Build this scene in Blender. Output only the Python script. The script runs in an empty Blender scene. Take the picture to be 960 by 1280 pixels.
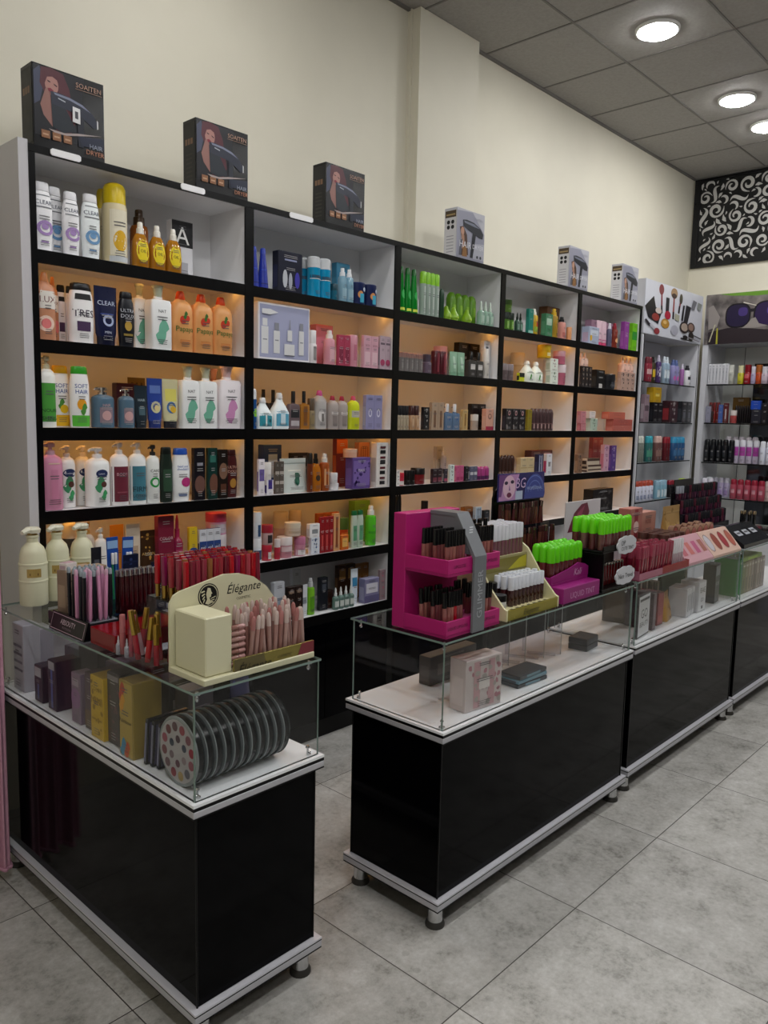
import bpy, math, random, zlib
from mathutils import Vector, Matrix
random.seed(7)
PI = math.pi
scene = bpy.context.scene
COL = scene.collection

# ------------------------------------------------------------------ camera
CP = Vector((-0.83496, -2.65887, 1.53242))
YAW, PITCH, ROLL, FPX = 0.82195, -0.11861, 0.021737, 983.99
_f = Vector((math.sin(YAW)*math.cos(PITCH), math.cos(YAW)*math.cos(PITCH), math.sin(PITCH)))
_r0 = Vector((math.cos(YAW), -math.sin(YAW), 0)); _u0 = _r0.cross(_f)
CR = _r0*math.cos(ROLL) + _u0*math.sin(ROLL); CU = -_r0*math.sin(ROLL) + _u0*math.cos(ROLL); CF = _f
cam = bpy.data.cameras.new('camera'); camo = bpy.data.objects.new('camera', cam); COL.objects.link(camo)
rm = Matrix((CR, CU, -CF)).transposed()
camo.matrix_world = Matrix.Translation(CP) @ rm.to_4x4()
cam.sensor_fit = 'HORIZONTAL'; cam.sensor_width = 36; cam.lens = 36*FPX/960; cam.clip_start = .05; cam.clip_end = 60
scene.camera = camo
# survey helpers: where a sight line meets a plane of the shop
def at(u, v, ax, val):
    d = CF + CR*((u-480)/FPX) + CU*((640-v)/FPX)
    return CP + d*((val-CP[ax])/d[ax])
def x_at(u, y, z):
    n = CR - CF*((u-480)/FPX)
    return CP.x - ((y-CP.y)*n.y + (z-CP.z)*n.z)/n.x
def y_at(u, x, z):
    n = CR - CF*((u-480)/FPX)
    return CP.y - ((x-CP.x)*n.x + (z-CP.z)*n.z)/n.y
def z_at(v, x, y):
    n = CU - CF*((640-v)/FPX)
    return CP.z - ((x-CP.x)*n.x + (y-CP.y)*n.y)/n.z

# ------------------------------------------------------------------ view, world
vs = scene.view_settings
vs.view_transform = 'Standard'; vs.look = 'None'; vs.gamma = 1; vs.use_curve_mapping = False
vs.exposure = 0.0
scene.cycles.use_denoising = True
scene.cycles.max_bounces = 8; scene.cycles.transparent_max_bounces = 16
scene.cycles.caustics_reflective = False; scene.cycles.caustics_refractive = False
scene.cycles.sample_clamp_indirect = 3
w = bpy.data.worlds.new('world'); scene.world = w; w.use_nodes = True
w.node_tree.nodes['Background'].inputs[0].default_value = (.9, .95, 1, 1)
w.node_tree.nodes['Background'].inputs[1].default_value = .02
LAMP = 104.0        # emission of the downlight diffusers
STRIP = 6.2        # emission of the warm shelf strips

# ------------------------------------------------------------------ materials
def lin(h):
    h = h.lstrip('#'); c = [int(h[i:i+2], 16)/255 for i in (0, 2, 4)]
    return tuple(x/12.92 if x <= .04045 else ((x+.055)/1.055)**2.4 for x in c) + (1,)
_mats = {}
def M(h, rough=.38, metal=0.0, spec=.35, coat=0.0, vary=.06):
    key = (h, rough, metal, spec, coat)
    if key in _mats: return _mats[key]
    m = bpy.data.materials.new('m_' + h.lstrip('#')); m.use_nodes = True; nt = m.node_tree; b = nt.nodes['Principled BSDF']
    b.inputs['Base Color'].default_value = lin(h); b.inputs['Metallic'].default_value = metal
    b.inputs['Specular IOR Level'].default_value = spec; b.inputs['Coat Weight'].default_value = coat
    tc = nt.nodes.new('ShaderNodeTexCoord'); nz = nt.nodes.new('ShaderNodeTexNoise'); nz.inputs['Scale'].default_value = 35
    mr = nt.nodes.new('ShaderNodeMapRange'); mr.inputs['To Min'].default_value = rough*(1-vary*3); mr.inputs['To Max'].default_value = rough*(1+vary*3)
    nt.links.new(tc.outputs['Object'], nz.inputs['Vector']); nt.links.new(nz.outputs['Fac'], mr.inputs['Value']); nt.links.new(mr.outputs['Result'], b.inputs['Roughness'])
    m.diffuse_color = lin(h); _mats[key] = m
    return m
def emis(name, col, s):
    m = bpy.data.materials.new(name); m.use_nodes = True; nt = m.node_tree; nt.nodes.clear()
    e = nt.nodes.new('ShaderNodeEmission'); o = nt.nodes.new('ShaderNodeOutputMaterial')
    e.inputs[0].default_value = col; e.inputs[1].default_value = s; nt.links.new(e.outputs[0], o.inputs[0]); return m
def glass(name, tint=(.982, .988, .987, 1), ior=1.5, gl=.42, base=0.0):
    m = bpy.data.materials.new(name); m.use_nodes = True; nt = m.node_tree; nt.nodes.clear()
    t = nt.nodes.new('ShaderNodeBsdfTransparent'); t.inputs[0].default_value = tint
    g = nt.nodes.new('ShaderNodeBsdfGlossy'); g.inputs['Roughness'].default_value = .02; g.inputs[0].default_value = (1, 1, 1, 1)
    lw = nt.nodes.new('ShaderNodeLayerWeight'); lw.inputs['Blend'].default_value = .5
    pw = nt.nodes.new('ShaderNodeMath'); pw.operation = 'POWER'; pw.inputs[1].default_value = 5
    sc = nt.nodes.new('ShaderNodeMath'); sc.operation = 'MULTIPLY_ADD'; f0 = ((ior-1)/(ior+1))**2*gl; sc.inputs[1].default_value = .9*gl; sc.inputs[2].default_value = f0+base; sc.use_clamp = True
    mx = nt.nodes.new('ShaderNodeMixShader'); o = nt.nodes.new('ShaderNodeOutputMaterial')
    nt.links.new(lw.outputs['Facing'], pw.inputs[0]); nt.links.new(pw.outputs[0], sc.inputs[0]); nt.links.new(sc.outputs[0], mx.inputs[0]); nt.links.new(t.outputs[0], mx.inputs[1]); nt.links.new(g.outputs[0], mx.inputs[2]); nt.links.new(mx.outputs[0], o.inputs[0])
    return m
GLASS = glass('clear_glass'); GEDGE = M('#7d918a', .15); ACRYL = glass('clear_acrylic', (.88, .88, .9, 1), 1.45)
TINTED = glass('smoked_plastic', (.45, .43, .42, 1), 1.5)
CHROME = M('#c9cacc', .2, 1.0); ALU = M('#bfbfc6', .38, .25); WHITE = M('#e9e9ea', .4); LAM = M('#dedee2', .42)
BLACK = M('#050506', .32, 0, .2); GLOSSB = M('#040406', .07, 0, .06)

# ------------------------------------------------------------------ mesh helpers
class MB:
    def __init__(s): s.v = []; s.f = []; s.mi = []; s.sm = []; s.mats = []
    def _m(s, m):
        if m not in s.mats: s.mats.append(m)
        return s.mats.index(m)
    def add(s, vs_, fs, m, smooth=False):
        o = len(s.v); s.v += [tuple(p) for p in vs_]; i = s._m(m)
        for f in fs: s.f.append([o+k for k in f]); s.mi.append(i); s.sm.append(smooth)
    def box(s, a, b, m, bev=0.0):
        x0, y0, z0 = a; x1, y1, z1 = b
        if bev <= 0:
            s.add([(x0,y0,z0),(x1,y0,z0),(x1,y1,z0),(x0,y1,z0),(x0,y0,z1),(x1,y0,z1),(x1,y1,z1),(x0,y1,z1)],
                  [(3,2,1,0),(4,5,6,7),(0,1,5,4),(1,2,6,5),(2,3,7,6),(3,0,4,7)], m)
            return
        e = bev
        def ring(z, i): return [(x0+i,y0+e+0,z),(x0+e,y0+i,z),(x1-e,y0+i,z),(x1-i,y0+e,z),(x1-i,y1-e,z),(x1-e,y1-i,z),(x0+e,y1-i,z),(x0+i,y1-e,z)]
        R = [ring(z0, e), ring(z0+e, 0), ring(z1-e, 0), ring(z1, e)]
        R[0] = [(min(max(p[0], x0+e), x1-e), min(max(p[1], y0+e), y1-e), z0) for p in R[0]]
        R[3] = [(min(max(p[0], x0+e), x1-e), min(max(p[1], y0+e), y1-e), z1) for p in R[3]]
        vv = [p for r in R for p in r]; ff = [tuple(range(7,-1,-1)), tuple(range(24,32))]
        for k in range(3):
            for i in range(8): j = (i+1) % 8; ff.append((k*8+i, k*8+j, k*8+8+j, k*8+8+i))
        s.add(vv, ff, m)
    def loft(s, rings, m, seg=20, cap0=True, cap1=True, smooth=True, axis=None):
        """rings: (z, rx, ry, n[, cx, cy]) superellipses stacked along z"""
        vv = []; ff = []
        for r in rings:
            z, rx, ry, n = r[:4]; cx, cy = (r[4], r[5]) if len(r) > 4 else (0, 0)
            for i in range(seg):
                a = 2*PI*(i+.5)/seg; c, q = math.cos(a), math.sin(a)
                vv.append((cx+rx*math.copysign(abs(c)**(2/n), c), cy+ry*math.copysign(abs(q)**(2/n), q), z))
        for k in range(len(rings)-1):
            for i in range(seg): j = (i+1) % seg; ff.append((k*seg+i, k*seg+j, k*seg+seg+j, k*seg+seg+i))
        if cap0: ff.append(tuple(range(seg-1, -1, -1)))
        if cap1: ff.append(tuple(range((len(rings)-1)*seg, len(rings)*seg)))
        if axis: vv = [axis @ Vector(p) for p in vv]
        s.add(vv, ff, m, smooth)
    def cyl(s, p0, p1, r0, r1, m, seg=12, smooth=True):
        p0 = Vector(p0); p1 = Vector(p1); d = p1-p0; q = d.to_track_quat('Z', 'Y').to_matrix().to_4x4()
        s.loft([(0, r0, r0, 2), (d.length, r1, r1, 2)], m, seg, smooth=smooth, axis=Matrix.Translation(p0) @ q)
    def tube(s, pts, r, m, seg=8):
        pts = [Vector(p) for p in pts]; rr = r if isinstance(r, (list, tuple)) else [r]*len(pts)
        vv = []; ff = []; n = len(pts); up = Vector((.13, .27, .95))
        for i, p in enumerate(pts):
            t = (pts[min(i+1, n-1)] - pts[max(i-1, 0)]).normalized(); a = t.cross(up).normalized(); b = t.cross(a)
            for k in range(seg): an = 2*PI*k/seg; vv.append(p + a*rr[i]*math.cos(an) + b*rr[i]*math.sin(an))
        for i in range(n-1):
            for k in range(seg): j = (k+1) % seg; ff.append((i*seg+k, i*seg+j, i*seg+seg+j, i*seg+seg+k))
        ff += [tuple(range(seg-1, -1, -1)), tuple(range((n-1)*seg, n*seg))]
        s.add(vv, ff, m, True)
    def prism(s, poly, a, b, m, plane='xz'):
        """extrude a 2-D outline between a and b along the third axis"""
        n = len(poly)
        def P(p, t): return {'xz': (p[0], t, p[1]), 'xy': (p[0], p[1], t), 'yz': (t, p[0], p[1])}[plane]
        vv = [P(p, a) for p in poly] + [P(p, b) for p in poly]
        ff = [tuple(range(n-1, -1, -1)), tuple(range(n, 2*n))] + [(i, (i+1) % n, n+(i+1) % n, n+i) for i in range(n)]
        s.add(vv, ff, m)
    def mesh(s, name, sharp=38):
        me = bpy.data.meshes.new(name); me.from_pydata(s.v, [], s.f)
        for m in s.mats: me.materials.append(m)
        me.polygons.foreach_set('material_index', s.mi); me.polygons.foreach_set('use_smooth', s.sm)
        me.validate(); me.update()
        if any(s.sm): me.set_sharp_from_angle(angle=math.radians(sharp))
        return me
    def build(s, name, parent=None, loc=(0,0,0), rz=0.0, **k):
        o = bpy.data.objects.new(name, s.mesh(name)); COL.objects.link(o); o.location = loc; o.rotation_euler = (0, 0, rz)
        if parent is not None: o.parent = parent
        for a, b in k.items(): o[a] = b
        return o
def inst(name, me, parent=None, loc=(0,0,0), rot=(0,0,0), **k):
    o = bpy.data.objects.new(name, me); COL.objects.link(o); o.location = loc; o.rotation_euler = rot
    if parent is not None: o.parent = parent
    for a, b in k.items(): o[a] = b
    return o
def empty(name, loc, label=None, cat=None, group=None, rot=(0,0,0)):
    o = bpy.data.objects.new(name, None); COL.objects.link(o); o.location = loc; o.rotation_euler = rot; o.empty_display_size = .05
    tag(o, label, cat, group); return o
def tag(o, label=None, cat=None, group=None):
    if label: o['label'] = label
    if cat: o['category'] = cat
    if group: o['group'] = group
    return o
_txt = {}
def text2d(s, shear=0.0):
    """outline lettering as (points, faces), height of a capital = 1, centred"""
    if (s, shear) in _txt: return _txt[(s, shear)]
    cu = bpy.data.curves.new('t', 'FONT'); cu.body = s; cu.align_x = 'CENTER'; cu.shear = shear; cu.resolution_u = 2; cu.size = 1.0
    ob = bpy.data.objects.new('t', cu); me = ob.to_mesh()
    vv = [(p.co.x/.73, p.co.y/.73) for p in me.vertices]; ff = [tuple(p.vertices) for p in me.polygons]
    ob.to_mesh_clear(); bpy.data.objects.remove(ob); bpy.data.curves.remove(cu)
    _txt[(s, shear)] = (vv, ff); return vv, ff
def lettering(mb, s, o, ex, ez, size, m, shear=0.0, maxw=None):
    """flat lettering at o, running along ex, upright along ez"""
    vv, ff = text2d(s, shear); ex = Vector(ex).normalized(); ez = Vector(ez).normalized(); o = Vector(o)
    if maxw and vv:
        wd = max(p[0] for p in vv)-min(p[0] for p in vv)
        if wd*size > maxw: size = maxw/wd
    mb.add([o+ex*(p[0]*size)+ez*((p[1]-.5)*size) for p in vv], ff, m)
def disc(mb, o, ex, ez, rx, rz, m, seg=20, rin=0.0):
    ex = Vector(ex).normalized(); ez = Vector(ez).normalized(); o = Vector(o)
    c = [o+ex*rx*math.cos(2*PI*i/seg)+ez*rz*math.sin(2*PI*i/seg) for i in range(seg)]
    if rin <= 0: mb.add(c, [tuple(range(seg))], m)
    else:
        d = [o+(p-o)*rin for p in c]; mb.add(c+d, [(i, (i+1) % seg, seg+(i+1) % seg, seg+i) for i in range(seg)], m)
def poly(mb, o, ex, ez, pts, m):
    ex = Vector(ex); ez = Vector(ez); o = Vector(o)
    mb.add([o+ex*p[0]+ez*p[1] for p in pts], [tuple(range(len(pts)))], m)
ORD = ['first','second','third','fourth','fifth','sixth','seventh','eighth','ninth','tenth','eleventh','twelfth','thirteenth','fourteenth','fifteenth','sixteenth','seventeenth','eighteenth','nineteenth','twentieth']
REG = []     # (object, look, place, sort key): labelled at the end
def reg(o, look, place, key): REG.append((o, look, place, key))
# ================================================================== the room
XE, XW, YB, YF, ZC = 6.33, -2.2, .33, -5.4, 3.69
def noise_mat(name, c0, c1, scale, rough, detail=4, bump=0.0, c2=None):
    m = bpy.data.materials.new(name); m.use_nodes = True; nt = m.node_tree; b = nt.nodes['Principled BSDF']
    tc = nt.nodes.new('ShaderNodeTexCoord'); nz = nt.nodes.new('ShaderNodeTexNoise'); nz.inputs['Scale'].default_value = scale; nz.inputs['Detail'].default_value = detail
    cr = nt.nodes.new('ShaderNodeValToRGB'); cr.color_ramp.elements[0].position = .3; cr.color_ramp.elements[1].position = .7
    cr.color_ramp.elements[0].color = lin(c0); cr.color_ramp.elements[1].color = lin(c1)
    nt.links.new(tc.outputs['Object'], nz.inputs['Vector']); nt.links.new(nz.outputs['Fac'], cr.inputs['Fac']); nt.links.new(cr.outputs['Color'], b.inputs['Base Color'])
    b.inputs['Roughness'].default_value = rough
    if bump:
        bp = nt.nodes.new('ShaderNodeBump'); bp.inputs['Strength'].default_value = bump; bp.inputs['Distance'].default_value = .01
        nt.links.new(nz.outputs['Fac'], bp.inputs['Height']); nt.links.new(bp.outputs['Normal'], b.inputs['Normal'])
    return m
WALL = noise_mat('wall_paint', '#d5d0bf', '#dbd6c5', 3, .6, 5, .03)
def floor_mat():
    m = bpy.data.materials.new('stone_tile'); m.use_nodes = True; nt = m.node_tree; N = nt.nodes; L = nt.links; b = N['Principled BSDF']
    tc = N.new('ShaderNodeTexCoord'); sx = N.new('ShaderNodeSeparateXYZ'); L.new(tc.outputs['Object'], sx.inputs[0])
    def math_(op, a, bb=None):
        n = N.new('ShaderNodeMath'); n.operation = op
        for i, q in enumerate((a, bb)):
            if q is None: continue
            if isinstance(q, (int, float)): n.inputs[i].default_value = q
            else: L.new(q, n.inputs[i])
        return n.outputs[0]
    tx = math_('DIVIDE', math_('SUBTRACT', sx.outputs[0], .108), .6); ty = math_('DIVIDE', math_('SUBTRACT', sx.outputs[1], -.334), .6)
    fx, fy = math_('FLOOR', tx), math_('FLOOR', ty); rx, ry = math_('SUBTRACT', tx, fx), math_('SUBTRACT', ty, fy)
    def edge(r): return math_('MINIMUM', r, math_('SUBTRACT', 1.0, r))
    e = math_('MINIMUM', edge(rx), edge(ry)); joint = math_('LESS_THAN', e, .0028)
    cb = N.new('ShaderNodeCombineXYZ'); L.new(fx, cb.inputs[0]); L.new(fy, cb.inputs[1])
    wn = N.new('ShaderNodeTexWhiteNoise'); wn.noise_dimensions = '2D'; L.new(cb.outputs[0], wn.inputs['Vector'])
    off = N.new('ShaderNodeVectorMath'); off.operation = 'MULTIPLY_ADD'; L.new(wn.outputs['Color'], off.inputs[0]); off.inputs[1].default_value = (9, 9, 9); L.new(tc.outputs['Object'], off.inputs[2])
    n1 = N.new('ShaderNodeTexNoise'); n1.inputs['Scale'].default_value = 8; n1.inputs['Detail'].default_value = 9; n1.inputs['Roughness'].default_value = .68; L.new(off.outputs[0], n1.inputs['Vector'])
    n2 = N.new('ShaderNodeTexNoise'); n2.inputs['Scale'].default_value = 60; n2.inputs['Detail'].default_value = 6; n2.inputs['Roughness'].default_value = .7; L.new(off.outputs[0], n2.inputs['Vector'])
    vo = N.new('ShaderNodeTexVoronoi'); vo.inputs['Scale'].default_value = 11; L.new(off.outputs[0], vo.inputs['Vector'])
    cr = N.new('ShaderNodeValToRGB'); es = cr.color_ramp.elements
    es[0].position = .34; es[0].color = lin('#85837d'); es[1].position = .66; es[1].color = lin('#d2d1ce')
    k = es.new(.46); k.color = lin('#b2b0ab'); k = es.new(.56); k.color = lin('#c3c1bd')
    v = math_('ADD', math_('MULTIPLY', n1.outputs['Fac'], .6), math_('MULTIPLY', n2.outputs['Fac'], .4)); L.new(v, cr.inputs['Fac'])
    sp = math_('LESS_THAN', vo.outputs['Distance'], .13)
    mx = N.new('ShaderNodeMix'); mx.data_type = 'RGBA'; L.new(math_('MULTIPLY', sp, .22), mx.inputs['Factor']); L.new(cr.outputs[0], mx.inputs['A']); mx.inputs['B'].default_value = lin('#75726c')
    hs = N.new('ShaderNodeHueSaturation'); L.new(math_('ADD', .86, math_('MULTIPLY', wn.outputs['Value'], .26)), hs.inputs['Value']); L.new(mx.outputs['Result'], hs.inputs['Color'])
    m2 = N.new('ShaderNodeMix'); m2.data_type = 'RGBA'; L.new(joint, m2.inputs['Factor']); L.new(hs.outputs[0], m2.inputs['A']); m2.inputs['B'].default_value = lin('#3f3b36'); L.new(m2.outputs['Result'], b.inputs['Base Color'])
    mr = N.new('ShaderNodeMapRange'); mr.inputs['To Min'].default_value = .28; mr.inputs['To Max'].default_value = .5; L.new(n2.outputs['Fac'], mr.inputs['Value']); L.new(mr.outputs['Result'], b.inputs['Roughness'])
    bp = N.new('ShaderNodeBump'); bp.inputs['Strength'].default_value = .25; bp.inputs['Distance'].default_value = .004
    L.new(math_('SUBTRACT', n2.outputs['Fac'], math_('MULTIPLY', joint, .8)), bp.inputs['Height']); L.new(bp.outputs['Normal'], b.inputs['Normal'])
    return m
def struct(name, mb): return mb.build(name, kind='structure')
b = MB(); b.box((XW, YF, -.1), (XE, YB, 0), floor_mat()); struct('floor', b)
b = MB(); b.box((XW-.1, YB, -.1), (XE+.1, YB+.1, ZC+.1), WALL); struct('wall_back', b)
b = MB(); b.box((XE, YF, -.1), (XE+.1, YB, ZC+.1), WALL); struct('wall_right', b)
b = MB(); b.box((XW-.1, YF, -.1), (XW, YB, ZC+.1), WALL); struct('wall_left', b)
b = MB(); b.box((XW-.1, YF-.1, -.1), (XE+.1, YF, ZC+.1), noise_mat('street_wall', '#2e2d2c', '#353331', 3, .6)); struct('wall_front', b)
b = MB(); b.box((2.50, .255, 0), (3.02, YB, ZC-.002), WALL)
b.box((2.485, .305, 0), (2.50, YB, ZC-.002), WALL); struct('wall_pillar', b)
# suspended ceiling: mineral-fibre tiles in a narrow T-bar grid
CT = noise_mat('ceiling_tile', '#94918d', '#9e9b97', 60, .8, 3, .1); TB = M('#6f6c69', .5)
T0, TS = 3.17, .632
b = MB(); b.box((XW, YF, ZC), (XE, YB, ZC+.1), CT); struct('ceiling', b)
b = MB(); x = T0
while x-TS > XW: x -= TS
while x < XE: b.box((x-.006, YF, ZC-.004), (x+.006, YB, ZC), TB); x += TS
y = -.263
while y > YF: b.box((XW, y-.006, ZC-.004), (XE, y+.006, ZC), TB); y -= TS
b.box((XW, YB-.018, ZC-.012), (XE, YB, ZC), TB); b.box((XE-.018, YF, ZC-.012), (XE, YB, ZC), TB)
struct('trim_1', b)
# downlights
DL = emis('downlight_diffuser', (1, .995, .985, 1), LAMP)
def downlight(x, y, lab):
    r = empty('ceiling_light', (x, y, ZC), lab, 'ceiling light', 'round downlights in the ceiling tiles')
    f = MB(); f.loft([(-.012, .118, .118, 2), (-.016, .108, .108, 2), (-.010, .098, .098, 2)], M('#e8e8e6', .4), 32, False, False); f.loft([(0, .12, .12, 2), (-.012, .118, .118, 2)], M('#e8e8e6', .4), 32, False, False); f.build('trim_ring', r)
    d = MB(); d.loft([(-.004, .1, .1, 2), (-.018, .098, .098, 2), (-.026, .085, .085, 2), (-.03, .05, .05, 2), (-.031, .01, .01, 2)], DL, 32, True, True); d.build('diffuser', r)
downlight(3.533, -.575, 'glowing round ceiling downlight, largest and leftmost of the three in view')
downlight(4.762, -.575, 'glowing round ceiling downlight, middle of the three in view')
downlight(5.385, -.575, 'glowing round ceiling downlight, smallest one near the ornate black panel')
for (x, y) in ((.97, -.575), (-.9, -1.84), (-.3, -2.47), (-.9, -3.1), (.97, -1.84), (2.2, -1.84), (3.53, -1.84), (4.76, -1.84), (.34, -3.1), (2.2, -3.1), (3.53, -3.1), (4.76, -3.1), (-.9, -4.4)): downlight(x, y, 'assumed round ceiling downlight outside the frame of the photo')  # lamps out of view, several added to brighten the left wall and floor

# ================================================================== wall shelving
BX = [.307, 1.189, 2.086, 2.983, 3.853, 4.753]
ZT = 2.384; ZR = [2.058, 1.768, 1.475, 1.190, .901, .613]; SD = .25
BAYN = ['leftmost', 'second', 'middle', 'fourth', 'fifth']; ROWN = ['top', 'second', 'third', 'fourth', 'fifth', 'lowest']
LEDM = emis('warm_led', (1, .44, .075, 1), STRIP)
ISL = M('#e4e4e6', .4)
def shelf_bay(i):
    x0, x1 = BX[i], BX[i+1]; w = x1-x0
    lab = ['white shelving bay with black edges, leftmost, holding large shampoo bottles', 'white shelving bay with black edges, second from left, lavender gift set inside',
           'white shelving bay with black edges, middle of five, green bottles on top shelf', 'white shelving bay with black edges, fourth from left, olive jars on top shelf',
           'white shelving bay with black edges, fifth from left, beside the brush poster'][i]
    r = empty('shelf_unit', (x0, 0, 0), lab, 'shelf', 'black edged wall shelving bays')
    t = .018
    for s, xx in ((0, .0), (1, w-t)):
        b = MB(); b.box((xx+.0005, .004, .0), (xx+t-.0005, SD, ZT-.02), ISL); p = b.build('side_panel', r)
        b = MB(); b.box((0 if not s else w-.021, -.004, .0), (.021 if not s else w, .004, ZT-.02), BLACK); b.build('edge_strip', p)
    b = MB(); b.box((t, SD-.006, .1), (w-t, SD, ZT-.02), ISL); b.build('back_panel', r)
    b = MB(); b.box((.0005, .004, ZT-.02), (w-.0005, SD, ZT), ISL); p = b.build('top_board', r)
    b = MB(); b.box((0, -.006, ZT-.022), (w, .004, ZT+.001), BLACK); b.build('edge_strip', p)
    for k, z in enumerate(ZR):
        b = MB(); b.box((t, .004, z-.02), (w-t, SD-.006, z), ISL); p = b.build('shelf_board', r)
        b = MB(); b.box((.021, -.003, z-.043), (w-.021, .004, z+.001), BLACK); b.build('edge_strip', p)
        if k < 4:
            b = MB(); b.box((t+.004, .06, z-.027), (w-t-.004, .072, z-.0201), LEDM); b.build('led_strip', p)
    for s in (0, 1):
        b = MB(); b.box((.024+s*(w/2-.022), -.002, .1), (w/2-.002+s*(w/2-.022), .014, ZR[5]-.046), GLOSSB, .001); b.build('cabinet_door', r)
    b = MB(); b.box((t, .03, 0), (w-t, .05, .098), BLACK); b.build('kick_board', r)
    if i == 0:
        b = MB(); b.box((-.032, -.002, 0), (-.0005, SD+.005, ZT+.012), M('#c9c8cc', .4)); b.build('end_panel', r)
    return r
for i in range(5): shelf_bay(i)

# ================================================================== glass display counters
LD, LB, LT = .631, .1, .897
def foot_mb(x, y):
    b = MB(); b.loft([(.018, .023, .023, 2), (LB-.0283, .023, .023, 2)], CHROME, 20, axis=Matrix.Translation((x, y, 0)))
    return b
def clip_mb(p, dx, dy):
    b = MB(); p = Vector(p)
    b.cyl(p, p+Vector((0, 0, .018)), .0035, .003, CHROME, 8)
    for q in (Vector((dx, 0, 0)), Vector((0, dy, 0))):
        b.cyl(p+Vector((0, 0, .004)), p+q+Vector((0, 0, .006)), .0025, .0025, CHROME, 8)
    b.loft([(-.005, .003, .003, 2), (0, .006, .006, 2), (.005, .003, .003, 2)], CHROME, 10, axis=Matrix.Translation(p+Vector((0, 0, .02))))
    return b
def counter(x0, y0, x1, y1, lab, open_side):
    """black lacquered base on chrome feet, white deck and a clear glass case"""
    r = empty('display_counter', (x0, y0, 0), lab, 'counter', 'black glass-topped display counters')
    w, d = x1-x0, y1-y0; i = .018
    b = MB(); b.box((.001, .001, LB-.028), (w-.001, d-.001, LB-.024), BLACK); b.box((0, 0, LB-.024), (w, d, LB-.006), ALU, .0015); b.box((.0005, .0005, LB-.006), (w-.0005, d-.0005, LB-.002), BLACK); b.box((.0, .0, LB-.002), (w, d, LB+.003), M('#dcdce4', .35, .2)); b.build('base_plate', r)
    b = MB(); b.box((i, i, LB+.003), (w-i, d-i, LD-.036), GLOSSB, .0015); c = b.build('cabinet', r)
    for px, py in ((i, i), (w-i, i), (i, d-i), (w-i, d-i)):
        b = MB(); b.box((px-.0022, py-.0022, LB+.0032), (px+.0022, py+.0022, LD-.0362), BLACK, .0008); b.build('corner_post', c)
    b = MB(); b.box((.0, .0, LD-.036), (w, d, LD-.033), BLACK); b.box((0, 0, LD-.033), (w, d, LD-.016), ALU, .0015); b.box((.0005, .0005, LD-.016), (w-.0005, d-.0005, LD-.007), BLACK); b.box((0, 0, LD-.007), (w, d, LD), M('#f2f4f8', .3)); b.build('deck', r)
    for px, py in ((.042, .042), (w-.042, .042), (.042, d-.042), (w-.042, d-.042)):
        f = foot_mb(px, py).build('leg', r)
        b = MB(); b.loft([(0, .030, .030, 2), (.008, .030, .030, 2), (.0178, .023, .023, 2)], M('#3a3835', .5), 18, axis=Matrix.Translation((px, py, 0))); b.build('foot_pad', f)
    g = .006; e = .012
    def pane(a, bb, thin, nm):
        m = MB(); (ax, ay, az), (bx, by, bz) = a, bb
        V = [(ax,ay,az),(bx,ay,az),(bx,by,az),(ax,by,az),(ax,ay,bz),(bx,ay,bz),(bx,by,bz),(ax,by,bz)]
        F = [(3,2,1,0),(4,5,6,7),(0,1,5,4),(1,2,6,5),(2,3,7,6),(3,0,4,7)]; ax_ = [2, 2, 1, 0, 1, 0]
        m.add(V, [f for f, q in zip(F, ax_) if q == thin], GLASS); m.add(V, [f for f, q in zip(F, ax_) if q != thin], GEDGE)
        return m.build(nm, r)
    if open_side != 'y0': pane((e, e, LD), (w-e, e+g, LT-g), 1, 'front_glass')
    if open_side != 'x0': pane((e, e+g, LD), (e+g, d-e-g, LT-g), 0, 'side_glass')
    if open_side != 'x1': pane((w-e-g, e+g, LD), (w-e, d-e-g, LT-g), 0, 'side_glass')
    if open_side != 'y1': pane((e, d-e-g, LD), (w-e, d-e, LT-g), 1, 'back_glass')
    pane((e-.004, e-.004, LT-g), (w-e+.004, d-e+.004, LT), 2, 'top_glass')
    for px, py, sx, sy in ((e+.02, e+.02, 1, 1), (w-e-.02, e+.02, -1, 1), (e+.02, d-e-.02, 1, -1), (w-e-.02, d-e-.02, -1, -1)):
        clip_mb((px, py, LD), -.011*sx, -.011*sy).build('glass_clip', r)
        c = clip_mb((0, 0, 0), -.011*sx, -.011*sy); c.v = [(v[0]+px, v[1]+py, LT-g-.0001-v[2]) for v in c.v]; c.f = [f[::-1] for f in c.f]; c.build('glass_clip', r)
    return r
counter(.139, -1.173, .549, -.012, 'black display counter nearest the camera, round palettes in its glass case', 'x1')
counter(.889, -1.309, 2.105, -.905, 'black display counter under the bright pink lip gloss stand', 'y1')
counter(2.150, -1.297, 3.352, -.893, 'black display counter behind the pink stand counter, palettes standing in its case', 'y1')
counter(3.372, -1.297, 4.574, -.893, 'black display counter farthest right, cut by the edge of the photo', 'y1')
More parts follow.
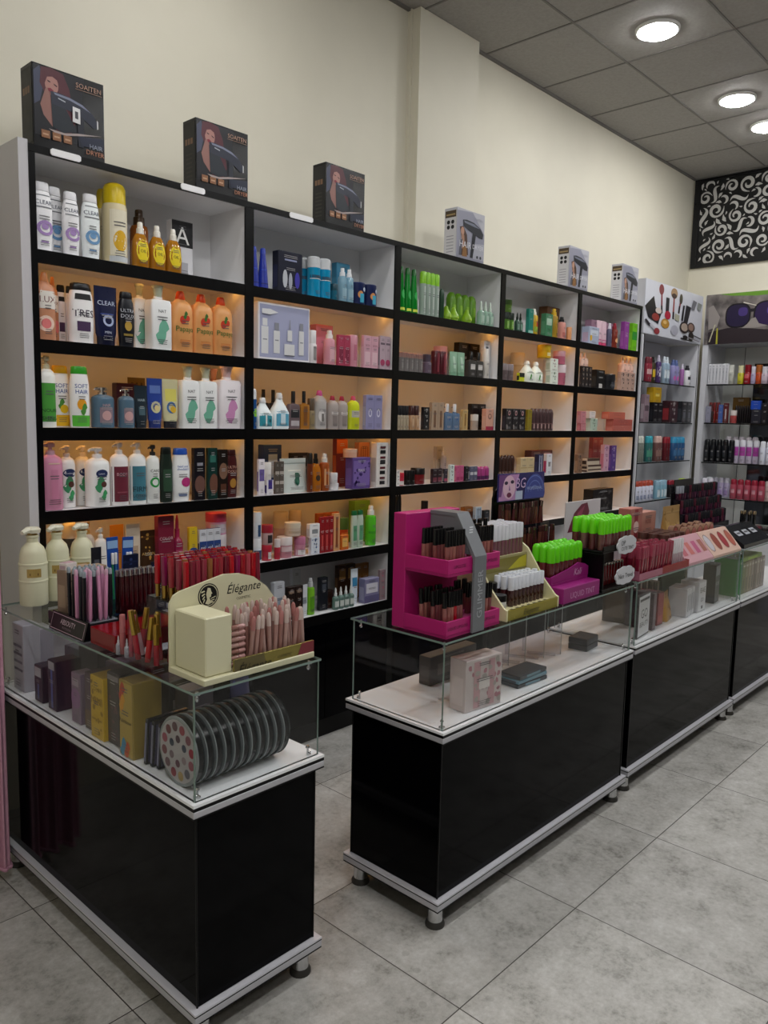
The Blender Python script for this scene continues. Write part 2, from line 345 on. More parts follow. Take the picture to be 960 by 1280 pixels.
# ================================================================== merchandise builders
# body profiles: (height fraction, width scale, superellipse exponent)
PROF = {
 'pump': ([(0,.93,2.2),(.015,1,2.2),(.69,1,2.2),(.755,.93,2.2),(.79,.74,2),(.812,.48,2),(.82,.44,2)], 20),
 'flip': ([(0,.86,2.5),(.02,.94,2.5),(.35,1,2.5),(.70,.97,2.5),(.84,.86,2.5),(.88,.80,2.5)], 20),
 'wave': ([(0,.80,2.4),(.02,.86,2.4),(.3,.98,2.4),(.62,1,2.4),(.80,.86,2.4),(.87,.72,2.4)], 20),
 'square': ([(0,.96,7),(.015,1,7),(.72,1,7),(.77,.92,6),(.79,.42,2),(.83,.40,2)], 24),
 'papaya': ([(0,.92,3),(.02,1,3),(.70,1,3),(.80,.86,2.6),(.85,.5,2),(.87,.46,2)], 20),
 'oil': ([(0,.85,2.4),(.02,.94,2.4),(.30,1,2.4),(.58,.90,2.4),(.70,.64,2),(.745,.5,2)], 20),
 'spray': ([(0,.93,2),(.02,1,2),(.68,1,2),(.74,.86,2),(.77,.5,2)], 18),
 'aero': ([(0,.94,2),(.015,1,2),(.70,1,2),(.745,.9,2)], 18),
 'jar': ([(0,.9,2),(.04,.97,2),(.62,.97,2)], 20),
 'tube': ([(.14,.80,2),(.2,.9,2),(.6,.98,2.4),(.95,1,5),(1,1,6)], 18),
 'drop': ([(0,.9,2),(.03,1,2),(.50,1,2),(.57,.8,2),(.62,.4,2)], 16),
 'perfume': ([(0,.97,8),(.02,1,8),(.60,1,8),(.65,.9,6),(.67,.4,2),(.70,.4,2)], 20),
 'found': ([(0,.95,3),(.02,1,3),(.56,1,3),(.6,.86,2.5)], 16),
 'cone': ([(0,.9,2),(.02,1,2),(.30,.86,2),(.60,.66,2),(.85,.5,2),(.97,.4,2),(1,.3,2)], 16),
 'pear': ([(0,.5,2),(.04,.75,2),(.22,1,2),(.42,.92,2),(.62,.6,2),(.80,.40,2),(.93,.32,2),(1,.15,2)], 18),
 'can': ([(0,.96,2),(.02,1,2),(.96,1,2),(.98,.95,2)], 18),
 'cyl': ([(0,.95,2),(.01,1,2),(.72,1,2)], 16),
 'jug': ([(0,.94,4),(.03,1,4),(.45,1,4),(.62,.72,3),(.78,.42,2),(.84,.36,2)], 20),
 'finger': ([(0,.9,2),(.02,1,2),(.8,.96,2),(.92,.8,2),(1,.4,2)], 14),
 'pouch': ([(0,.9,6),(.05,1,4),(.45,1,3),(.82,1,5),(.84,1,6),(1,1,8)], 20),
}
KINDN = {'pump':('pump_bottle','bottle'),'flip':('shampoo_bottle','bottle'),'wave':('shampoo_bottle','bottle'),'square':('lotion_bottle','bottle'),'papaya':('lotion_bottle','bottle'),'oil':('oil_bottle','bottle'),
 'spray':('spray_bottle','bottle'),'aero':('spray_can','spray can'),'jar':('cream_jar','jar'),'tube':('cream_tube','tube'),'drop':('dropper_bottle','bottle'),'perfume':('perfume_bottle','perfume bottle'),
 'found':('foundation_bottle','bottle'),'cone':('tapered_bottle','bottle'),'pear':('pear_bottle','bottle'),'can':('can','can'),'cyl':('capped_cylinder','bottle'),'jug':('lotion_bottle','bottle'),'finger':('slim_tube','tube'),
 'pouch':('foil_pouch','pouch'),'box':('carton','box'),'case':('palette_case','palette')}
def prof_at(kind, t):
    P = PROF[kind][0]
    if t <= P[0][0]: return P[0][1], P[0][2]
    for a, c in zip(P, P[1:]):
        if t <= c[0]:
            q = (t-a[0])/max(1e-6, c[0]-a[0]); return a[1]+(c[1]-a[1])*q, a[2]+(c[2]-a[2])*q
    return P[-1][1], P[-1][2]
def depth_scale(kind, t):
    if kind == 'tube': return max(.08, 1-(t-.14)/.86)
    if kind == 'pouch': return max(.06, 1-max(0, t-.3)/.52) if t < .82 else .06
    return 1.0
def surf(kind, w, d, h, x, z):
    """depth of the front of the body at (x, z)"""
    if kind in ('box', 'case'): return -d/2
    s, n = prof_at(kind, z/h); ds = depth_scale(kind, z/h)
    rx, ry = s*w/2, s*d/2*ds; q = min(.999, abs(x)/rx)
    return -ry*(1-q**n)**(1/n)
def mapped(mb, pts, faces, kind, w, d, h, m, off):
    pts = [(x, max(.006*h, min(.994*h, z))) for x, z in pts]
    mb.add([(x, surf(kind, w, d, h, x, z)-off, z) for x, z in pts], faces, m)
def add_prints(kind, w, d, h, prints):
    """label patches, emblems and lettering that follow the front of the body"""
    out = []
    eps = .0005
    for k, p in enumerate(prints):
        f = p.split('|'); t = f[0]; mb = MB(); nm = 'label'; off = eps*(1+k*.8)
        m = M(f[1], .5)
        if t == 'L':        # label band: z0, z1, width fraction
            z0, z1, wf = float(f[2])*h, float(f[3])*h, float(f[4]); nx = 1 if kind in ('box', 'case') else 10; nz = 1 if kind in ('box', 'case') else 5
            pts = []
            for j in range(nz+1):
                z = z0+(z1-z0)*j/nz; s = 1 if kind in ('box', 'case') else prof_at(kind, z/h)[0]
                for i in range(nx+1): pts.append((s*w/2*wf*(-1+2*i/nx), z))
            fs = [(j*(nx+1)+i, j*(nx+1)+i+1, (j+1)*(nx+1)+i+1, (j+1)*(nx+1)+i) for j in range(nz) for i in range(nx)]
            mapped(mb, pts, fs, kind, w, d, h, m, off)
        elif t in 'ORS':    # oval / ring: centre z, radius as height fraction, x offset, rx scale
            zc, rr, xo, sx = float(f[2])*h, float(f[3])*h, float(f[4])*w, float(f[5]) if len(f) > 5 else 1
            rin = 0 if t == 'O' else .62; nm = 'emblem'; rings = [0, .5, 1] if t == 'O' else [rin, 1]
            pts = [(max(-.485*w, min(.485*w, xo+rr*q*sx*math.cos(2*PI*i/16))), zc+rr*q*math.sin(2*PI*i/16)) for q in rings for i in range(16)]
            fs = [(k2*16+i, k2*16+(i+1) % 16, k2*16+16+(i+1) % 16, k2*16+16+i) for k2 in range(len(rings)-1) for i in range(16)]
            mapped(mb, pts, fs, kind, w, d, h, m, off)
        elif t == 'T':      # lettering: centre z, size fraction of h, string
            vv, ff = text2d(f[4]); sz = float(f[3])*h; nm = 'lettering'
            wd = max(q[0] for q in vv)-min(q[0] for q in vv); sz = min(sz, .84*w/wd) if wd > 0 else sz; zc = float(f[2])*h
            mapped(mb, [(q[0]*sz, zc+(q[1]-.5)*sz) for q in vv], ff, kind, w, d, h, m, off)
        elif t == 'F':      # leaf shape
            zc, rr, xo = float(f[2])*h, float(f[3])*h, float(f[4])*w; nm = 'emblem'
            pts = [(xo+rr*.62*math.cos(a)*(1 if math.cos(a)*math.sin(a) > 0 else .55), zc+rr*math.sin(a)*(1 if math.cos(a)*math.sin(a) > 0 else .8)) for a in [2*PI*i/24 for i in range(24)]]
            pts = [(xo, zc)]+[(max(-.48*w, min(.48*w, x)), z) for x, z in pts]
            mapped(mb, pts, [(0, 1+i, 1+(i+1) % 24) for i in range(24)], kind, w, d, h, m, off)
        elif t == 'V':      # vertical stripes: n, z0, z1
            n, z0, z1 = int(f[2]), float(f[3])*h, float(f[4])*h; nm = 'stripe_print'
            for i in range(n):
                x = -w/2*.8+w*.8*(i+.5)/n; e = w*.8/n*.22
                mapped(mb, [(x-e, z0), (x+e, z0), (x+e, z1), (x-e, z1)], [(0, 1, 2, 3)], kind, w, d, h, m, off)
        elif t == 'D':      # dotted / blotched print
            n = max(11, int(f[2])); rnd = random.Random(n*31+k); nm = 'spot_print'
            for i in range(n):
                x = rnd.uniform(-.42, .42)*w; z = rnd.uniform(.08, .92)*h; r = rnd.uniform(.03, .07)*min(w*1.5, h)
                pts = [(max(-.49*w, min(.49*w, x+r*rnd.uniform(.6, 1.3)*math.cos(a))), max(.01*h, min(.99*h, z+r*rnd.uniform(.6, 1.3)*math.sin(a)))) for a in [2*PI*q/7 for q in range(7)]]
                mapped(mb, pts, [tuple(range(7))], kind, w, d, h, m, off)
        out.append((nm, mb.mesh(nm)))
    return out
_cache = {}
def recipe(kind, w, d, h, body, cap, prints, o):
    """meshes of one product: [(part name, mesh, parent part or None)]"""
    key = (kind, round(w, 4), round(d, 4), round(h, 4), body, cap, tuple(prints), tuple(sorted((a, str(b)) for a, b in o.items())))
    if key in _cache: return _cache[key]
    if min(int(body[q:q+2], 16) for q in (1, 3, 5)) > 0xbc: body = '#'+''.join('%02x' % min(247, int(int(body[q:q+2], 16)*1.075)) for q in (1, 3, 5))
    R = []; bm_ = M(body, o.get('rough', .3), o.get('metal', 0.0), .35); cm = M(cap, o.get('crough', .3), o.get('cmetal', 0.0))
    if kind in ('box', 'case'):
        b = MB(); b.box((-w/2, -d/2, 0), (w/2, d/2, h), bm_, min(.0018, w*.08, d*.08)); R.append(('body', b.mesh('carton')))
        if kind == 'box' and o.get('flap', 1):
            b = MB(); b.box((-w*.46, -d*.46, h), (w*.46, d*.44, h+.0006), M(cap, .5)); R.append(('lid_flap', b.mesh('lid_flap')))
            b = MB(); y0 = d*.36
            b.add([(-w/2-.0006, y0, h*.12), (-w/2-.0006, -y0, h*.12), (-w/2-.0006, -y0, h*.66), (-w/2-.0006, y0, h*.66)], [(0, 1, 2, 3)], M(o.get('side', cap), .5)); R.append(('side_print', b.mesh('side_print')))
        elif kind == 'case':
            b = MB(); b.box((-w*.44, -d/2-.0008, h*.08), (w*.44, -d/2, h*.92), cm); R.append(('cover_print', b.mesh('cover_print')))
    else:
        P, sg = PROF[kind]; b = MB()
        b.loft([(t*h, s*w/2, s*d/2*depth_scale(kind, t), n) for t, s, n in P], bm_, sg); R.append(('body', b.mesh('body')))
        c = MB(); r = min(w, d)/2; rr = w/2
        if kind == 'pump':
            c.loft([(.815*h, .5*r, .5*r, 2), (.875*h, .5*r, .5*r, 2), (.885*h, .36*r, .36*r, 2)], cm, 16); R.append(('collar', c.mesh('collar')))
            q = MB(); q.loft([(.885*h, .2*r, .2*r, 2), (.93*h, .2*r, .2*r, 2)], cm, 10); q.loft([(.93*h, .50*r, .50*r, 2), (.985*h, .52*r, .52*r, 2), (1*h, .4*r, .4*r, 2)], cm, 14)
            q.tube([(0, 0, .965*h), (-.5*rr, -.25*r, .965*h), (-.8*rr, -.4*r, .955*h), (-.92*rr, -.46*r, .93*h)], [.17*r, .17*r, .14*r, .11*r], cm); R.append(('pump_head', q.mesh('pump_head')))
        elif kind in ('flip', 'wave'):
            s, n = (.82, 2.5) if kind == 'flip' else (.74, 2.4)
            c.loft([(.875*h, s*w/2, s*d/2, n), (.885*h, s*1.02*w/2, s*1.02*d/2, n), (.98*h, s*.96*w/2, s*.96*d/2, n), (h, s*.84*w/2, s*.84*d/2, n)], cm, 18); R.append(('cap', c.mesh('cap')))
        elif kind == 'square':
            c.loft([(.825*h, .46*r, .46*r, 2), (.86*h, .5*r, .5*r, 2), (.96*h, .62*r, .62*r, 2), (.965*h, .72*r, .72*r, 2), (h, .72*r, .72*r, 2)], cm, 18); R.append(('cap', c.mesh('cap')))
        elif kind in ('papaya', 'jug'):
            z = .86 if kind == 'papaya' else .83
            c.loft([(z*h, .52*r, .52*r, 2), ((z+.02)*h, .56*r, .56*r, 2), (.97*h, .44*r, .44*r, 2), (h, .36*r, .36*r, 2)], cm, 16); R.append(('cap', c.mesh('cap')))
        elif kind == 'oil':
            c.loft([(.735*h, .6*r, .6*r, 2), (.86*h, .56*r, .56*r, 2), (.875*h, .44*r, .44*r, 2), (.98*h, .40*r, .40*r, 2), (h, .32*r, .32*r, 2)], cm, 16); R.append(('cap', c.mesh('cap')))
        elif kind == 'spray':
            c.loft([(.765*h, .62*r, .62*r, 2), (.88*h, .58*r, .58*r, 2), (.89*h, .42*r, .42*r, 2), (.98*h, .42*r, .42*r, 2), (h, .36*r, .36*r, 2)], cm, 14); c.cyl((0, 0, .95*h), (-.42*r, -.2*r, .955*h), .09*r, .07*r, cm, 8); R.append(('spray_head', c.mesh('spray_head')))
        elif kind == 'aero':
            c.loft([(.74*h, .92*r, .92*r, 2), (.93*h, .9*r, .9*r, 2), (.98*h, .74*r, .74*r, 2), (h, .5*r, .5*r, 2)], cm, 18); R.append(('cap', c.mesh('cap')))
        elif kind == 'jar':
            c.loft([(.6*h, w/2, d/2, 2), (.97*h, w/2, d/2, 2), (h, .95*w/2, .95*d/2, 2)], cm, 20); R.append(('lid', c.mesh('lid')))
        elif kind == 'tube':
            c.loft([(0, .76*w/2, .9*d/2, 2), (.14*h, .8*w/2, .94*d/2, 2)], cm, 18); R.append(('cap', c.mesh('cap')))
        elif kind == 'drop':
            c.loft([(.61*h, .44*r, .44*r, 2), (.76*h, .44*r, .44*r, 2)], cm, 14); R.append(('collar', c.mesh('collar')))
            q = MB(); q.loft([(.76*h, .3*r, .3*r, 2), (.92*h, .26*r, .26*r, 2), (h, .12*r, .12*r, 2)], M(o.get('bulb', cap), .5), 12); R.append(('bulb', q.mesh('bulb')))
        elif kind == 'perfume':
            c.loft([(.69*h, .62*r, .62*r, 2), (.99*h, .62*r, .62*r, 2), (h, .56*r, .56*r, 2)], cm, 16); R.append(('cap', c.mesh('cap')))
        elif kind == 'found':
            c.loft([(.6*h, .86*w/2, .86*d/2, 3), (.985*h, .86*w/2, .86*d/2, 3), (h, .78*w/2, .78*d/2, 3)], cm, 16); R.append(('cap', c.mesh('cap')))
        elif kind == 'can':
            c.loft([(.98*h, .93*w/2, .93*d/2, 2), (h, .9*w/2, .9*d/2, 2)], cm, 18); R.append(('lid', c.mesh('lid')))
        elif kind == 'cyl':
            c.loft([(.72*h, .98*w/2, .98*d/2, 2), (.96*h, .98*w/2, .98*d/2, 2), (.99*h, .8*w/2, .8*d/2, 2), (h, .5*w/2, .5*d/2, 2)], cm, 16); R.append(('cap', c.mesh('cap')))
        elif kind == 'pouch':
            c.loft([(.84*h, w/2*.995, d/2*.09, 8), (.87*h, w/2*.995, d/2*.09, 8)], cm, 16); R.append(('zip_seal', c.mesh('zip_seal')))
        elif kind == 'cone':
            c.loft([(.86*h, .56*r, .56*r, 2), (.985*h, .46*r, .46*r, 2), (h*1.004, .3*r, .3*r, 2)], cm, 14); R.append(('cap', c.mesh('cap')))
    R += add_prints(kind, w, d, h, prints)
    if kind not in ('pear', 'cone', 'finger', 'case', 'can') and h > .045 and w > .012 and o.get('flap', 1):
        rnd = random.Random(zlib.crc32((kind+body+cap).encode())); cl = lin(body); lum = .3*cl[0]+.6*cl[1]+.1*cl[2]; col = '#5c5b60' if lum > .16 else '#a9a7a8'
        k = len(prints); zz = ([.5, .46], [.15, .12, .09]) if kind not in ('box', 'jar') else (([.9, .86], [.60, .56], [.16, .12, .08]) if kind == 'box' else ([.3, .24],))
        for q, zs in enumerate(zz):
            b = MB(); wf0 = rnd.uniform(.35, .6)
            for z in zs:
                wf = wf0*rnd.uniform(.8, 1); t = .008 if z < .45 else .012; n = 4
                s_ = 1 if kind == 'box' else prof_at(kind, z)[0]
                pts = [(s_*w/2*wf*(-1+2*i/n), (z+dz)*h) for dz in (0, t) for i in range(n+1)]
                mapped(b, pts, [(i, i+1, n+2+i, n+1+i) for i in range(n)], kind, w, d, h, M(col, .5), .0005*(1+(k+.5)*.8))
            R.append(('text_lines', b.mesh('text_lines')))
    _cache[key] = R; return R
def product(kind, p, w, d, h, body, cap, prints, o, look, place, key, group, rz=0.0, tilt=0.0):
    nm, cat = KINDN[kind]; nm = o.get('nm', nm); cat = o.get('cat', cat)
    ro = {a: b for a, b in o.items() if a in ('rough', 'metal', 'crough', 'cmetal', 'bulb', 'flap', 'side')}
    r = empty(nm, p, None, cat, group, (0, tilt, rz))
    for part, me in recipe(kind, w, d, h, body, cap, prints, ro): inst(part, me, r)
    reg(r, look, place, key); return r
RATIO = {'box': .42, 'case': .15, 'pump': .8, 'flip': .55, 'wave': .55, 'square': .7, 'papaya': .75, 'oil': .7, 'tube': .6, 'pouch': .4, 'perfume': .5, 'jug': .7}
def stock(place, group, z, items, plane='y', front=.012, back=.228, sgn=1):
    """fill one shelf; items: (kind, n, u0, u1, v_top, body, cap, look, prints, options); u, v are survey sights"""
    boxes = []; last = None
    for it in items:
        kind, n, u0, u1, vt, body, cap, look = it[:8]; prints = it[8] if len(it) > 8 else []; o = it[9] if len(it) > 9 else {}
        rr = o.get('r', RATIO.get(kind, 1.0)); on = o.get('on'); zb = z
        if on: zb = last[5]
        yc = front + o.get('y', 0); shrink = 1.0; done = False
        for att in range(60):
            if plane == 'y':
                a, c = x_at(u0, yc, zb+.08), x_at(u1, yc, zb+.08); ta = abs((.5*(a+c)-CP.x)/(yc-CP.y))
            else:
                a, c = y_at(u1, yc, zb+.08), y_at(u0, yc, zb+.08); ta = abs((.5*(a+c)-CP.y)/(yc-CP.x))
            W = abs(c-a)
            if kind in ('box', 'case'): w = W/((n-1)*1.02+1+rr*ta)
            else: w = W/((n-1)*1.02+math.sqrt(1+rr*rr*ta*ta))
            dmax = o.get('dmax', .11); w = min(w, o.get('wmax', .3)); d = min(w*rr, dmax)
            if kind in ('box', 'case'):
                w = max(w, (W-d*ta)/((n-1)*1.02+1)); w = min(w, o.get('wmax', .3))
            w *= shrink; d *= shrink
            if plane == 'y':
                right = c if kind in ('box', 'case') else c - w/2*(math.sqrt(1+rr*rr*ta*ta)-1)
                xs = [right-w/2-w*1.02*(n-1-i) for i in range(n)]
                ya = yc+d/2; h = z_at(vt, .5*(a+c), yc+d*.3)-zb
                bb = (xs[0]-w/2, xs[-1]+w/2, yc, yc+d)
            else:
                left = c if kind in ('box', 'case') else c - w/2*(math.sqrt(1+rr*rr*ta*ta)-1)
                xs = [left-w/2-w*1.02*(n-1-i) for i in range(n)]
                ya = yc+d/2; h = z_at(vt, yc+d*.3, .5*(a+c))-zb
                bb = (xs[0]-w/2, xs[-1]+w/2, yc, yc+d)
            h = max(h, .02)
            lim = o.get('lim', None)
            hit = any(bb[0] < q[1]-.001 and bb[1] > q[0]+.001 and bb[2] < q[3]-.0005 and bb[3] > q[2]+.0005 and zb < q[5]-.001 and zb+h > q[4]+.001 for q in boxes)
            if lim is None: lim = stock.lim
            if lim and (bb[0] < lim[0] or bb[1] > lim[1]):
                s = (lim[0]+.001-bb[0]) if bb[0] < lim[0] else (lim[1]-.001-bb[1])
                xs = [x+s for x in xs]; bb = (bb[0]+s, bb[1]+s, bb[2], bb[3])
                hit = any(bb[0] < q[1]-.001 and bb[1] > q[0]+.001 and bb[2] < q[3]-.0005 and bb[3] > q[2]+.0005 and zb < q[5]-.001 and zb+h > q[4]+.001 for q in boxes) or (lim[1]-lim[0] < bb[1]-bb[0])
            if not hit and bb[3] <= back: done = True; break
            yc += .009
            if yc+d > back: yc = front+o.get('y', 0); shrink *= .9
            if on: 
                yc = front+o.get('y', 0)+.004*att
        if not done: print('STOCK no room:', place, look)
        last = (bb[0], bb[1], bb[2], bb[3], zb, zb+h); boxes.append(last)
        for i, x in enumerate(xs):
            jit = 0 if kind in ('box', 'case', 'pouch') else random.uniform(-.12, .12) if rr > .9 else 0
            if plane == 'y': product(kind, (x, ya, zb), w, d, h, body, cap, prints, o, look, place, x, group, jit)
            else: product(kind, (ya, x, zb), w, d, h, body, cap, prints, o, look, place, -x, group, -PI/2+jit)
stock.lim = None
# ================================================================== what stands on the shelves
def place(i, k): return '%s shelf, %s bay' % (ROWN[k], BAYN[i])
def fill(i, k, items, group=None):
    stock.lim = (BX[i]+.024, BX[i+1]-.024)
    stock(place(i, k), group or 'products on the %s shelf of the %s bay' % (ROWN[k], BAYN[i]), ZR[k]+.0016, items)
NUT = ['F|#6fb39a|.28|.2|0', 'T|#3c3f46|.6|.05|NAT', 'L|#8f9396|.5|.515|.5']
NUTP = ['F|#cf8fc0|.28|.2|0', 'T|#3c3f46|.6|.05|NAT', 'L|#8f9396|.5|.515|.5']
def clear_(c): return ['L|#6c7078|.80|.815|.8', 'T|#39435c|.71|.085|CLEAR', 'L|#6c7078|.63|.645|.8', 'R|%s|.34|.11|.04|1.15' % c, 'O|%s|.36|.045|.02|1.2' % c, 'L|%s|.13|.15|.4' % c]
P_, B_ = '#a98bc4', '#6f9cc8'
# ---------------------------------------------------------------- leftmost bay
fill(0, 0, [
 ('wave',1,36,62,226,'#e3e3e8','#e6e6ea','white shampoo bottle with purple swirl, at left end',clear_(P_),{'y':.01}),
 ('wave',1,60,82,234,'#e3e3e8','#e6e6ea','white shampoo bottle with blue swirl between purple ones',clear_(B_),{'y':.01}),
 ('wave',1,80,102,240,'#e3e3e8','#e6e6ea','white shampoo bottle with purple swirl between blue ones',clear_(P_),{'y':.01}),
 ('wave',1,104,128,243,'#dfe4ea','#e6e6ea','white shampoo bottle with blue swirl beside yellow bottle',clear_(B_),{'y':.01}),
 ('aero',1,135,167,229,'#d9cba4','#d8bd16','large bottle with round yellow cap and gold label',['L|#e6dfc8|.1|.66|.75','O|#d9a91e|.28|.13|.02|.7','L|#c8cdd2|.02|.09|.8'],{}),
 ('oil',3,168,231,282,'#a9701c','#e8e4da','small amber oil bottle with yellow oval label',['O|#e8d021|.36|.25|0|.62','T|#5b4a1a|.36|.07|OIL'],{'rough':.12}),
 ('aero',1,124,138,236,'#cfc09a','#cfb31c','yellow-capped bottle half hidden behind the large one',[],{'y':.08}),
 ('spray',1,168,192,262,'#8c4f1c','#4a3522','dark amber bottle behind the small oil bottles',[],{'y':.11,'rough':.12}),
 ('box',1,208,241,276,'#dadadf','#17171b','white carton with black top and white letter, against back',['L|#121216|.56|1.0|1','T|#e8e8e8|.76|.3|A','L|#b9b9c0|.1|.3|.5'],{'y':.12,'side':'#d3d3d8'}),
])
fill(0, 1, [
 ('papaya',1,41,66,339,'#c98d6d','#cf8a5c','orange shower gel bottle with grapefruit picture, at left end',['L|#e8e2da|.46|.72|.9','T|#7a4a4a|.6|.12|LUX','O|#e07a7a|.24|.12|-.1|1','R|#f0d0c0|.24|.12|-.1|1'],{}),
 ('papaya',1,62,75,346,'#c48a66','#cf8a5c','orange shower gel bottle half hidden behind another',['L|#e8e2da|.46|.72|.9','T|#7a4a4a|.6|.12|LUX','O|#e07a7a|.24|.1|0|1'],{'y':.07}),
 ('flip',1,89,121,354,'#e6e5ea','#17171a','white shampoo bottle with black cap and dark label',['L|#1b1b1f|.72|.82|.7','T|#3b2b45|.5|.13|TRES','L|#4a3357|.2|.36|.55'],{}),
 ('flip',2,72,95,357,'#e0dfe4','#17171a','white black-capped shampoo bottle behind the front one',['L|#4a3357|.2|.36|.6','L|#1b1b1f|.72|.80|.7'],{'y':.07}),
 ('tube',1,121,150,358,'#141a3f','#0d1129','navy blue shampoo pouch with white lettering',['T|#c9d2e8|.72|.08|CLEAR','R|#aab6d8|.42|.10|.05|1','T|#c9d2e8|.22|.045|MEN','L|#3f4f8f|.52|.54|.6'],{'r':.5}),
 ('wave',1,150,171,365,'#15171f','#101016','black shampoo bottle with gold print',['T|#c9cdd6|.66|.07|ULTRA','T|#c9cdd6|.56|.07|DOUX','O|#b5933f|.38|.09|0|.8','L|#8f7a3a|.2|.24|.6'],{}),
 ('square',1,189,217,357,'#e2e3e4','#b9bfa9','white square bottle with green leaf, right of its pair',NUT,{}),
 ('square',1,168,189,355,'#e2e3e4','#b9bfa9','white square bottle with green leaf, left of its pair',NUT,{'y':.03}),
 ('papaya',3,217,295,368,'#e2a164','#d2461c','orange lotion bottle with red cap and papaya picture',['O|#c9381f|.52|.07|-.1|.8','O|#c9381f|.55|.05|.12|.9','F|#3f6b2c|.60|.07|.02','T|#2f6b2c|.38|.09|Papaya','L|#c98045|.14|.2|.5'],{}),
])
fill(0, 2, [
 ('pump',1,44,67,444,'#e4e6e2','#c7bf9f','white pump bottle with wide green label',['L|#4a9a3c|.08|.62|.98','T|#16331a|.24|.09|NOURI','T|#16331a|.13|.09|SHING'],{}),
 ('flip',1,66,90,457,'#e6e8ee','#d9a820','white shampoo bottle with yellow cap',['T|#2c4f9c|.68|.07|SOFT','T|#2c4f9c|.59|.07|HAIR','F|#4f8f3c|.38|.09|-.05','O|#e8c024|.30|.07|.1|1','L|#e0b020|.02|.2|.95'],{}),
 ('flip',1,90,115,458,'#e6e8ee','#3aa52e','white shampoo bottle with green cap',['T|#2c4f9c|.68|.07|SOFT','T|#2c4f9c|.59|.07|HAIR','O|#e8a024|.38|.09|0|.9','F|#4f8f3c|.30|.1|.1','L|#58b83a|.02|.2|.95'],{}),
 ('pump',1,119,148,484,'#4f6b80','#c9cacc','squat slate blue pump bottle, left of its pair',['L|#8d7a86|.12|.5|.6','T|#c9a9ae|.56|.07|HAIR','O|#c9a0a0|.3|.12|0|1'],{'cmetal':1.0,'crough':.2,'r':.8}),
 ('pump',1,151,172,486,'#4f6b80','#c9cacc','squat slate blue pump bottle, right of its pair',['L|#8d7a86|.12|.5|.6','O|#c9a0a0|.3|.12|0|1'],{'cmetal':1.0,'crough':.2,'r':.8}),
 ('tube',1,170,187,482,'#232f38','#1d262e','dark teal tube beside the slate pump bottles',['T|#a8b8bf|.66|.06|HAIR','L|#46606b|.3|.5|.5'],{}),
 ('tube',1,186,206,473,'#2d4596','#20306e','royal blue tube with pale picture',['L|#5f7ac0|.7|.86|.7','R|#c9c9a0|.42|.12|0|.9','O|#d9c98c|.4|.06|.05|1'],{'r':.5}),
 ('tube',1,205,226,474,'#d8d3a8','#23232b','cream tube with yellow and blue print',['L|#e0d86a|.55|.8|.7','R|#3f72b0|.42|.12|0|.9','O|#d9b030|.38|.07|.1|1'],{'r':.5}),
 ('square',2,227,274,459,'#e2e3e4','#c3c7b0','white square bottle with green leaf',NUT,{}),
 ('square',1,275,305,458,'#e4dfe3','#d9bfc6','white square bottle with pink leaf, right end',NUTP,{}),
 ('box',1,140,172,479,'#3f2230','#55323f','maroon carton behind the slate pump bottles',[],{'y':.13}),
 ('tube',1,163,186,472,'#6f5a2e','#8a7444','bronze foil tube behind the dark teal tube',['V|#40301a|3|.5|.9'],{'y':.14}),
 ('square',1,262,280,461,'#b98a98','#c9a0ac','pink square bottle behind the white ones',[],{'y':.13}),
])
VAS = ['O|#1d2c58|.56|.07|.02|1.5','T|#dfe4f0|.56|.03|Lotion','F|#3f8f62|.38|.14|-.08','O|#53302a|.38|.05|.08|1','F|#3f9f62|.2|.09|.1']
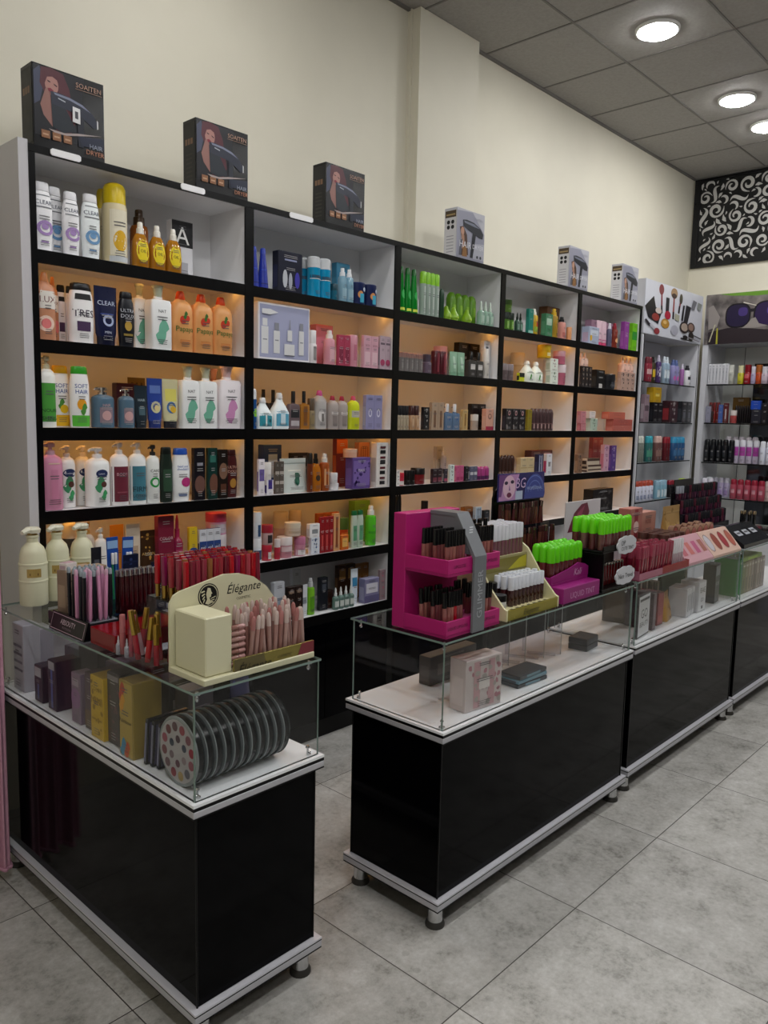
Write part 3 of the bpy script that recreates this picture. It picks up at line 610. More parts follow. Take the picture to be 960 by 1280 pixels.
fill(0, 3, [
 ('pump',1,50,80,553,'#d58fae','#c9a0ae','clear pink pump bottle, left end',['L|#c97f9f|.1|.6|.3','L|#d8b8a8|.68|.70|.5'],{'rough':.12}),
 ('pump',1,112,143,559,'#e4e6e6','#e6e6e8','white lotion bottle with green leaf, front of three',VAS,{'wmax':.1}),
 ('pump',1,77,98,557,'#e0e0e0','#ddd6d2','white lotion bottle with green leaf, leftmost of three',VAS,{'y':.01}),
 ('pump',1,97,118,557,'#e0e0e0','#ddd6d2','white lotion bottle with green leaf, middle of three',VAS,{'y':.02}),
 ('pump',1,142,165,553,'#e2dfe0','#d9d2d0','white pump bottle with burgundy label',['L|#6b2436|.06|.62|.98','T|#c9a0a8|.5|.05|BODY','L|#8f4a58|.2|.22|.6'],{}),
 ('pump',1,165,187,553,'#e2e4e4','#ddd6d0','white pump bottle with teal label',['L|#3f7a8c|.06|.62|.98','T|#16333f|.25|.09|FIRM','T|#16333f|.14|.09|LOTION'],{}),
 ('pump',1,186,203,556,'#dfe2e0','#2a2a2a','white pump bottle with green ring and black pump',['R|#2f9a4a|.36|.09|0|1','T|#2a2f2a|.56|.05|CARE'],{}),
 ('flip',1,202,218,559,'#1d2a22','#141a16','dark green shampoo bottle behind the row',['L|#2c4a36|.2|.6|.7'],{}),
 ('wave',1,217,241,560,'#e3e5ea','#2a56b8','white shampoo bottle with blue cap and pink flash',['T|#3b62b0|.66|.045|head and','T|#3b62b0|.61|.045|shoulders','O|#b8327a|.36|.09|.18|1.2','L|#7a8fb8|.1|.14|.5'],{}),
 ('box',1,239,257,560,'#15131a','#2b2730','black hair dye carton with brown picture',['O|#6b4a42|.3|.17|0|.7','L|#8f8f9a|.66|.72|.5'],{}),
 ('box',1,257,272,560,'#12332f','#1d4a44','dark teal hair dye carton',['L|#2c6a5f|.72|.86|.6','O|#6b4638|.3|.2|.1|.5'],{}),
 ('box',1,270,285,562,'#1c1512','#33251d','dark brown hair dye carton',['O|#7a5a48|.56|.17|0|.6','L|#54301f|.12|.3|.6'],{}),
 ('wave',1,284,299,562,'#4a1a1a','#3a1515','dark red shampoo bottle, right end',['T|#c9a08f|.64|.06|ULTRA','T|#c9a08f|.55|.06|DOUX','O|#b08038|.3|.1|0|.8'],{}),
])
fill(0, 4, [
 ('pump',1,104,122,653,'#c9b9a8','#c9964f','beige lotion bottle with amber pump',['T|#4a3a35|.5|.08|CARE'],{'y':.01}),
 ('pump',1,121,137,660,'#dddbd8','#e4e2de','white pump bottle beside the blue toothbrush packs',[],{'y':.01}),
 ('tube',1,160,179,655,'#d9cbb8','#e0d4c4','cream tube standing behind the toothbrush packs',['L|#b8a088|.4|.6|.6'],{'y':.03}),
 ('pouch',1,177,196,663,'#3a2413','#5a3a1c','brown and gold foil pouch',['D|#b58a3f|9','T|#d0a860|.5|.1|ARGAN'],{'y':.02}),
 ('box',1,193,218,645,'#7a1f38','#8f2f48','tall maroon carton with white lettering',['T|#d9b0b8|.62|.08|COLOR'],{'y':.01}),
 ('drop',1,218,233,644,'#8f1d47','#a82a52','dark pink bottle with red top',['L|#b04a6a|.2|.4|.6'],{'y':.01}),
 ('box',1,234,247,659,'#d8b82a','#c9a820','yellow carton with blue oval',['O|#23407f|.4|.14|0|1'],{'y':.02}),
 ('box',3,247,276,661,'#c9ccd4','#26345c','white and navy carton right of yellow one',['L|#2c4788|.4|.7|1','T|#dfe4f0|.55|.09|gel'],{'y':.02}),
 ('jar',1,264,291,668,'#d8a0bf','#d9d3d8','lower jar of the pink and white pair, right end',['L|#c95f95|.1|.5|.9'],{'y':.02,'dmax':.09}),
 ('jar',1,264,291,641,'#d8a0bf','#b83a5a','upper jar with red lid, on the pink and white pair',['L|#c9c0cc|.1|.5|.9'],{'on':1,'y':.02,'dmax':.09}),
 ('aero',1,82,103,652,'#3a3a3a','#d9d0c0','dark bottle behind the cream pump bottles',[],{'y':.05}),
 ('tube',1,140,158,656,'#c98a3a','#d9a050','amber tube behind the toothbrush packs',[],{'y':.1}),
])
# ---------------------------------------------------------------- second bay
fill(1, 0, [
 ('cone',2,314,340,309,'#1d2f96','#24389f','tapered cobalt blue bottle',['L|#16246f|.1|.13|.8','L|#2c4ac0|.45|.47|.8'],{}),
 ('box',1,340,378,315,'#171a2c','#23284a','navy gift carton with silver tubes pictured',['O|#b8bcc4|.34|.22|-.22|.35','O|#a4a8b4|.3|.2|.0|.3','O|#3a34a0|.34|.2|.28|.4','L|#8f96b8|.78|.82|.5'],{'r':.3,'y':.02}),
 ('cyl',2,389,419,322,'#1789b4','#c9ccd0','turquoise bottle with white cap, in front',['L|#12506e|.46|.54|.96','L|#d9e4ea|.44|.455|.96'],{'rough':.12}),
 ('cyl',1,376,391,322,'#1789b4','#c9ccd0','turquoise bottle with white cap, left end of three',['L|#12506e|.46|.54|.96'],{'rough':.12,'y':.01}),
 ('jar',1,416,425,355,'#155a70','#123c4a','small dark turquoise jar beside the turquoise bottles',[],{}),
 ('spray',2,426,446,336,'#7ea4b8','#e4e6ea','clear spray bottle with white nozzle',['L|#8fb0c0|.1|.4|.7'],{'rough':.1}),
 ('can',2,443,478,355,'#1b2550','#2c3a72','navy can with orange and turquoise picture',['O|#c98a4f|.45|.17|-.1|.8','L|#3aa0c0|.1|.5|.3','O|#b8c4d8|.7|.1|.2|1'],{}),
 ('box',1,414,437,329,'#3c86a8','#4f98b8','sky blue carton behind the spray bottles',[],{'y':.13}),
])
GIFT = ['L|#aeb2cf|.03|.97|.95','L|#dcdfe8|.72|.86|.3']
fill(1, 1, [
 ('box',1,316,387,381,'#d8d6da','#b9bacd','lavender gift set box with white skincare bottles, standing upright',['L|#a5a9c8|.035|.965|.95'],{'nm':'gift_set_box','r':.12,'flap':0,'wmax':.34}),
 ('found',1,388,399,413,'#c9c6c8','#d4d2d4','white bottle with silver cap beside gift set box',['L|#8f8a8a|.1|.5|.5'],{}),
 ('spray',1,409,424,413,'#cf8f9e','#e6dfe0','pink foam pump bottle with white top',['L|#d9aab4|.1|.5|.6'],{}),
 ('box',2,420,438,419,'#a83c58','#b84f68','dark pink carton beside foam pump bottle',['L|#7d2440|.1|.6|.7','D|#d98aa0|5'],{}),
 ('can',1,437,452,419,'#c98a9a','#d09aa6','pink cylinder tin',['L|#b86a80|.2|.7|.3'],{}),
 ('box',2,451,473,420,'#cf9fae','#d9b0bc','pale pink carton right of the cylinder tin',['L|#dcb8c2|.1|.5|.7','T|#8f5a6a|.7|.07|SKIN'],{}),
 ('tube',1,469,478,421,'#c0768a','#b84f6a','thin pink tube between pale cartons',[],{}),
 ('box',2,476,492,421,'#b8a2ae','#8f8a96','grey pink carton, right end',['L|#6a5a66|.74|.8|.8','O|#a83c62|.2|.1|0|1'],{}),
 ('box',1,387,416,406,'#c97a90','#b8687f','large pink carton behind the white bottle',[],{'y':.11}),
])
fill(1, 2, [
 ('aero',1,316,323,486,'#1d4f8a','#dfe2e6','blue bottle with white cap, cut by left edge',['O|#8fd03a|.4|.1|0|1'],{}),
 ('jug',1,322,344,497,'#dbe3e8','#e6e8ea','white bulb bottle with teal label, left of pair',['L|#2f8fa0|.08|.48|.98','L|#dfe8ea|.1|.46|.1','O|#14505c|.26|.06|.25|.7'],{}),
 ('jug',1,343,365,491,'#dbe3e8','#e6e8ea','white bulb bottle with pale blue label, right of pair',['L|#5aa6c4|.08|.48|.98','L|#cfe4ee|.12|.42|.3'],{}),
 ('perfume',1,362,376,489,'#6a5a5e','#141416','clear square bottle with black cap and dark label',['L|#26262a|.3|.5|.8','L|#b8b0b4|.08|.22|.8'],{'y':.01}),
 ('perfume',1,376,388,489,'#a06a2c','#141416','amber square bottle with black cap',['L|#7a4a1c|.1|.6|.4'],{'rough':.12}),
 ('found',1,387,396,498,'#8a7a5a','#5a4a3a','small amber bottle next to pink-topped bottle',[],{'y':.02}),
 ('papaya',1,395,412,488,'#b4b0ae','#d65a9a','clear bottle with round pink cap',['O|#e0dcda|.35|.16|-.1|.6','L|#6f6a68|.2|.4|.2'],{'rough':.1}),
 ('papaya',2,412,438,495,'#aaa09c','#a82c48','clear bottle with crimson cap',['L|#8a7f7c|.1|.4|.5','L|#d8d0cc|.44|.52|.7'],{'rough':.1}),
 ('papaya',1,438,453,495,'#c9d42c','#c94a6a','bottle of yellow-green liquid with pink cap',['L|#b8b4a8|.36|.56|.98'],{'rough':.1}),
 ('box',2,453,478,494,'#8f8cb4','#a4a2c4','lavender carton with a white ring',['R|#d8d6e8|.48|.12|0|.6','L|#7a78a4|.86|.92|.6'],{}),
 ('perfume',2,325,350,487,'#2a2422','#17171a','dark perfume bottle behind the white bulb bottles',[],{'y':.12}),
])
fill(1, 3, [
 ('box',1,321,331,574,'#d9d4da','#8a7ab0','white and purple carton, left end',['L|#6a5a9c|.4|.72|.8'],{}),
 ('box',1,331,342,600,'#d9d6dc','#3a2c7a','small white box with purple corner',['L|#3f2f8a|.4|1.0|.6'],{}),
 ('jar',1,331,343,578,'#dcd8d6','#e4e2e0','white jar standing on the small box',[],{'on':1}),
 ('box',2,342,355,577,'#5a524c','#8a8078','grey brown carton beside the foil pouch',['L|#b0a8a0|.3|.4|.9','L|#b0a8a0|.6|.7|.9'],{'y':.02}),
 ('pouch',1,354,388,573,'#c2cbc8','#a9b4b0','silver white foil pouch with green emblem',['F|#1f5a48|.42|.22|.05','O|#2a6a55|.3|.08|.05|.6','L|#dfe6e2|.62|.66|.5'],{'rough':.25}),
 ('cyl',1,386,393,566,'#6a2f16','#1a1614','slim dark brown bottle with black cap',[],{}),
 ('oil',1,391,405,567,'#b0661a','#14110f','amber serum bottle with black pump',['O|#3a2a1c|.36|.08|0|1'],{'rough':.1}),
 ('spray',1,403,416,567,'#9a4a1a','#e2e0dc','rust brown bottle with white pump',['V|#d9a070|2|.15|.6'],{}),
 ('jar',1,415,428,604,'#d4d4d8','#dcdce0','lower of two stacked white jars',[],{}),
 ('jar',1,415,426,591,'#d4d4d8','#dcdce0','upper of two stacked white jars',[],{'on':1}),
 ('box',1,431,463,572,'#5c4688','#6a5498','purple carton with patterned front',['L|#7a62a8|.1|.9|.9','D|#3f2c6a|14','T|#c0b0dc|.6|.1|MASK'],{}),
 ('jar',1,435,453,561,'#d9a890','#e0b8a0','peach jar standing on the purple carton',[],{'on':1}),
 ('box',1,466,488,553,'#d4cfcb','#bfb8b4','tall white carton with column of black squares',['L|#16161a|.06|.14|.45','L|#5a1a24|.18|.23|.45','L|#16161a|.29|.37|.45','L|#5a1a24|.41|.46|.45','L|#16161a|.52|.60|.45','L|#5a1a24|.64|.69|.45','L|#16161a|.75|.83|.45','L|#5a1a24|.87|.92|.45'],{'r':.5}),
 ('box',1,322,352,556,'#2c3f6a','#8fa4c0','navy and photo carton leaning at back left',['L|#b0c0d4|.3|.8|.5'],{'y':.12}),
 ('box',2,360,386,566,'#2a2420','#4a423c','dark carton behind the foil pouch',[],{'y':.12}),
 ('box',1,415,434,549,'#7a2c2c','#b0542c','maroon and orange carton at the back',['L|#c0602c|.7|1.0|1'],{'y':.13}),
 ('box',1,449,468,553,'#c98a6a','#d09a7c','orange pink carton behind the purple carton',['V|#a86a4a|4|.1|.9'],{'y':.13}),
])
fill(1, 4, [
 ('jar',1,318,331,673,'#cfd4da','#e0e2e6','white and navy jar, bottom of the left stack',['L|#2c4a72|.1|.5|.9'],{}),
 ('jar',1,318,331,640,'#cfd4da','#e0e2e6','tall white and navy jar on the left stack',['L|#2c4a72|.08|.52|.35'],{'on':1}),
 ('jar',1,331,344,681,'#b83446','#b02a3c','red and white jar, bottom of the red pair',['L|#dcd4d4|.1|.55|.4'],{}),
 ('jar',1,331,346,656,'#c9a8a8','#9c2434','red jar with white label on the red pair',['L|#2a2426|.1|.5|.5'],{'on':1}),
 ('jar',1,345,353,674,'#b83446','#d9d0d0','small red jar with white lid',[],{}),
 ('jar',1,352,372,671,'#c98a98','#d8cfcf','pink jar with white lid, in front',['L|#d8c0c4|.3|.55|.95'],{'r':1}),
 ('jar',1,362,383,653,'#c9b8a8','#d4c8b4','cream jar standing on the front jar',['L|#b8a490|.2|.4|.9'],{'on':1}),
 ('jar',1,372,387,671,'#c98a9f','#b8708f','pink striped jar right of the front jar',['L|#dcd4d6|.05|.32|.97'],{}),
 ('box',1,385,400,672,'#c9cfd8','#dfe2e6','white and blue box under other white boxes',['D|#4a6aa0|8'],{}),
 ('box',1,383,400,655,'#d9d9da','#cfd0d2','white box resting on white and blue box',['L|#8f9498|.3|.6|.6'],{'on':1}),
 ('box',3,398,417,646,'#8f1c22','#a82c30','red carton of the row of three',['T|#d9a0a0|.6|.06|KIT','V|#c04a48|1|.1|.5'],{}),
 ('box',1,414,425,642,'#d09a6a','#d9a878','peach carton beside the red ones',['V|#8f4a2a|1|.1|.9'],{}),
 ('box',1,424,436,669,'#c9641c','#d07a2c','long orange box lying in front of the orange jar',['L|#e0b060|.2|.8|.7'],{'r':.3}),
 ('jar',1,425,441,647,'#c9481a','#4f6a2c','orange jar with green lid',['L|#e07a3a|.2|.5|.8'],{'y':.05}),
 ('flip',2,440,456,638,'#b9c9b8','#1f6a3c','white bottle with dark green cap',['L|#5a9a72|.2|.6|.6'],{}),
 ('spray',1,461,475,632,'#52b82a','#e6e8e4','lime green bottle with white pump, right end',['L|#3a9a1c|.3|.36|.9'],{'rough':.15}),
 ('box',1,436,463,626,'#6f9a2e','#84ac42','tall green carton at the back right',[],{'y':.12}),
 ('jar',1,347,366,640,'#b89a8f','#c9b89c','cream jar at the back of the shelf',[],{'y':.13}),
 ('jar',1,366,382,638,'#c0a890','#cdbca4','beige jar at the back beside cream one',[],{'y':.13}),
 ('box',3,393,424,641,'#b8602c','#c9783c','orange carton at the back behind red ones',[],{'y':.13}),
])
fill(1, 5, [
 ('box',1,338,356,728,'#b8bcc4','#d0d3d8','white carton with grey print, left end',['L|#8f98a8|.3|.6|.7'],{}),
 ('box',2,356,379,733,'#241a18','#3a2c28','black and brown carton in front',['D|#7a5a4a|8','L|#8f7a6a|.8|.88|.6'],{}),
 ('tube',1,377,387,731,'#c9cdd2','#d9dce0','slim white tube',['L|#8f98a0|.4|.6|.6'],{}),
 ('spray',1,386,397,723,'#78b82c','#c9ccd0','lime bottle with clear white pump',['L|#5a9a1c|.1|.5|.7'],{}),
 ('box',1,396,410,722,'#1d1f26','#2c303a','dark carton beside the lime bottle',['L|#4a4f5a|.6|.8|.5'],{'y':.04}),
 ('jar',1,407,422,738,'#3a1a10','#26140e','dark brown jar',[],{}),
 ('drop',4,418,446,733,'#5f7a72','#d9dcdc','small dropper bottle with white bulb',['L|#c9d0cc|.12|.4|.8'],{}),
 ('tube',1,440,450,711,'#ccd6e0','#dfe6ee','white tube with blue band',['L|#3f8ab8|.5|.75|.7'],{'y':.02}),
 ('box',1,448,474,723,'#7d7a9c','#9a98b4','lavender box with white label',['L|#c9c8d4|.4|.8|.8','L|#5f5a82|.02|.3|1'],{}),
 ('box',1,473,483,712,'#8f7a80','#b0a0a4','pink print carton, right end',['D|#c04a6a|9'],{}),
 ('box',2,418,444,706,'#3a2416','#6a4a2c','brown carton at the back',['L|#8f6a3c|.6|.9|.7'],{'y':.12}),
 ('box',2,444,464,704,'#8a5a24','#a87434','amber carton at the back',[],{'y':.12}),
 ('box',1,362,376,712,'#c0c4c8','#d4d6da','white box at the back behind black cartons',[],{'y':.12}),
])
# ---------------------------------------------------------------- middle bay
fill(2, 0, [
 ('cone',3,499,527,335,'#0e7a26','#0a5a1a','tapered emerald green bottle',['L|#c9d94a|.04|.1|.8','O|#2aa84a|.4|.1|.1|.7'],{'rough':.12}),
 ('cyl',4,527,552,341,'#9aaaa0','#86c22c','tall clear tube with lime green cap',['L|#b4c0b8|.05|.66|.3'],{'rough':.12}),
 ('finger',1,551,558,361,'#23402c','#23402c','small dark green tube between clear tubes and pears',[],{}),
 ('pear',2,556,580,383,'#7ea81c','#7ea81c','short pear-shaped lime bottle, left pair',['O|#a8c83a|.25|.1|.1|1'],{}),
 ('pear',1,582,596,387,'#7ea81c','#7ea81c','short pear-shaped lime bottle beside the clear bottles',['O|#a8c83a|.25|.1|.1|1'],{}),
 ('finger',4,562,600,368,'#5f8f1f','#5f8f1f','tall rounded green tube behind the pear bottles',['L|#86b03a|.3|.6|.4'],{'y':.06}),
 ('drop',3,600,621,377,'#8fae9c','#c9d6cc','small clear green dropper bottle',['L|#a8c0b0|.1|.4|.6'],{'rough':.1}),
])
fill(2, 1, [
 ('cyl',5,499,532,441,'#75706f','#b08a84','grey roll-on with rose gold ball top',['L|#8f8a88|.1|.6|.3'],{'cmetal':.6}),
 ('found',1,532,543,443,'#6a5a6a','#4a3f4c','purple grey bottle beside the roll-ons',[],{}),
 ('can',2,543,562,439,'#4f1620','#6a2430','maroon can of the pair',['L|#7a2f3a|.1|.9|.3'],{}),
 ('tube',2,564,585,440,'#8fb49a','#7aa488','sage green tube',['L|#b0ccb8|.3|.8|.3'],{}),
 ('perfume',2,586,606,440,'#3a3836','#141414','black and silver perfume bottle',['L|#c9c6c4|.3|.5|.6'],{}),
 ('found',1,605,615,436,'#c4bfb8','#d8d4ce','white bottle beside the tall white carton',[],{}),
 ('box',1,612,624,428,'#d0cfd2','#b9b8bd','tall white carton with grey print, right end',['L|#55606a|.5|.85|.4'],{}),
 ('box',2,574,606,430,'#1b1715','#2c2622','black carton behind the sage green tubes',[],{'y':.12}),
 ('jar',1,548,566,433,'#c98a98','#d9a0ac','pink jar behind the maroon cans',[],{'y':.12}),
])
fill(2, 2, [
 ('found',4,496,513,507,'#a89a84','#17161a','foundation bottle with black cap, left end',[],{}),
 ('found',2,513,527,507,'#b08a68','#3a1c1c','foundation bottle with dark red cap',['L|#c9a888|.1|.5|.4'],{}),
 ('box',1,526,537,509,'#16151a','#2a2830','black carton with white squiggle print',['D|#b8b4b0|6'],{}),
 ('box',2,536,555,503,'#a8907a','#b8a48f','tan carton with bottle picture',['L|#7a5a44|.1|.7|.35'],{}),
 ('perfume',2,556,576,505,'#5a7290','#d4d6da','clear blue perfume bottle',['D|#2c4a88|6'],{'rough':.1}),
 ('box',1,575,585,512,'#c0a06a','#cfb484','gold carton beside the blue perfumes',['L|#8f6a34|.2|.8|.3'],{}),
 ('jar',1,592,602,518,'#a89a8f','#d0ccc6','small white jar in front',[],{}),
 ('box',1,602,617,511,'#d4a08c','#dcb09e','peach carton with dark letter and red foot',['T|#4a2a24|.65|.28|O','L|#a82c4a|.0|.18|1'],{}),
 ('box',2,585,608,505,'#171416','#2c282a','black carton behind the small jar',['L|#5a5450|.3|.4|.6'],{'y':.06}),
])
fill(2, 3, [
 ('box',1,494,500,588,'#d8d6d4','#b8b4b0','small white carton, left end',['D|#6a5a5a|6'],{}),
 ('jar',1,499,509,591,'#c9344a','#b82a3c','red jar with white foot',['L|#dcd6d4|.05|.35|.9'],{}),
 ('jar',2,508,522,588,'#1a1614','#141214','black powder jar',[],{}),
 ('jar',1,520,538,585,'#7a1c20','#191516','wide red jar with black lid',[],{}),
 ('box',2,538,553,586,'#2a1c22','#43303a','dark plum carton',['L|#7a3a4a|.1|.4|.8'],{}),
 ('box',1,553,560,586,'#35303a','#8f8a90','grey and pink carton beside the plum ones',['L|#b04a6a|.1|.3|.9'],{}),
 ('spray',1,553,561,560,'#a4a2ac','#dcdce0','white pump bottle standing taller at the back',[],{'y':.12}),
 ('box',1,560,568,581,'#c4d0cc','#d4dcd8','pale mint carton with print',['D|#3a3a3a|5'],{}),
 ('box',2,568,580,582,'#c25a84','#d07a9c','pink carton right of the mint one',['L|#a83a68|.1|.3|.8'],{}),
 ('box',1,579,586,583,'#1d1a20','#332f36','black carton right of the pink ones',[],{}),
 ('box',2,585,597,583,'#5a5a72','#c9c9d4','grey blue carton with white label',['L|#c9c9d0|.4|.6|.8'],{}),
 ('finger',3,596,615,583,'#a03c7a','#a03c7a','slim pink mascara tube, right end',['L|#4a1f4a|.05|.3|.9'],{}),
 ('box',1,541,553,558,'#b8b0a4','#c4bcb0','clear tall carton at the back beside the white pump',[],{'y':.13}),
])
fill(2, 4, [
 ('finger',2,495,503,617,'#101012','#101012','black hair brush handle standing at left end',[],{}),
 ('jar',1,529,538,626,'#1d1614','#17110f','dark round jar behind the pink stand',[],{}),
 ('box',1,575,591,634,'#8a5424','#5a3216','brown carton with orange top',['L|#4a2410|.05|.8|1'],{'y':.02}),
 ('box',1,590,602,634,'#b4c0cc','#9aa8b8','silver blue striped carton',['V|#6a7a8f|3|.05|.95'],{}),
 ('box',1,601,612,638,'#17181c','#24262c','black carton at the right end',['L|#33363e|.2|.8|.6'],{}),
])
# ---------------------------------------------------------------- fourth bay
fill(3, 0, [
 ('jar',2,631,647,391,'#4f7a2c','#16221a','olive green jar in lower pair',['L|#86b05a|.1|.5|.5'],{'wmax':.07}),
 ('jar',1,631,647,375,'#4a6a22','#2c4416','olive green jar topping the pair at left',[],{'on':1,'wmax':.09}),
 ('drop',2,646,657,391,'#2a4a3a','#14201a','dark green dropper bottle with black top',['L|#6a8a78|.1|.4|.7'],{}),
 ('box',1,657,667,386,'#1f7a6a','#2f8a7a','teal carton with pale stripe',['L|#8fc4b4|.02|.12|1'],{}),
 ('spray',1,666,677,386,'#c9a02a','#e4e2d4','golden bottle with white spray top',['L|#8fae3a|.1|.3|.8','L|#b0341f|.3|.5|.3'],{}),
 ('box',1,676,691,392,'#3f7a56','#56906c','green carton with white label',['L|#a8c4b0|.5|.8|.7','T|#1f4a30|.3|.1|TEA'],{}),
 ('spray',1,691,702,386,'#a8842a','#d0a82a','gold bottle with yellow top',['D|#4f6a24|6'],{}),
 ('spray',1,701,712,396,'#cf8f84','#17171a','rose pink bottle with black spray top',['L|#b86a62|.1|.3|.6'],{}),
 ('can',1,711,718,409,'#d99a6a','#d9a87c','peach can at the right end',[],{}),
 ('box',1,676,702,384,'#5a3a1f','#7a542c','brown carton behind the green one',[],{'y':.12}),
])
fill(3, 1, [
 ('jar',2,628,647,455,'#6a5c5e','#8f8486','clear jar with grey lid, left end',[],{}),
 ('box',1,646,656,466,'#c9d02a','#17201a','black and yellow carton',['L|#17201a|.5|1.0|1'],{}),
 ('jug',2,656,683,452,'#dfe4da','#e4e6e0','white rounded jug with green leaf label',['F|#4a9a3c|.26|.14|0','L|#b0c8a8|.44|.47|.8'],{}),
 ('box',1,682,698,464,'#d4d9cf','#b8c4b0','white carton with green leaves under another',['D|#3f7a34|9'],{}),
 ('box',1,682,698,448,'#d4d9cf','#b8c4b0','upper white carton with red fruit print',['D|#9c3a2c|9'],{'on':1}),
 ('jar',1,679,697,431,'#d4a81c','#d9b42a','yellow jar on top of the white cartons',['L|#e8d8a0|.15|.4|.5'],{'on':1}),
 ('jar',1,698,714,456,'#b8647a','#d8c8cc','lower pink jar with flower print',['D|#7a2f4a|7'],{}),
 ('jar',1,698,714,439,'#b8647a','#cf9aa6','upper pink jar on its twin',[],{'on':1}),
 ('jar',1,645,663,441,'#b89a72','#d4bc98','amber jar behind the white jugs',[],{'y':.12}),
])
fill(3, 2, [
 ('box',3,627,657,511,'#1f1c20','#35303a','black carton with a pink circle',['R|#d9a0a0|.8|.11|0|.8','D|#8a8482|5'],{}),
 ('box',1,656,665,512,'#8a7a24','#9c8c34','olive carton beside the black ones',[],{}),
 ('finger',6,664,695,511,'#4f3a3c','#4f3a3c','brown lip pencil tube standing in a tray',['L|#7a5a5a|.3|.34|.9','L|#a88a86|.1|.3|.4'],{}),
])
fill(3, 3, [
 ('finger',5,622,646,569,'#3f2822','#3f2822','dark brown mascara tube',['L|#7a6058|.1|.3|.8'],{}),
 ('box',2,645,668,572,'#cdb890','#d8c8a4','cream carton of the standing pair',['L|#b89c70|.45|.5|.9'],{}),
 ('box',1,668,679,568,'#23284a','#3a3f6a','navy carton with white edge',['V|#a8acc4|2|.05|.95'],{}),
 ('box',1,679,690,567,'#d4d4d8','#c04a7a','white carton with pink top',['L|#8f8a8c|.4|.6|.4'],{}),
 ('box',2,655,690,563,'#5a3c44','#a83a68','maroon carton behind the cream ones',[],{'y':.12}),
])
fill(3, 4, [
 ('box',1,619,633,629,'#d9cfc2','#c9bcae','cream carton with orange framed picture',['L|#b8581c|.2|.75|.75','O|#e8b080|.5|.07|.05|1'],{}),
])
# ---------------------------------------------------------------- fifth bay
fill(4, 0, [
 ('box',1,727,749,408,'#a9b2c8','#b8a0b4','blue white carton with sunflower corner',['O|#d9a820|.35|.18|-.3|.7','L|#c9d0de|.5|.8|.8'],{}),
 ('tube',2,747,762,401,'#d4b4c0','#c2486e','white tube with pink cap',['L|#b8708f|.2|.26|.9'],{}),
 ('spray',1,761,768,404,'#5a5a72','#dcdce4','grey bottle with white top',[],{}),
 ('spray',1,767,776,404,'#7a2c1f','#8f1c2c','brown bottle with red top',['O|#d9a070|.3|.1|0|1'],{}),
 ('box',1,775,786,402,'#8a3f8f','#a05aa4','purple carton beside the red topped bottle',['T|#d9b0dc|.5|.08|SPA'],{}),
 ('box',1,785,796,404,'#6fb81c','#84c838','lime green carton',['L|#2a8a2c|.4|.7|1'],{}),
 ('tube',1,795,801,407,'#dfe4e0','#2f8a4a','white tube with green stripe, right end',['L|#2f9a4f|.2|.6|.4'],{}),
 ('box',3,730,770,402,'#b890a8','#c4a0b4','mauve carton at the back',[],{'y':.13}),
])
fill(4, 1, [
 ('box',3,724,740,458,'#2a2424','#443a38','leopard print carton under the pink jars',['D|#c0a890|10'],{}),
 ('drop',2,726,740,441,'#d8b4a4','#dcbcae','pale pink bottle on the leopard cartons',[],{'on':1}),
 ('box',1,738,756,462,'#1b1a1a','#343230','black box with white corner',['L|#c9c6c2|.02|.25|.4'],{}),
 ('jar',1,758,778,468,'#17181c','#1f2026','wide black jar',['L|#3a3c44|.1|.5|.4'],{}),
 ('box',3,776,798,466,'#b8988a','#c9a898','rose leopard print carton, right end',['D|#3a2a28|10'],{}),
 ('drop',3,777,797,447,'#d9b0a0','#dcbcae','pale pink bottle on the rose cartons',[],{'on':1}),
])
fill(4, 2, [
 ('box',1,721,733,529,'#b86a74','#c47a84','rose box, bottom of left stack',['V|#d9a0a4|3|.1|.9'],{'dmax':.05}),
 ('box',1,721,733,514,'#c9848c','#d0949a','rose box, top of left stack',[],{'on':1,'dmax':.05}),
 ('box',1,732,747,523,'#b4c4b4','#c4cfc0','pale green print box in the low row',['D|#3f6a4a|8'],{'dmax':.06}),
 ('box',1,732,745,514,'#cfc4c0','#d8cfca','white box on the pale green print box',[],{'on':1,'dmax':.05}),
 ('box',1,750,791,532,'#b8685c','#c4786c','salmon box, bottom of the wide stack',['D|#dca090|8'],{'dmax':.06,'r':.3}),
 ('box',1,750,791,524,'#b05a50','#c06c60','salmon box, middle of the wide stack',['D|#dca090|8'],{'on':1,'dmax':.06,'r':.3}),
 ('box',1,752,782,515,'#c26a58','#cc7c6c','salmon box, top of the wide stack',[],{'on':1,'dmax':.06,'r':.3}),
])
fill(4, 3, [
 ('box',1,718,728,568,'#8a6a54','#a48468','leopard print carton at left end',['D|#2a1a14|9'],{}),
 ('box',1,726,752,588,'#c9b8a4','#3a2a24','striped flat box, bottom of the stack',['L|#4a342c|.6|1|1'],{'r':.3,'dmax':.06}),
 ('box',1,726,752,581,'#c9b8a4','#3a2a24','striped flat box, middle of the stack',['L|#4a342c|.6|1|1'],{'on':1,'r':.3,'dmax':.06}),
 ('box',1,726,750,573,'#c9b8a4','#3a2a24','striped flat box, top of the stack',['L|#4a342c|.6|1|1'],{'on':1,'r':.3,'dmax':.06}),
 ('box',1,750,761,556,'#cda0b4','#c47a94','pale pink carton beside purple one',['D|#8a4a74|6'],{}),
 ('box',1,759,770,557,'#5a3f86','#7a5aa0','purple carton with white print',['D|#c9b0d8|7'],{}),
 ('box',2,735,753,547,'#8f4a58','#a86070','rose carton tilted at the back',[],{'y':.12}),
])
fill(4, 4, [
 ('box',1,716,766,612,'#1f1c1d','#2c2829','large black dotted box',['D|#4a4644|40'],{'r':.25}),
])
stock.lim = None
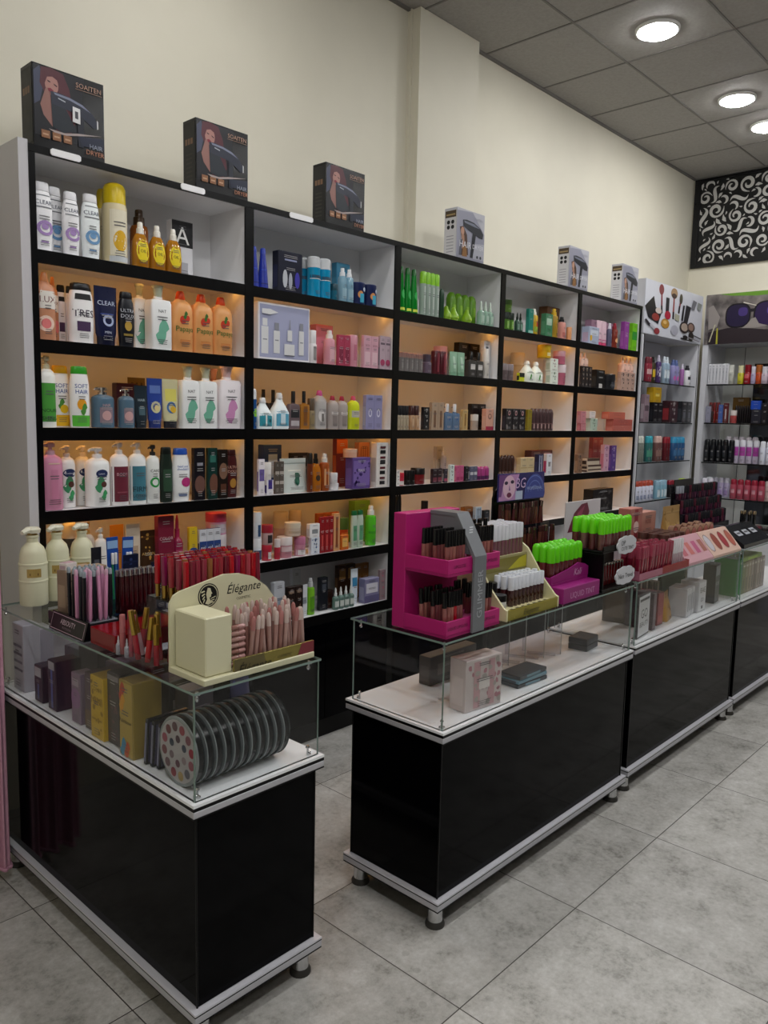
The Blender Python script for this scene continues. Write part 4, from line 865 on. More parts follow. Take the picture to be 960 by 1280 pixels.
# ================================================================== on top of the shelving
def front_art(r, items, y, eps=.0004):
    """flat printed shapes on a front face at depth y: (part name, colour, outline)"""
    for k, (nm, c, shape) in enumerate(items):
        b = MB(); o = (0, y-eps*(1+k*.5), 0)
        if shape[0] == 'poly': poly(b, o, (1, 0, 0), (0, 0, 1), shape[1], M(c, .35))
        elif shape[0] == 'disc': disc(b, (shape[1], o[1], shape[2]), (1, 0, 0), (0, 0, 1), shape[3], shape[4], M(c, .35), 24, shape[5] if len(shape) > 5 else 0)
        elif shape[0] == 'text': lettering(b, shape[1], (shape[2], o[1], shape[3]), (1, 0, 0), (0, 0, 1), shape[4], M(c, .4), 0, shape[5] if len(shape) > 5 else None)
        b.build(nm, r)
def fx(w, h, pts): return [((a-.5)*w, b*h) for a, b in pts]
def ell(w, h, cx, cz, rx, rz, a0=0, a1=2*PI, n=18): return [((cx-.5+rx*math.cos(a0+(a1-a0)*i/n))*w, (cz+rz*math.sin(a0+(a1-a0)*i/n))*h) for i in range(n+1)]
BW, BH, BD = .245, .257, .085
def dryer_box(u_right, black, lab, sticker=False, y=.006):
    x1 = x_at(u_right, y, ZT+.1); r = empty('hair_dryer_box', (x1-BW/2, y+BD/2, ZT+.0025), lab, 'box', 'hair dryer boxes on top of the shelving')
    b = MB(); b.box((-BW/2, -BD/2, 0), (BW/2, BD/2, BH), M('#0c0c0f' if black else '#b9b9c2', .25, 0, .3), .0015); b.build('carton', r)
    w, h = BW, BH
    def P(*pts): return ('poly', fx(w, h, pts))
    if black:
        A = [('photo_print', '#12131b', P((.02,.98),(.02,.14),(.6,.14),(.72,.98))), ('photo_print', '#3d4258', P((.02,.90),(.10,.98),(.16,.80),(.10,.56),(.02,.5))),
             ('hair_print', '#4f1f2a', P((.12,.97),(.26,1.0-.01),(.42,.96),(.50,.80),(.54,.60),(.58,.40),(.50,.22),(.30,.24),(.34,.5),(.2,.6),(.10,.78))),
             ('face_print', '#a87a72', ('poly', ell(w, h, .26, .79, .092, .125))), ('neck_print', '#8f665e', P((.18,.74),(.34,.70),(.30,.48),(.26,.28),(.14,.40),(.10,.52))),
             ('fringe_print', '#4f1f2a', P((.15,.86),(.19,.93),(.27,.94),(.36,.90),(.38,.80),(.34,.86),(.27,.89),(.2,.87),(.165,.78))), ('eye_print', '#2a1418', P((.195,.835),(.245,.822),(.24,.808),(.21,.815))), ('eye_print', '#3a2024', P((.285,.812),(.34,.79),(.325,.778),(.29,.795))), ('lips_print', '#7f2638', P((.205,.735),(.24,.745),(.285,.722),(.25,.695),(.215,.705))),
             ('nozzle_print', '#1c232c', P((.29,.70),(.24,.66),(.26,.28),(.40,.24),(.60,.30),(.46,.52))),
             ('dryer_print', '#262a3a', P((.24,.71),(.36,.715),(.52,.70),(.68,.66),(.82,.58),(.90,.48),(.90,.42),(.84,.40),(.74,.46),(.60,.52),(.44,.54),(.26,.56))),
             ('dryer_shine', '#7c8298', P((.28,.705),(.5,.695),(.68,.655),(.80,.585),(.66,.63),(.5,.665),(.3,.68))),
             ('handle_print', '#20242f', P((.60,.53),(.70,.49),(.69,.12),(.61,.12))),
             ('ring_print', '#c9c9cc', P((.885,.52),(.905,.50),(.905,.41),(.885,.40))), ('label_strip', '#a9adb8', P((.34,.655),(.44,.635),(.44,.62),(.34,.64))),
             ('swoosh_print', '#a79a98', P((.20,.245),(.42,.24),(.60,.28),(.96,.33),(.62,.255),(.44,.215),(.28,.215))), ('swoosh_print', '#22283c', P((.62,.25),(.98,.30),(.98,.16),(.66,.14)))]
        for i in range(3):
            cx = .10+.15*i; A.append(('icon_tile', '#8a5f42', P((cx,.12),(cx+.115,.12),(cx+.115,.215),(cx,.215)))); A.append(('icon_tile', '#c09a7a', P((cx+.02,.155),(cx+.095,.155),(cx+.095,.175),(cx+.02,.175))))
        A += [('lettering', '#b08a76', ('text', 'SOAITEN', .27*w, .885*h, .017, .36*w)), ('underline', '#8a6a58', P((.58,.835),(.96,.835),(.96,.828),(.58,.828))),
              ('lettering', '#9aa0b0', ('text', 'HAIR', .36*w, .165*h, .0155, .26*w)), ('lettering', '#b5785a', ('text', 'DRYER', .345*w, .085*h, .0155, .29*w))]
        if sticker: A += [('price_sticker', '#dcdcde', P((.535,.60),(.64,.59),(.64,.40),(.53,.41))), ('sticker_print', '#4a4a50', P((.565,.55),(.61,.546),(.61,.455),(.565,.46)))]
        side = '#1b1b1c'
    else:
        A = [('photo_print', '#8f90a0', P((.0,.94),(.0,.0),(1,.0),(1,.60),(.55,.98))), ('photo_print', '#a9aab6', P((.55,.35),(1,.4),(1,.05),(.6,.05))), ('hair_print', '#4a3328', P((.10,.62),(.22,.66),(.36,.50),(.42,.1),(.12,.06),(.18,.36))),
             ('face_print', '#b98f7a', ('poly', ell(w, h, .20, .55, .06, .085))), ('neck_print', '#a57c66', P((.16,.5),(.26,.48),(.30,.22),(.18,.2))), ('hair_print', '#8a6238', P((.24,.30),(.34,.30),(.38,.06),(.20,.05))),
             ('dryer_print', '#22252e', P((.20,.78),(.34,.80),(.60,.78),(.84,.70),(.95,.60),(.93,.50),(.80,.50),(.58,.56),(.40,.60),(.22,.66))), ('dryer_shine', '#6f7484', P((.24,.77),(.6,.755),(.82,.69),(.6,.70),(.26,.73))),
             ('handle_print', '#1d2028', P((.56,.57),(.68,.55),(.58,.06),(.48,.06))), ('shadow_print', '#555763', P((.12,.36),(.2,.4),(.16,.06),(.08,.06))),
             ('lettering', '#8c8d9c', ('text', 'SOAITEN', .25*w, .86*h, .014, .36*w)), ('lettering', '#d9d9de', ('text', 'HAIR', -.2*w, .30*h, .034, .46*w)), ('lettering', '#d9d9de', ('text', 'DRYER', .26*w, .30*h, .034, .4*w)),
             ('icon_dot', '#2a2c34', ('disc', .24*w, .1*h, .008, .008)), ('icon_dot', '#2a2c34', ('disc', .36*w, .1*h, .008, .008))]
        side = '#c9c8cc'
    front_art(r, A, -BD/2)
    # the narrow left side of the carton
    b = MB(); X = -BW/2-.0005; ex, ez = (0, -1, 0), (0, 0, 1)
    poly(b, (X, 0, 0), ex, ez, [(-.038,.012),(.038,.012),(.038,.245),(-.038,.245)], M(side, .4)); b.build('side_print', r)
    if black:
        for i in range(3): b = MB(); poly(b, (X-.0004, 0, 0), ex, ez, [(-.026+.018*i,.165),(-.012+.018*i,.165),(-.012+.018*i,.187),(-.026+.018*i,.187)], M('#7d5f4a', .4)); b.build('icon_tile', r)
        b = MB()
        for i in range(7): poly(b, (X-.0004, 0, 0), ex, ez, [(-.022,.03+.016*i),(.02,.03+.016*i),(.02,.036+.016*i),(-.022,.036+.016*i)], M('#35342f', .5))
        b.build('text_lines', r)
    else:
        b = MB(); poly(b, (X-.0004, 0, 0), ex, ez, [(-.036,.208),(.036,.208),(.036,.243),(-.036,.243)], M('#4a3c2c', .4)); poly(b, (X-.0006, 0, 0), ex, ez, [(-.03,.218),(.03,.218),(.03,.226),(-.03,.226)], M('#a08a62', .4)); b.build('brand_band', r)
        for i in range(4): b = MB(); disc(b, (X-.0004, (.014 if i % 2 else -.014), .158+(.026 if i > 1 else 0)), ex, ez, .0105, .0105, M('#15161a', .4), 16); b.build('icon_dot', r)
        b = MB()
        for i in range(6): poly(b, (X-.0004, 0, 0), ex, ez, [(-.026,.03+.016*i),(.022,.03+.016*i),(.022,.034+.016*i),(-.026,.034+.016*i)], M('#8f8f96', .5))
        b.build('text_lines', r)
    return r
dryer_box(130.5, True, 'black hair dryer box with white price sticker, leftmost on the shelving top', True)
dryer_box(310, True, 'black hair dryer box without sticker, above the right end of leftmost bay')
dryer_box(455.5, True, 'black hair dryer box above the second bay, left of the pillar')
dryer_box(605, False, 'silver white hair dryer box directly in front of the wall pillar')
dryer_box(735, False, 'silver white hair dryer box above the fourth bay, middle of the silver three')
dryer_box(797, False, 'silver white hair dryer box farthest right, next to the brush poster')
for u0, u1, v, lab in ((63, 101, 191, 'first bay below the stickered dryer box'), (226, 256, 235, 'leftmost bay end, below its second dryer box'), (362, 391, 269, 'second bay beside its dryer box')):
    xa, xb = x_at(u0, -.008, ZT-.01), x_at(u1, -.008, ZT-.01)
    b = MB(); L = xb-xa; b.prism([(.006, -.011), (L-.006, -.011), (L, -.006), (L, .006), (L-.006, .011), (.006, .011), (0, .006), (0, -.006)], -.004, 0, M('#f2f2f4', .25))
    tag(b.build('white_plate', None, (xa, -.0065, ZT-.009)), 'blank white plate on the top edge of ' + lab, 'price tag', 'blank white plates on the top shelf edge')  # plain white plates stand in for bright white bits along the edge

# ================================================================== gift set pictures
def gift_art():
    g = [o for o in COL.objects if o.name.startswith('gift_set_box')][0]
    me = [c for c in g.children if c.name.startswith('body')][0].data
    W = max(v.co.x for v in me.vertices)*2; Hh = max(v.co.z for v in me.vertices); D = max(v.co.y for v in me.vertices)
    def P(*pts): return ('poly', fx(W, Hh, pts))
    wc, gc = '#dcdde0', '#8f919c'
    A = []
    for cx, zb, zt, hw in ((.12,.1,.72,.065), (.34,.12,.66,.058), (.82,.12,.70,.05)):
        A += [('bottle_print', wc, P((cx-hw,zb),(cx+hw,zb),(cx+hw,zt-.14),(cx-hw,zt-.14))), ('cap_print', gc if cx > .2 else wc, P((cx-hw*.7,zt-.13),(cx+hw*.7,zt-.13),(cx+hw*.7,zt),(cx-hw*.7,zt))), ('text_print', gc, P((cx-hw*.6,.36),(cx+hw*.6,.36),(cx+hw*.6,.34),(cx-hw*.6,.34)))]
    A += [('jar_print', wc, P((.48,.1),(.68,.1),(.68,.3),(.48,.3))), ('dropper_print', wc, P((.54,.36),(.63,.36),(.63,.55),(.54,.55))), ('dropper_print', gc, P((.57,.56),(.60,.56),(.59,.74),(.58,.74))), ('base_print', '#55575f', P((.48,.085),(.68,.085),(.68,.1),(.48,.1))),
          ('tube_print', wc, P((.05,.80),(.20,.79),(.36,.84),(.20,.89),(.05,.88)))]
    front_art(g, A, -D, .0009)
gift_art()

# ================================================================== corner unit with the brush poster
x0, x1 = 4.786, 5.866; w = x1-x0
r = empty('shelf_unit', (x0, 0, 0), 'white corner shelving unit with glass shelves under the makeup brush poster', 'shelf')
GREYW = M('#cdced4', .4)
for xx in (0, w-.03):
    b = MB(); b.box((xx, 0, 0), (xx+.03, SD, 2.195), GREYW); p = b.build('side_panel', r)
    b = MB(); b.box((xx+.004 if xx else xx+.026, -.003, 0), (xx+.008 if xx else xx+.03, 0, 2.195), BLACK); b.build('edge_strip', p)
b = MB(); b.box((.03, SD-.006, 0), (w-.03, SD, 2.195), GREYW); b.build('back_panel', r)
b = MB(); b.box((w*.5-.002, SD-.008, 0), (w*.5+.002, SD-.006, 2.19), M('#77787c', .5)); b.build('back_joint', r)
b = MB(); b.box((0, 0, 2.2), (w, SD, 2.592), M('#c6c7cd', .4)); b.build('header_box', r)
CSH = [1.852, 1.546, 1.236, .932]
for z in CSH:
    b = MB(); b.box((.031, .012, z-.008), (w-.031, SD-.008, z), GLASS); p = b.build('glass_shelf', r)
    b = MB(); b.box((.031, .008, z-.009), (w-.031, .012, z+.0005), M('#15181a', .2)); b.build('shelf_edge', p)
b = MB(); b.box((.03, .02, 0), (w-.03, SD-.01, .6), GREYW, .002); b.build('cupboard', r)
# the poster itself
r = empty('brush_poster', (x0+w/2, -.0005, 2.2), 'pale poster of makeup brushes and compacts on the corner unit header', 'poster')
H_ = .392; b = MB(); b.box((-w/2, -.003, 0), (w/2, 0, H_), M('#ccced8', .3)); b.build('sheet', r)
def P(*pts): return ('poly', fx(w, H_, pts))
def brush(cx, zt, zb, head, hc, hd, hw=.022, lean=.02):
    return [('brush_handle', hd, P((cx-.010+lean*.3, zt-.16), (cx+.012+lean*.3, zt-.16), (cx+.014+lean, zb), (cx-.012+lean, zb))), ('brush_head', hc, ('poly', ell(w, H_, cx, zt-.09, hw, .10))), ('brush_ferrule', '#1c1416', P((cx-.012+lean*.7, zb+.14), (cx+.014+lean*.7, zb+.14), (cx+.015+lean, zb), (cx-.012+lean, zb)))]
A = brush(.25, .97, .44, 0, '#7a2c34', '#7f2f3c', .040) + brush(.465, .97, .38, 0, '#9a7a56', '#94403c', .056, .0) + [('brush_head', '#3a2420', ('poly', ell(w, H_, .465, .83, .042, .05)))] + brush(.585, .90, .52, 0, '#4a4438', '#8a3c44', .028, -.03)
A += [('mascara_print', '#23242c', P((.33,.76),(.385,.76),(.385,.45),(.335,.45))), ('compact_print', '#1d1b20', P((0.0,.50),(.13,.72),(.17,.52),(.28,.50),(.22,.22),(.06,.30))), ('blush_print', '#8f3a34', ('poly', ell(w, H_, .175, .34, .06, .07))), ('powder_print', '#d0c2bc', ('poly', ell(w, H_, .215, .47, .05, .055))),
      ('rouge_print', '#a82438', ('poly', ell(w, H_, .37, .43, .05, .08))), ('gold_print', '#b08334', ('poly', ell(w, H_, .335, .26, .07, .09))), ('gold_print', '#dcb876', ('poly', ell(w, H_, .33, .28, .03, .035))), ('jar_print', '#a9a9b6', ('poly', ell(w, H_, .50, .17, .065, .1))), ('bottle_print', '#a7a692', P((.49,.50),(.57,.48),(.57,.36),(.49,.38))),
      ('palette_print', '#1b1b20', P((.625,.70),(.655,.70),(.635,.38),(.605,.40))), ('palette_print', '#1e1f25', P((.68,.72),(.77,.70),(.72,.36),(.65,.38))), ('mirror_print', '#2a2022', ('poly', ell(w, H_, .67, .27, .085, .115))), ('powder_print', '#a8988c', ('poly', ell(w, H_, .67, .275, .06, .08))),
      ('mirror_print', '#3a2c2a', ('poly', ell(w, H_, .79, .30, .07, .1))), ('powder_print', '#8f7468', ('poly', ell(w, H_, .79, .305, .048, .07))), ('mirror_print', '#272122', ('poly', ell(w, H_, .80, .12, .05, .09))), ('palette_print', '#6f7078', P((.80,.86),(.87,.84),(.83,.66),(.77,.68))),
      ('sponge_print', '#8a8f8c', P((.89,.84),(.97,.82),(.95,.68),(.88,.70))), ('brush_handle', '#26232a', P((-.02+.02,.24),(.02,.27),(.10,.18),(.08,.14))), ('brush_ferrule', '#b4b4bc', P((.08,.17),(.10,.20),(.18,.13),(.16,.09))), ('brush_head', '#8a3238', ('poly', ell(w, H_, .20, .08, .045, .06))),
      ('brush_handle', '#1c1b20', P((.60,.03),(.62,.06),(.94,-.02+.03),(.95,.01))), ('brush_head', '#221f22', ('poly', ell(w, H_, .69, .08, .045, .04))), ('brush_handle', '#8f8a92', P((.74,.08),(.74,.10),(.96,.06),(.96,.04))), ('brush_handle', '#35323a', P((.84,.14),(.85,.16),(.99,.12),(.99,.10)))]
front_art(r, A, -.003)
GRP = 'products on the %s glass shelf of the corner unit'
stock.lim = (x0+.034, x1-.034)
def corner(k, items): stock('%s glass shelf under brush poster' % ROWN[k], GRP % ROWN[k], CSH[k]+.002, items, 'y', .016, .24)
corner(0, [
 ('aero',2,808,818,446,'#8f3040','#6a2430','red spray can with dark cap',['L|#c9a0a0|.3|.5|.8'],{}),
 ('spray',1,815,823,446,'#3a3420','#1c1a16','dark bottle with yellow label',['L|#c9a82a|.2|.5|.8'],{}),
 ('spray',1,822,830,444,'#4a3468','#b8b4c4','purple bottle with oval white label',['O|#d4d0dc|.4|.2|0|.8'],{}),
 ('spray',2,829,841,446,'#8fa4b8','#c4ccd4','pale blue spray bottle',['L|#c9d4dc|.2|.5|.7'],{}),
 ('spray',2,840,853,450,'#8a86b4','#5a6a9c','lavender spray bottle with blue top',['O|#c060a8|.25|.1|0|1'],{}),
 ('spray',1,852,858,455,'#a06aa4','#c9c4d4','violet spray bottle',[],{}),
 ('spray',1,858,868,457,'#d4d4d8','#2a2a30','white bottle with dark top, right end',['L|#3a3a44|.3|.45|.8'],{}),
])
corner(1, [
 ('box',1,800,811,493,'#8f7a84','#b0a0a8','grey pink carton, left end',['L|#5a4a54|.4|.6|.8'],{}),
 ('box',2,811,828,503,'#17161a','#24232a','black perfume carton',[],{}),
 ('box',1,808,827,484,'#b8921c','#c9a42c','yellow perfume carton on top of the black ones',['L|#e0c860|.4|.6|.5'],{'on':1}),
 ('box',1,827,847,501,'#3a1f24','#8a2a30','dark carton with white scribble and red edge',['D|#b8b0b0|8'],{}),
 ('box',2,847,866,502,'#25262a','#383a40','black perfume gift box, right end',['L|#6a6c74|.2|.5|.4'],{}),
])
corner(2, [
 ('aero',2,797,808,545,'#7a8078','#c9ccc4','grey spray can with pale cap',['D|#a8b0a8|6'],{}),
 ('aero',2,808,819,545,'#2f6a68','#3aa0b0','teal spray can with turquoise cap',['L|#4a8f78|.2|.45|.9'],{}),
 ('aero',2,819,831,545,'#6a4a48','#c9a8a0','brown spray can with pink cap',['L|#8a6a64|.2|.45|.8'],{}),
 ('aero',2,830,841,546,'#5a1a22','#8a2430','maroon spray can',[],{}),
 ('aero',3,840,861,546,'#2a4f7a','#3a8fb8','blue spray can with bright blue cap',['L|#3f6a94|.2|.45|.8'],{}),
])
corner(3, [
 ('aero',5,793,821,601,'#c9ccdc','#a84a3a','white deodorant can with red cap',['L|#8f98b4|.1|.3|.6'],{}),
 ('aero',3,820,838,600,'#7aa4b8','#8fb0c4','pale blue deodorant can',['L|#c9d8e0|.1|.5|.7'],{}),
 ('aero',2,836,846,600,'#1c1b20','#8a2434','black deodorant can with red cap',[],{}),
 ('aero',1,846,851,601,'#b8b8bc','#2a2a2e','silver can with black cap',[],{}),
 ('aero',2,850,860,598,'#141416','#b4d41c','black can with lime yellow cap',[],{}),
])
stock.lim = None

# ================================================================== far wall unit with the sunglasses photo
XF = 5.9; XB = 6.31; Y0, Y1 = -.012, -1.95
r = empty('shelf_unit', (XF, Y0, 0), 'white display unit with mirrored back under the sunglasses photo', 'shelf')
for nm, ya, yb in (('side_panel', -.045, 0), ('side_panel', Y1-Y0, Y1-Y0+.03)):
    b = MB(); b.box((0, ya, 0), (XB-XF, yb, 2.2), GREYW); p = b.build(nm, r)
b = MB(); b.box((XB-XF-.012, Y1-Y0+.03, 0), (XB-XF, -.045, 2.2), M('#d6d8d4', .5)); b.build('back_panel', r)
b = MB(); b.box((XB-XF-.0145, -.215, .6), (XB-XF-.012, -.211, 2.2), M('#3a3c3e', .5)); b.build('back_joint', r)
MIR = M('#5b5d60', .06, .9)
b = MB(); b.box((XB-XF-.018, -1.1, .62), (XB-XF-.012, -.30, 2.06), MIR); b.build('mirror', r)
b = MB(); b.box((XB-XF-.018, -1.9, .62), (XB-XF-.012, -1.12, 2.06), MIR); b.build('mirror', r)
b = MB(); b.box((0, Y1-Y0, 2.2), (XB-XF, -.0, 2.6), M('#b8b9be', .4)); b.build('header_box', r)
b = MB(); b.box((.03, Y1-Y0+.03, 0), (XB-XF-.02, -.046, .6), GREYW, .002); b.build('cupboard', r)
FSH = [1.872, 1.552, 1.222, .925]
for z in FSH:
    b = MB(); b.box((.022, Y1-Y0+.031, z-.008), (XB-XF-.02, -.046, z), GLASS); p = b.build('glass_shelf', r)
    b = MB(); b.box((.018, Y1-Y0+.031, z-.009), (.022, -.046, z+.0005), M('#101213', .2)); b.build('shelf_edge', p)
r = empty('sunglasses_poster', (XF-.001, -.02, 2.2), 'blurred photo poster of purple sunglasses above the far display unit', 'poster')
pm = noise_mat('photo_blur', '#1c1719', '#8a827f', 8, .35, 5)
b = MB(); b.box((-.004, Y1-Y0, 0), (0, 0, .405), pm); b.build('sheet', r)
def far_art(items):
    for k, (nm, c, pts) in enumerate(items):
        b = MB(); poly(b, (-.0045-.0003*k, 0, 0), (0, -1, 0), (0, 0, 1), pts, M(c, .3)); b.build(nm, r)
def sel(cx, cz, rx, rz, n=2.7, k=40): return [(cx+rx*math.copysign(abs(math.cos(2*PI*i/k))**(2/n), math.cos(2*PI*i/k)), cz+rz*math.copysign(abs(math.sin(2*PI*i/k))**(2/n), math.sin(2*PI*i/k))) for i in range(k)]
def el(cx, cz, rx, rz, n=22): return [(cx+rx*math.cos(2*PI*i/n), cz+rz*math.sin(2*PI*i/n)) for i in range(n)]
far_art([('grass_print', '#5f8a2c', [(.10,.405),(.20,.385),(.40,.37),(.75,.375),(.75,.405)]), ('shadow_print', '#2b2327', [(.03,.10),(.2,.13),(.5,.10),(.9,.13),(1.4,.10),(1.4,.0),(.03,.0)]), ('stone_print', '#8d8682', [(.02,.30),(.06,.32),(.12,.22),(.10,.14),(.03,.12)]),
         ('frame_print', '#120f16', sel(.262, .222, .100, .098)), ('lens_print', '#1f1636', sel(.262, .222, .088, .086)), ('shine_print', '#40306e', sel(.300, .250, .036, .034)), ('frame_print', '#120f16', sel(.49, .226, .108, .100)), ('lens_print', '#281842', sel(.49, .226, .096, .088)), ('shine_print', '#54408a', sel(.53, .25, .045, .04)),
         ('bridge_print', '#c9c3b8', [(.30,.328),(.40,.296),(.40,.290),(.30,.320)]), ('bridge_print', '#17131c', [(.345,.27),(.40,.27),(.40,.245),(.345,.245)]), ('stone_print', '#8d8682', [(.34,.15),(.37,.19),(.40,.20),(.43,.15),(.5,.13),(.4,.115),(.3,.12)]),
         ('blade_print', '#b8b49a', [(.04,.02),(.05,.02),(.09,.16),(.08,.16)]), ('blade_print', '#a8a43a', [(.10,.0),(.115,.0),(.11,.13),(.10,.13)])])
GRF = 'products on the %s glass shelf of the far display unit'
def farunit(k, items): stock('%s shelf under sunglasses photo' % ROWN[k], GRF % ROWN[k], FSH[k]+.002, items, 'x', XF+.028, XB-.045)
stock.lim = (-1.9, -.062)
farunit(0, [
 ('box',6,880,906,455,'#c4c5c9','#d2d3d6','white carton of the left row',['L|#a9abb2|.2|.8|.4'],{'r':.8}),
 ('found',1,909,917,456,'#a8a8a0','#d4d4cc','clear bottle with white cap',[],{}),
 ('found',1,921,929,457,'#b8b02c','#d0cca0','yellow bottle',[],{}),
 ('found',1,929,938,456,'#8a1420','#7a101c','red bottle with red cap',['L|#c95a60|.3|.5|.6'],{}),
 ('found',1,938,944,458,'#a49cb8','#c0bcc8','lilac bottle left of the orange one',[],{}),
 ('found',1,943,952,456,'#b8481a','#a8602c','orange bottle',[],{}),
 ('found',2,951,968,458,'#b8a8b4','#c8c4cc','lilac pink bottle right of the orange one',[],{}),
])
farunit(1, [
 ('box',1,872,879,508,'#8f8fa0','#a4a4b0','lilac carton, left end',[],{}),
 ('perfume',1,878,886,506,'#2a1c18','#141012','dark perfume bottle with cream label',['L|#c9b8a0|.3|.5|.5'],{}),
 ('found',3,885,899,503,'#7a2420','#6a1c1c','dark red bottle',[],{}),
 ('box',1,898,904,506,'#4a62a0','#5c74b0','blue carton',[],{}),
 ('box',1,904,911,504,'#5a2428','#6a3034','maroon carton with silver bottle picture',['L|#b8b0b0|.2|.7|.3'],{}),
 ('jar',1,911,920,513,'#a84a4a','#c9c0bc','red jar with pale lid',[],{}),
 ('finger',8,918,941,507,'#1a1618','#1a1618','black pencil in the standing row',[],{}),
 ('box',1,939,953,512,'#22242e','#33363f','dark box under the blue one',[],{}),
 ('box',1,939,953,501,'#1c45a8','#2a56b8','bright blue box resting on a dark box',[],{'on':1}),
 ('box',2,952,968,504,'#15161c','#8f98b0','black carton, right end',[],{}),
 ('box',1,915,938,497,'#5a421c','#8a6a2c','gold brown carton at the back',[],{'y':.13}),
])
farunit(2, [
 ('aero',5,869,907,549,'#131418','#0e0f12','black spray can',['L|#2c2e34|.25|.5|.4'],{}),
 ('aero',5,906,948,550,'#c4bcd0','#dcdce4','white spray can with magenta upper half',['L|#a8429c|.32|.70|1'],{}),
 ('aero',3,948,972,552,'#c9ccd8','#d8dae2','plain white spray can',[],{}),
 ('aero',5,904,946,546,'#9a8f9c','#c4bcc4','pinkish spray can in the second row',[],{'y':.1}),
])
farunit(3, [
 ('aero',2,866,881,597,'#a034b0','#d8d4e0','violet spray can with white cap',['L|#c080cc|.3|.4|.8'],{}),
 ('aero',1,880,890,596,'#c9ccd4','#dcdee4','white spray can beside the violet pair',[],{}),
 ('aero',3,889,911,597,'#bfb4d4','#d4d2e0','lilac white spray can',['L|#a890c4|.1|.35|.6'],{}),
 ('aero',5,911,955,600,'#a84a5c','#8f1f34','rose spray can with crimson cap',['L|#c9909c|.3|.5|.5'],{}),
 ('aero',2,954,972,602,'#c9b4b0','#d4c8c4','cream spray can, right end',[],{}),
])

stock.lim = None
# ================================================================== ornate panel on the far wall
YA, YB2, ZA, ZB = .312, -1.05, 2.918, 3.672
r = empty('ornate_panel', (XE-.001, 0, 0), 'black wall panel with pale scrollwork high on the far wall', 'wall panel')
b = MB(); b.box((-.012, YB2, ZA), (0, YA, ZB), M('#0b0b0d', .35)); b.build('board', r)
b = MB()
for a_, c_ in (((-.024, YB2, ZA), (-.012, YA, ZA+.03)), ((-.024, YB2, ZB-.02), (-.012, YA, ZB)), ((-.024, YA-.05, ZA+.03), (-.012, YA, ZB-.02)), ((-.024, YB2, ZA+.03), (-.012, YB2+.05, ZB-.02))): b.box(a_, c_, M('#0d0d10', .3))
b.build('frame', r)
PALE = M('#b5b3b0', .5); b = MB(); rnd = random.Random(11)
def ribbon(cx, cz, pts, wid):
    n = len(pts); L = []; R = []
    for i, (y, z) in enumerate(pts):
        a, c = pts[max(i-1, 0)], pts[min(i+1, n-1)]; t = (c[0]-a[0], c[1]-a[1]); l = math.hypot(*t) or 1; nx, nz = -t[1]/l, t[0]/l
        L.append((-.0135, cy_(cx+y+nx*wid[i]), cz_(cz+z+nz*wid[i]))); R.append((-.0135, cy_(cx+y-nx*wid[i]), cz_(cz+z-nz*wid[i])))
    b.add(L+R, [(i, i+1, n+i+1, n+i) for i in range(n-1)], PALE)
def cy_(y): return max(YB2+.055, min(YA-.055, y))
def cz_(z): return max(ZA+.035, min(ZB-.025, z))
import numpy as np
taken = np.zeros((0, 3))
def try_shape(pts, wd, gap=.0065):
    global taken
    P3 = np.array([(p[0], p[1], q) for p, q in zip(pts, wd)])
    if P3[:, 0].max() > YA-.054 or P3[:, 0].min() < YB2+.054 or P3[:, 1].max() > ZB-.024 or P3[:, 1].min() < ZA+.034: return False
    if len(taken):
        d = np.hypot(P3[:, None, 0]-taken[None, :, 0], P3[:, None, 1]-taken[None, :, 1])-P3[:, None, 2]-taken[None, :, 2]
        if d.min() < gap: return False
    taken = np.vstack((taken, P3)); ribbon(0, 0, pts, wd); return True
def scroll(kind, cy, cz, a0, sg, sc):
    pts = []; wd = []
    if kind == 0:       # curl with a long tail
        N = 30
        for i in range(N):
            t = i/(N-1)
            if t < .7: q = t/.7; R_ = .050*(1-.74*q**.9); an = sg*(1-q)*-1.15*2*PI; R_ = .014+.036*(1-q); p = (R_*math.cos(sg*q*1.2*2*PI), R_*math.sin(sg*q*1.2*2*PI))
            else: continue
            pts.append(p); wd.append(.0115*math.sin(PI*min(1, .05+q*.93))**.8+.0008)
        tail = [(pts[0][0]-.002*j*j*.35, pts[0][1]-sg*.010*j) for j in range(5, 0, -1)]; pts = tail+pts; wd = [.0012+.0016*j for j in range(5)]+[max(w_, .008*(1-i/8)) if i < 8 else w_ for i, w_ in enumerate(wd)]
    elif kind == 1:     # S stroke
        N = 24
        for i in range(N): t = i/(N-1)*2-1; pts.append((t*.078, sg*.036*math.sin(t*2.7))); wd.append(.0155*(1-abs(t)**1.7)+.0006)
    elif kind == 2:     # crescent
        N = 16
        for i in range(N): t = i/(N-1); pts.append((.036*math.cos(sg*t*3.7), .036*math.sin(sg*t*3.7))); wd.append(.0125*math.sin(PI*t)**.8+.0006)
    else:               # leaf / drop
        N = 10
        for i in range(N): t = -1+2*i/(N-1); pts.append((t*.030, .008*(1-t*t)*sg)); wd.append(.0115*(1-abs(t)**1.5)*(1.25 if t < 0 else .85)+.0005)
    c, q = math.cos(a0), math.sin(a0)
    return [(cy+sc*(p[0]*c-p[1]*q), cz+sc*(p[0]*q+p[1]*c)) for p in pts], [w_*sc for w_ in wd]
for kind, tries, s0, s1 in ((0, 130, .95, 1.2), (1, 700, .85, 1.1), (2, 500, .8, 1.05), (3, 900, .8, 1.2), (3, 900, .45, .8)):
    for _ in range(tries):
        p_, w_ = scroll(kind, rnd.uniform(YB2+.06, YA-.06), rnd.uniform(ZA+.04, ZB-.03), rnd.uniform(0, 2*PI), rnd.choice((-1, 1)), rnd.uniform(s0, s1)); try_shape(p_, w_)
b.build('scrollwork', r)

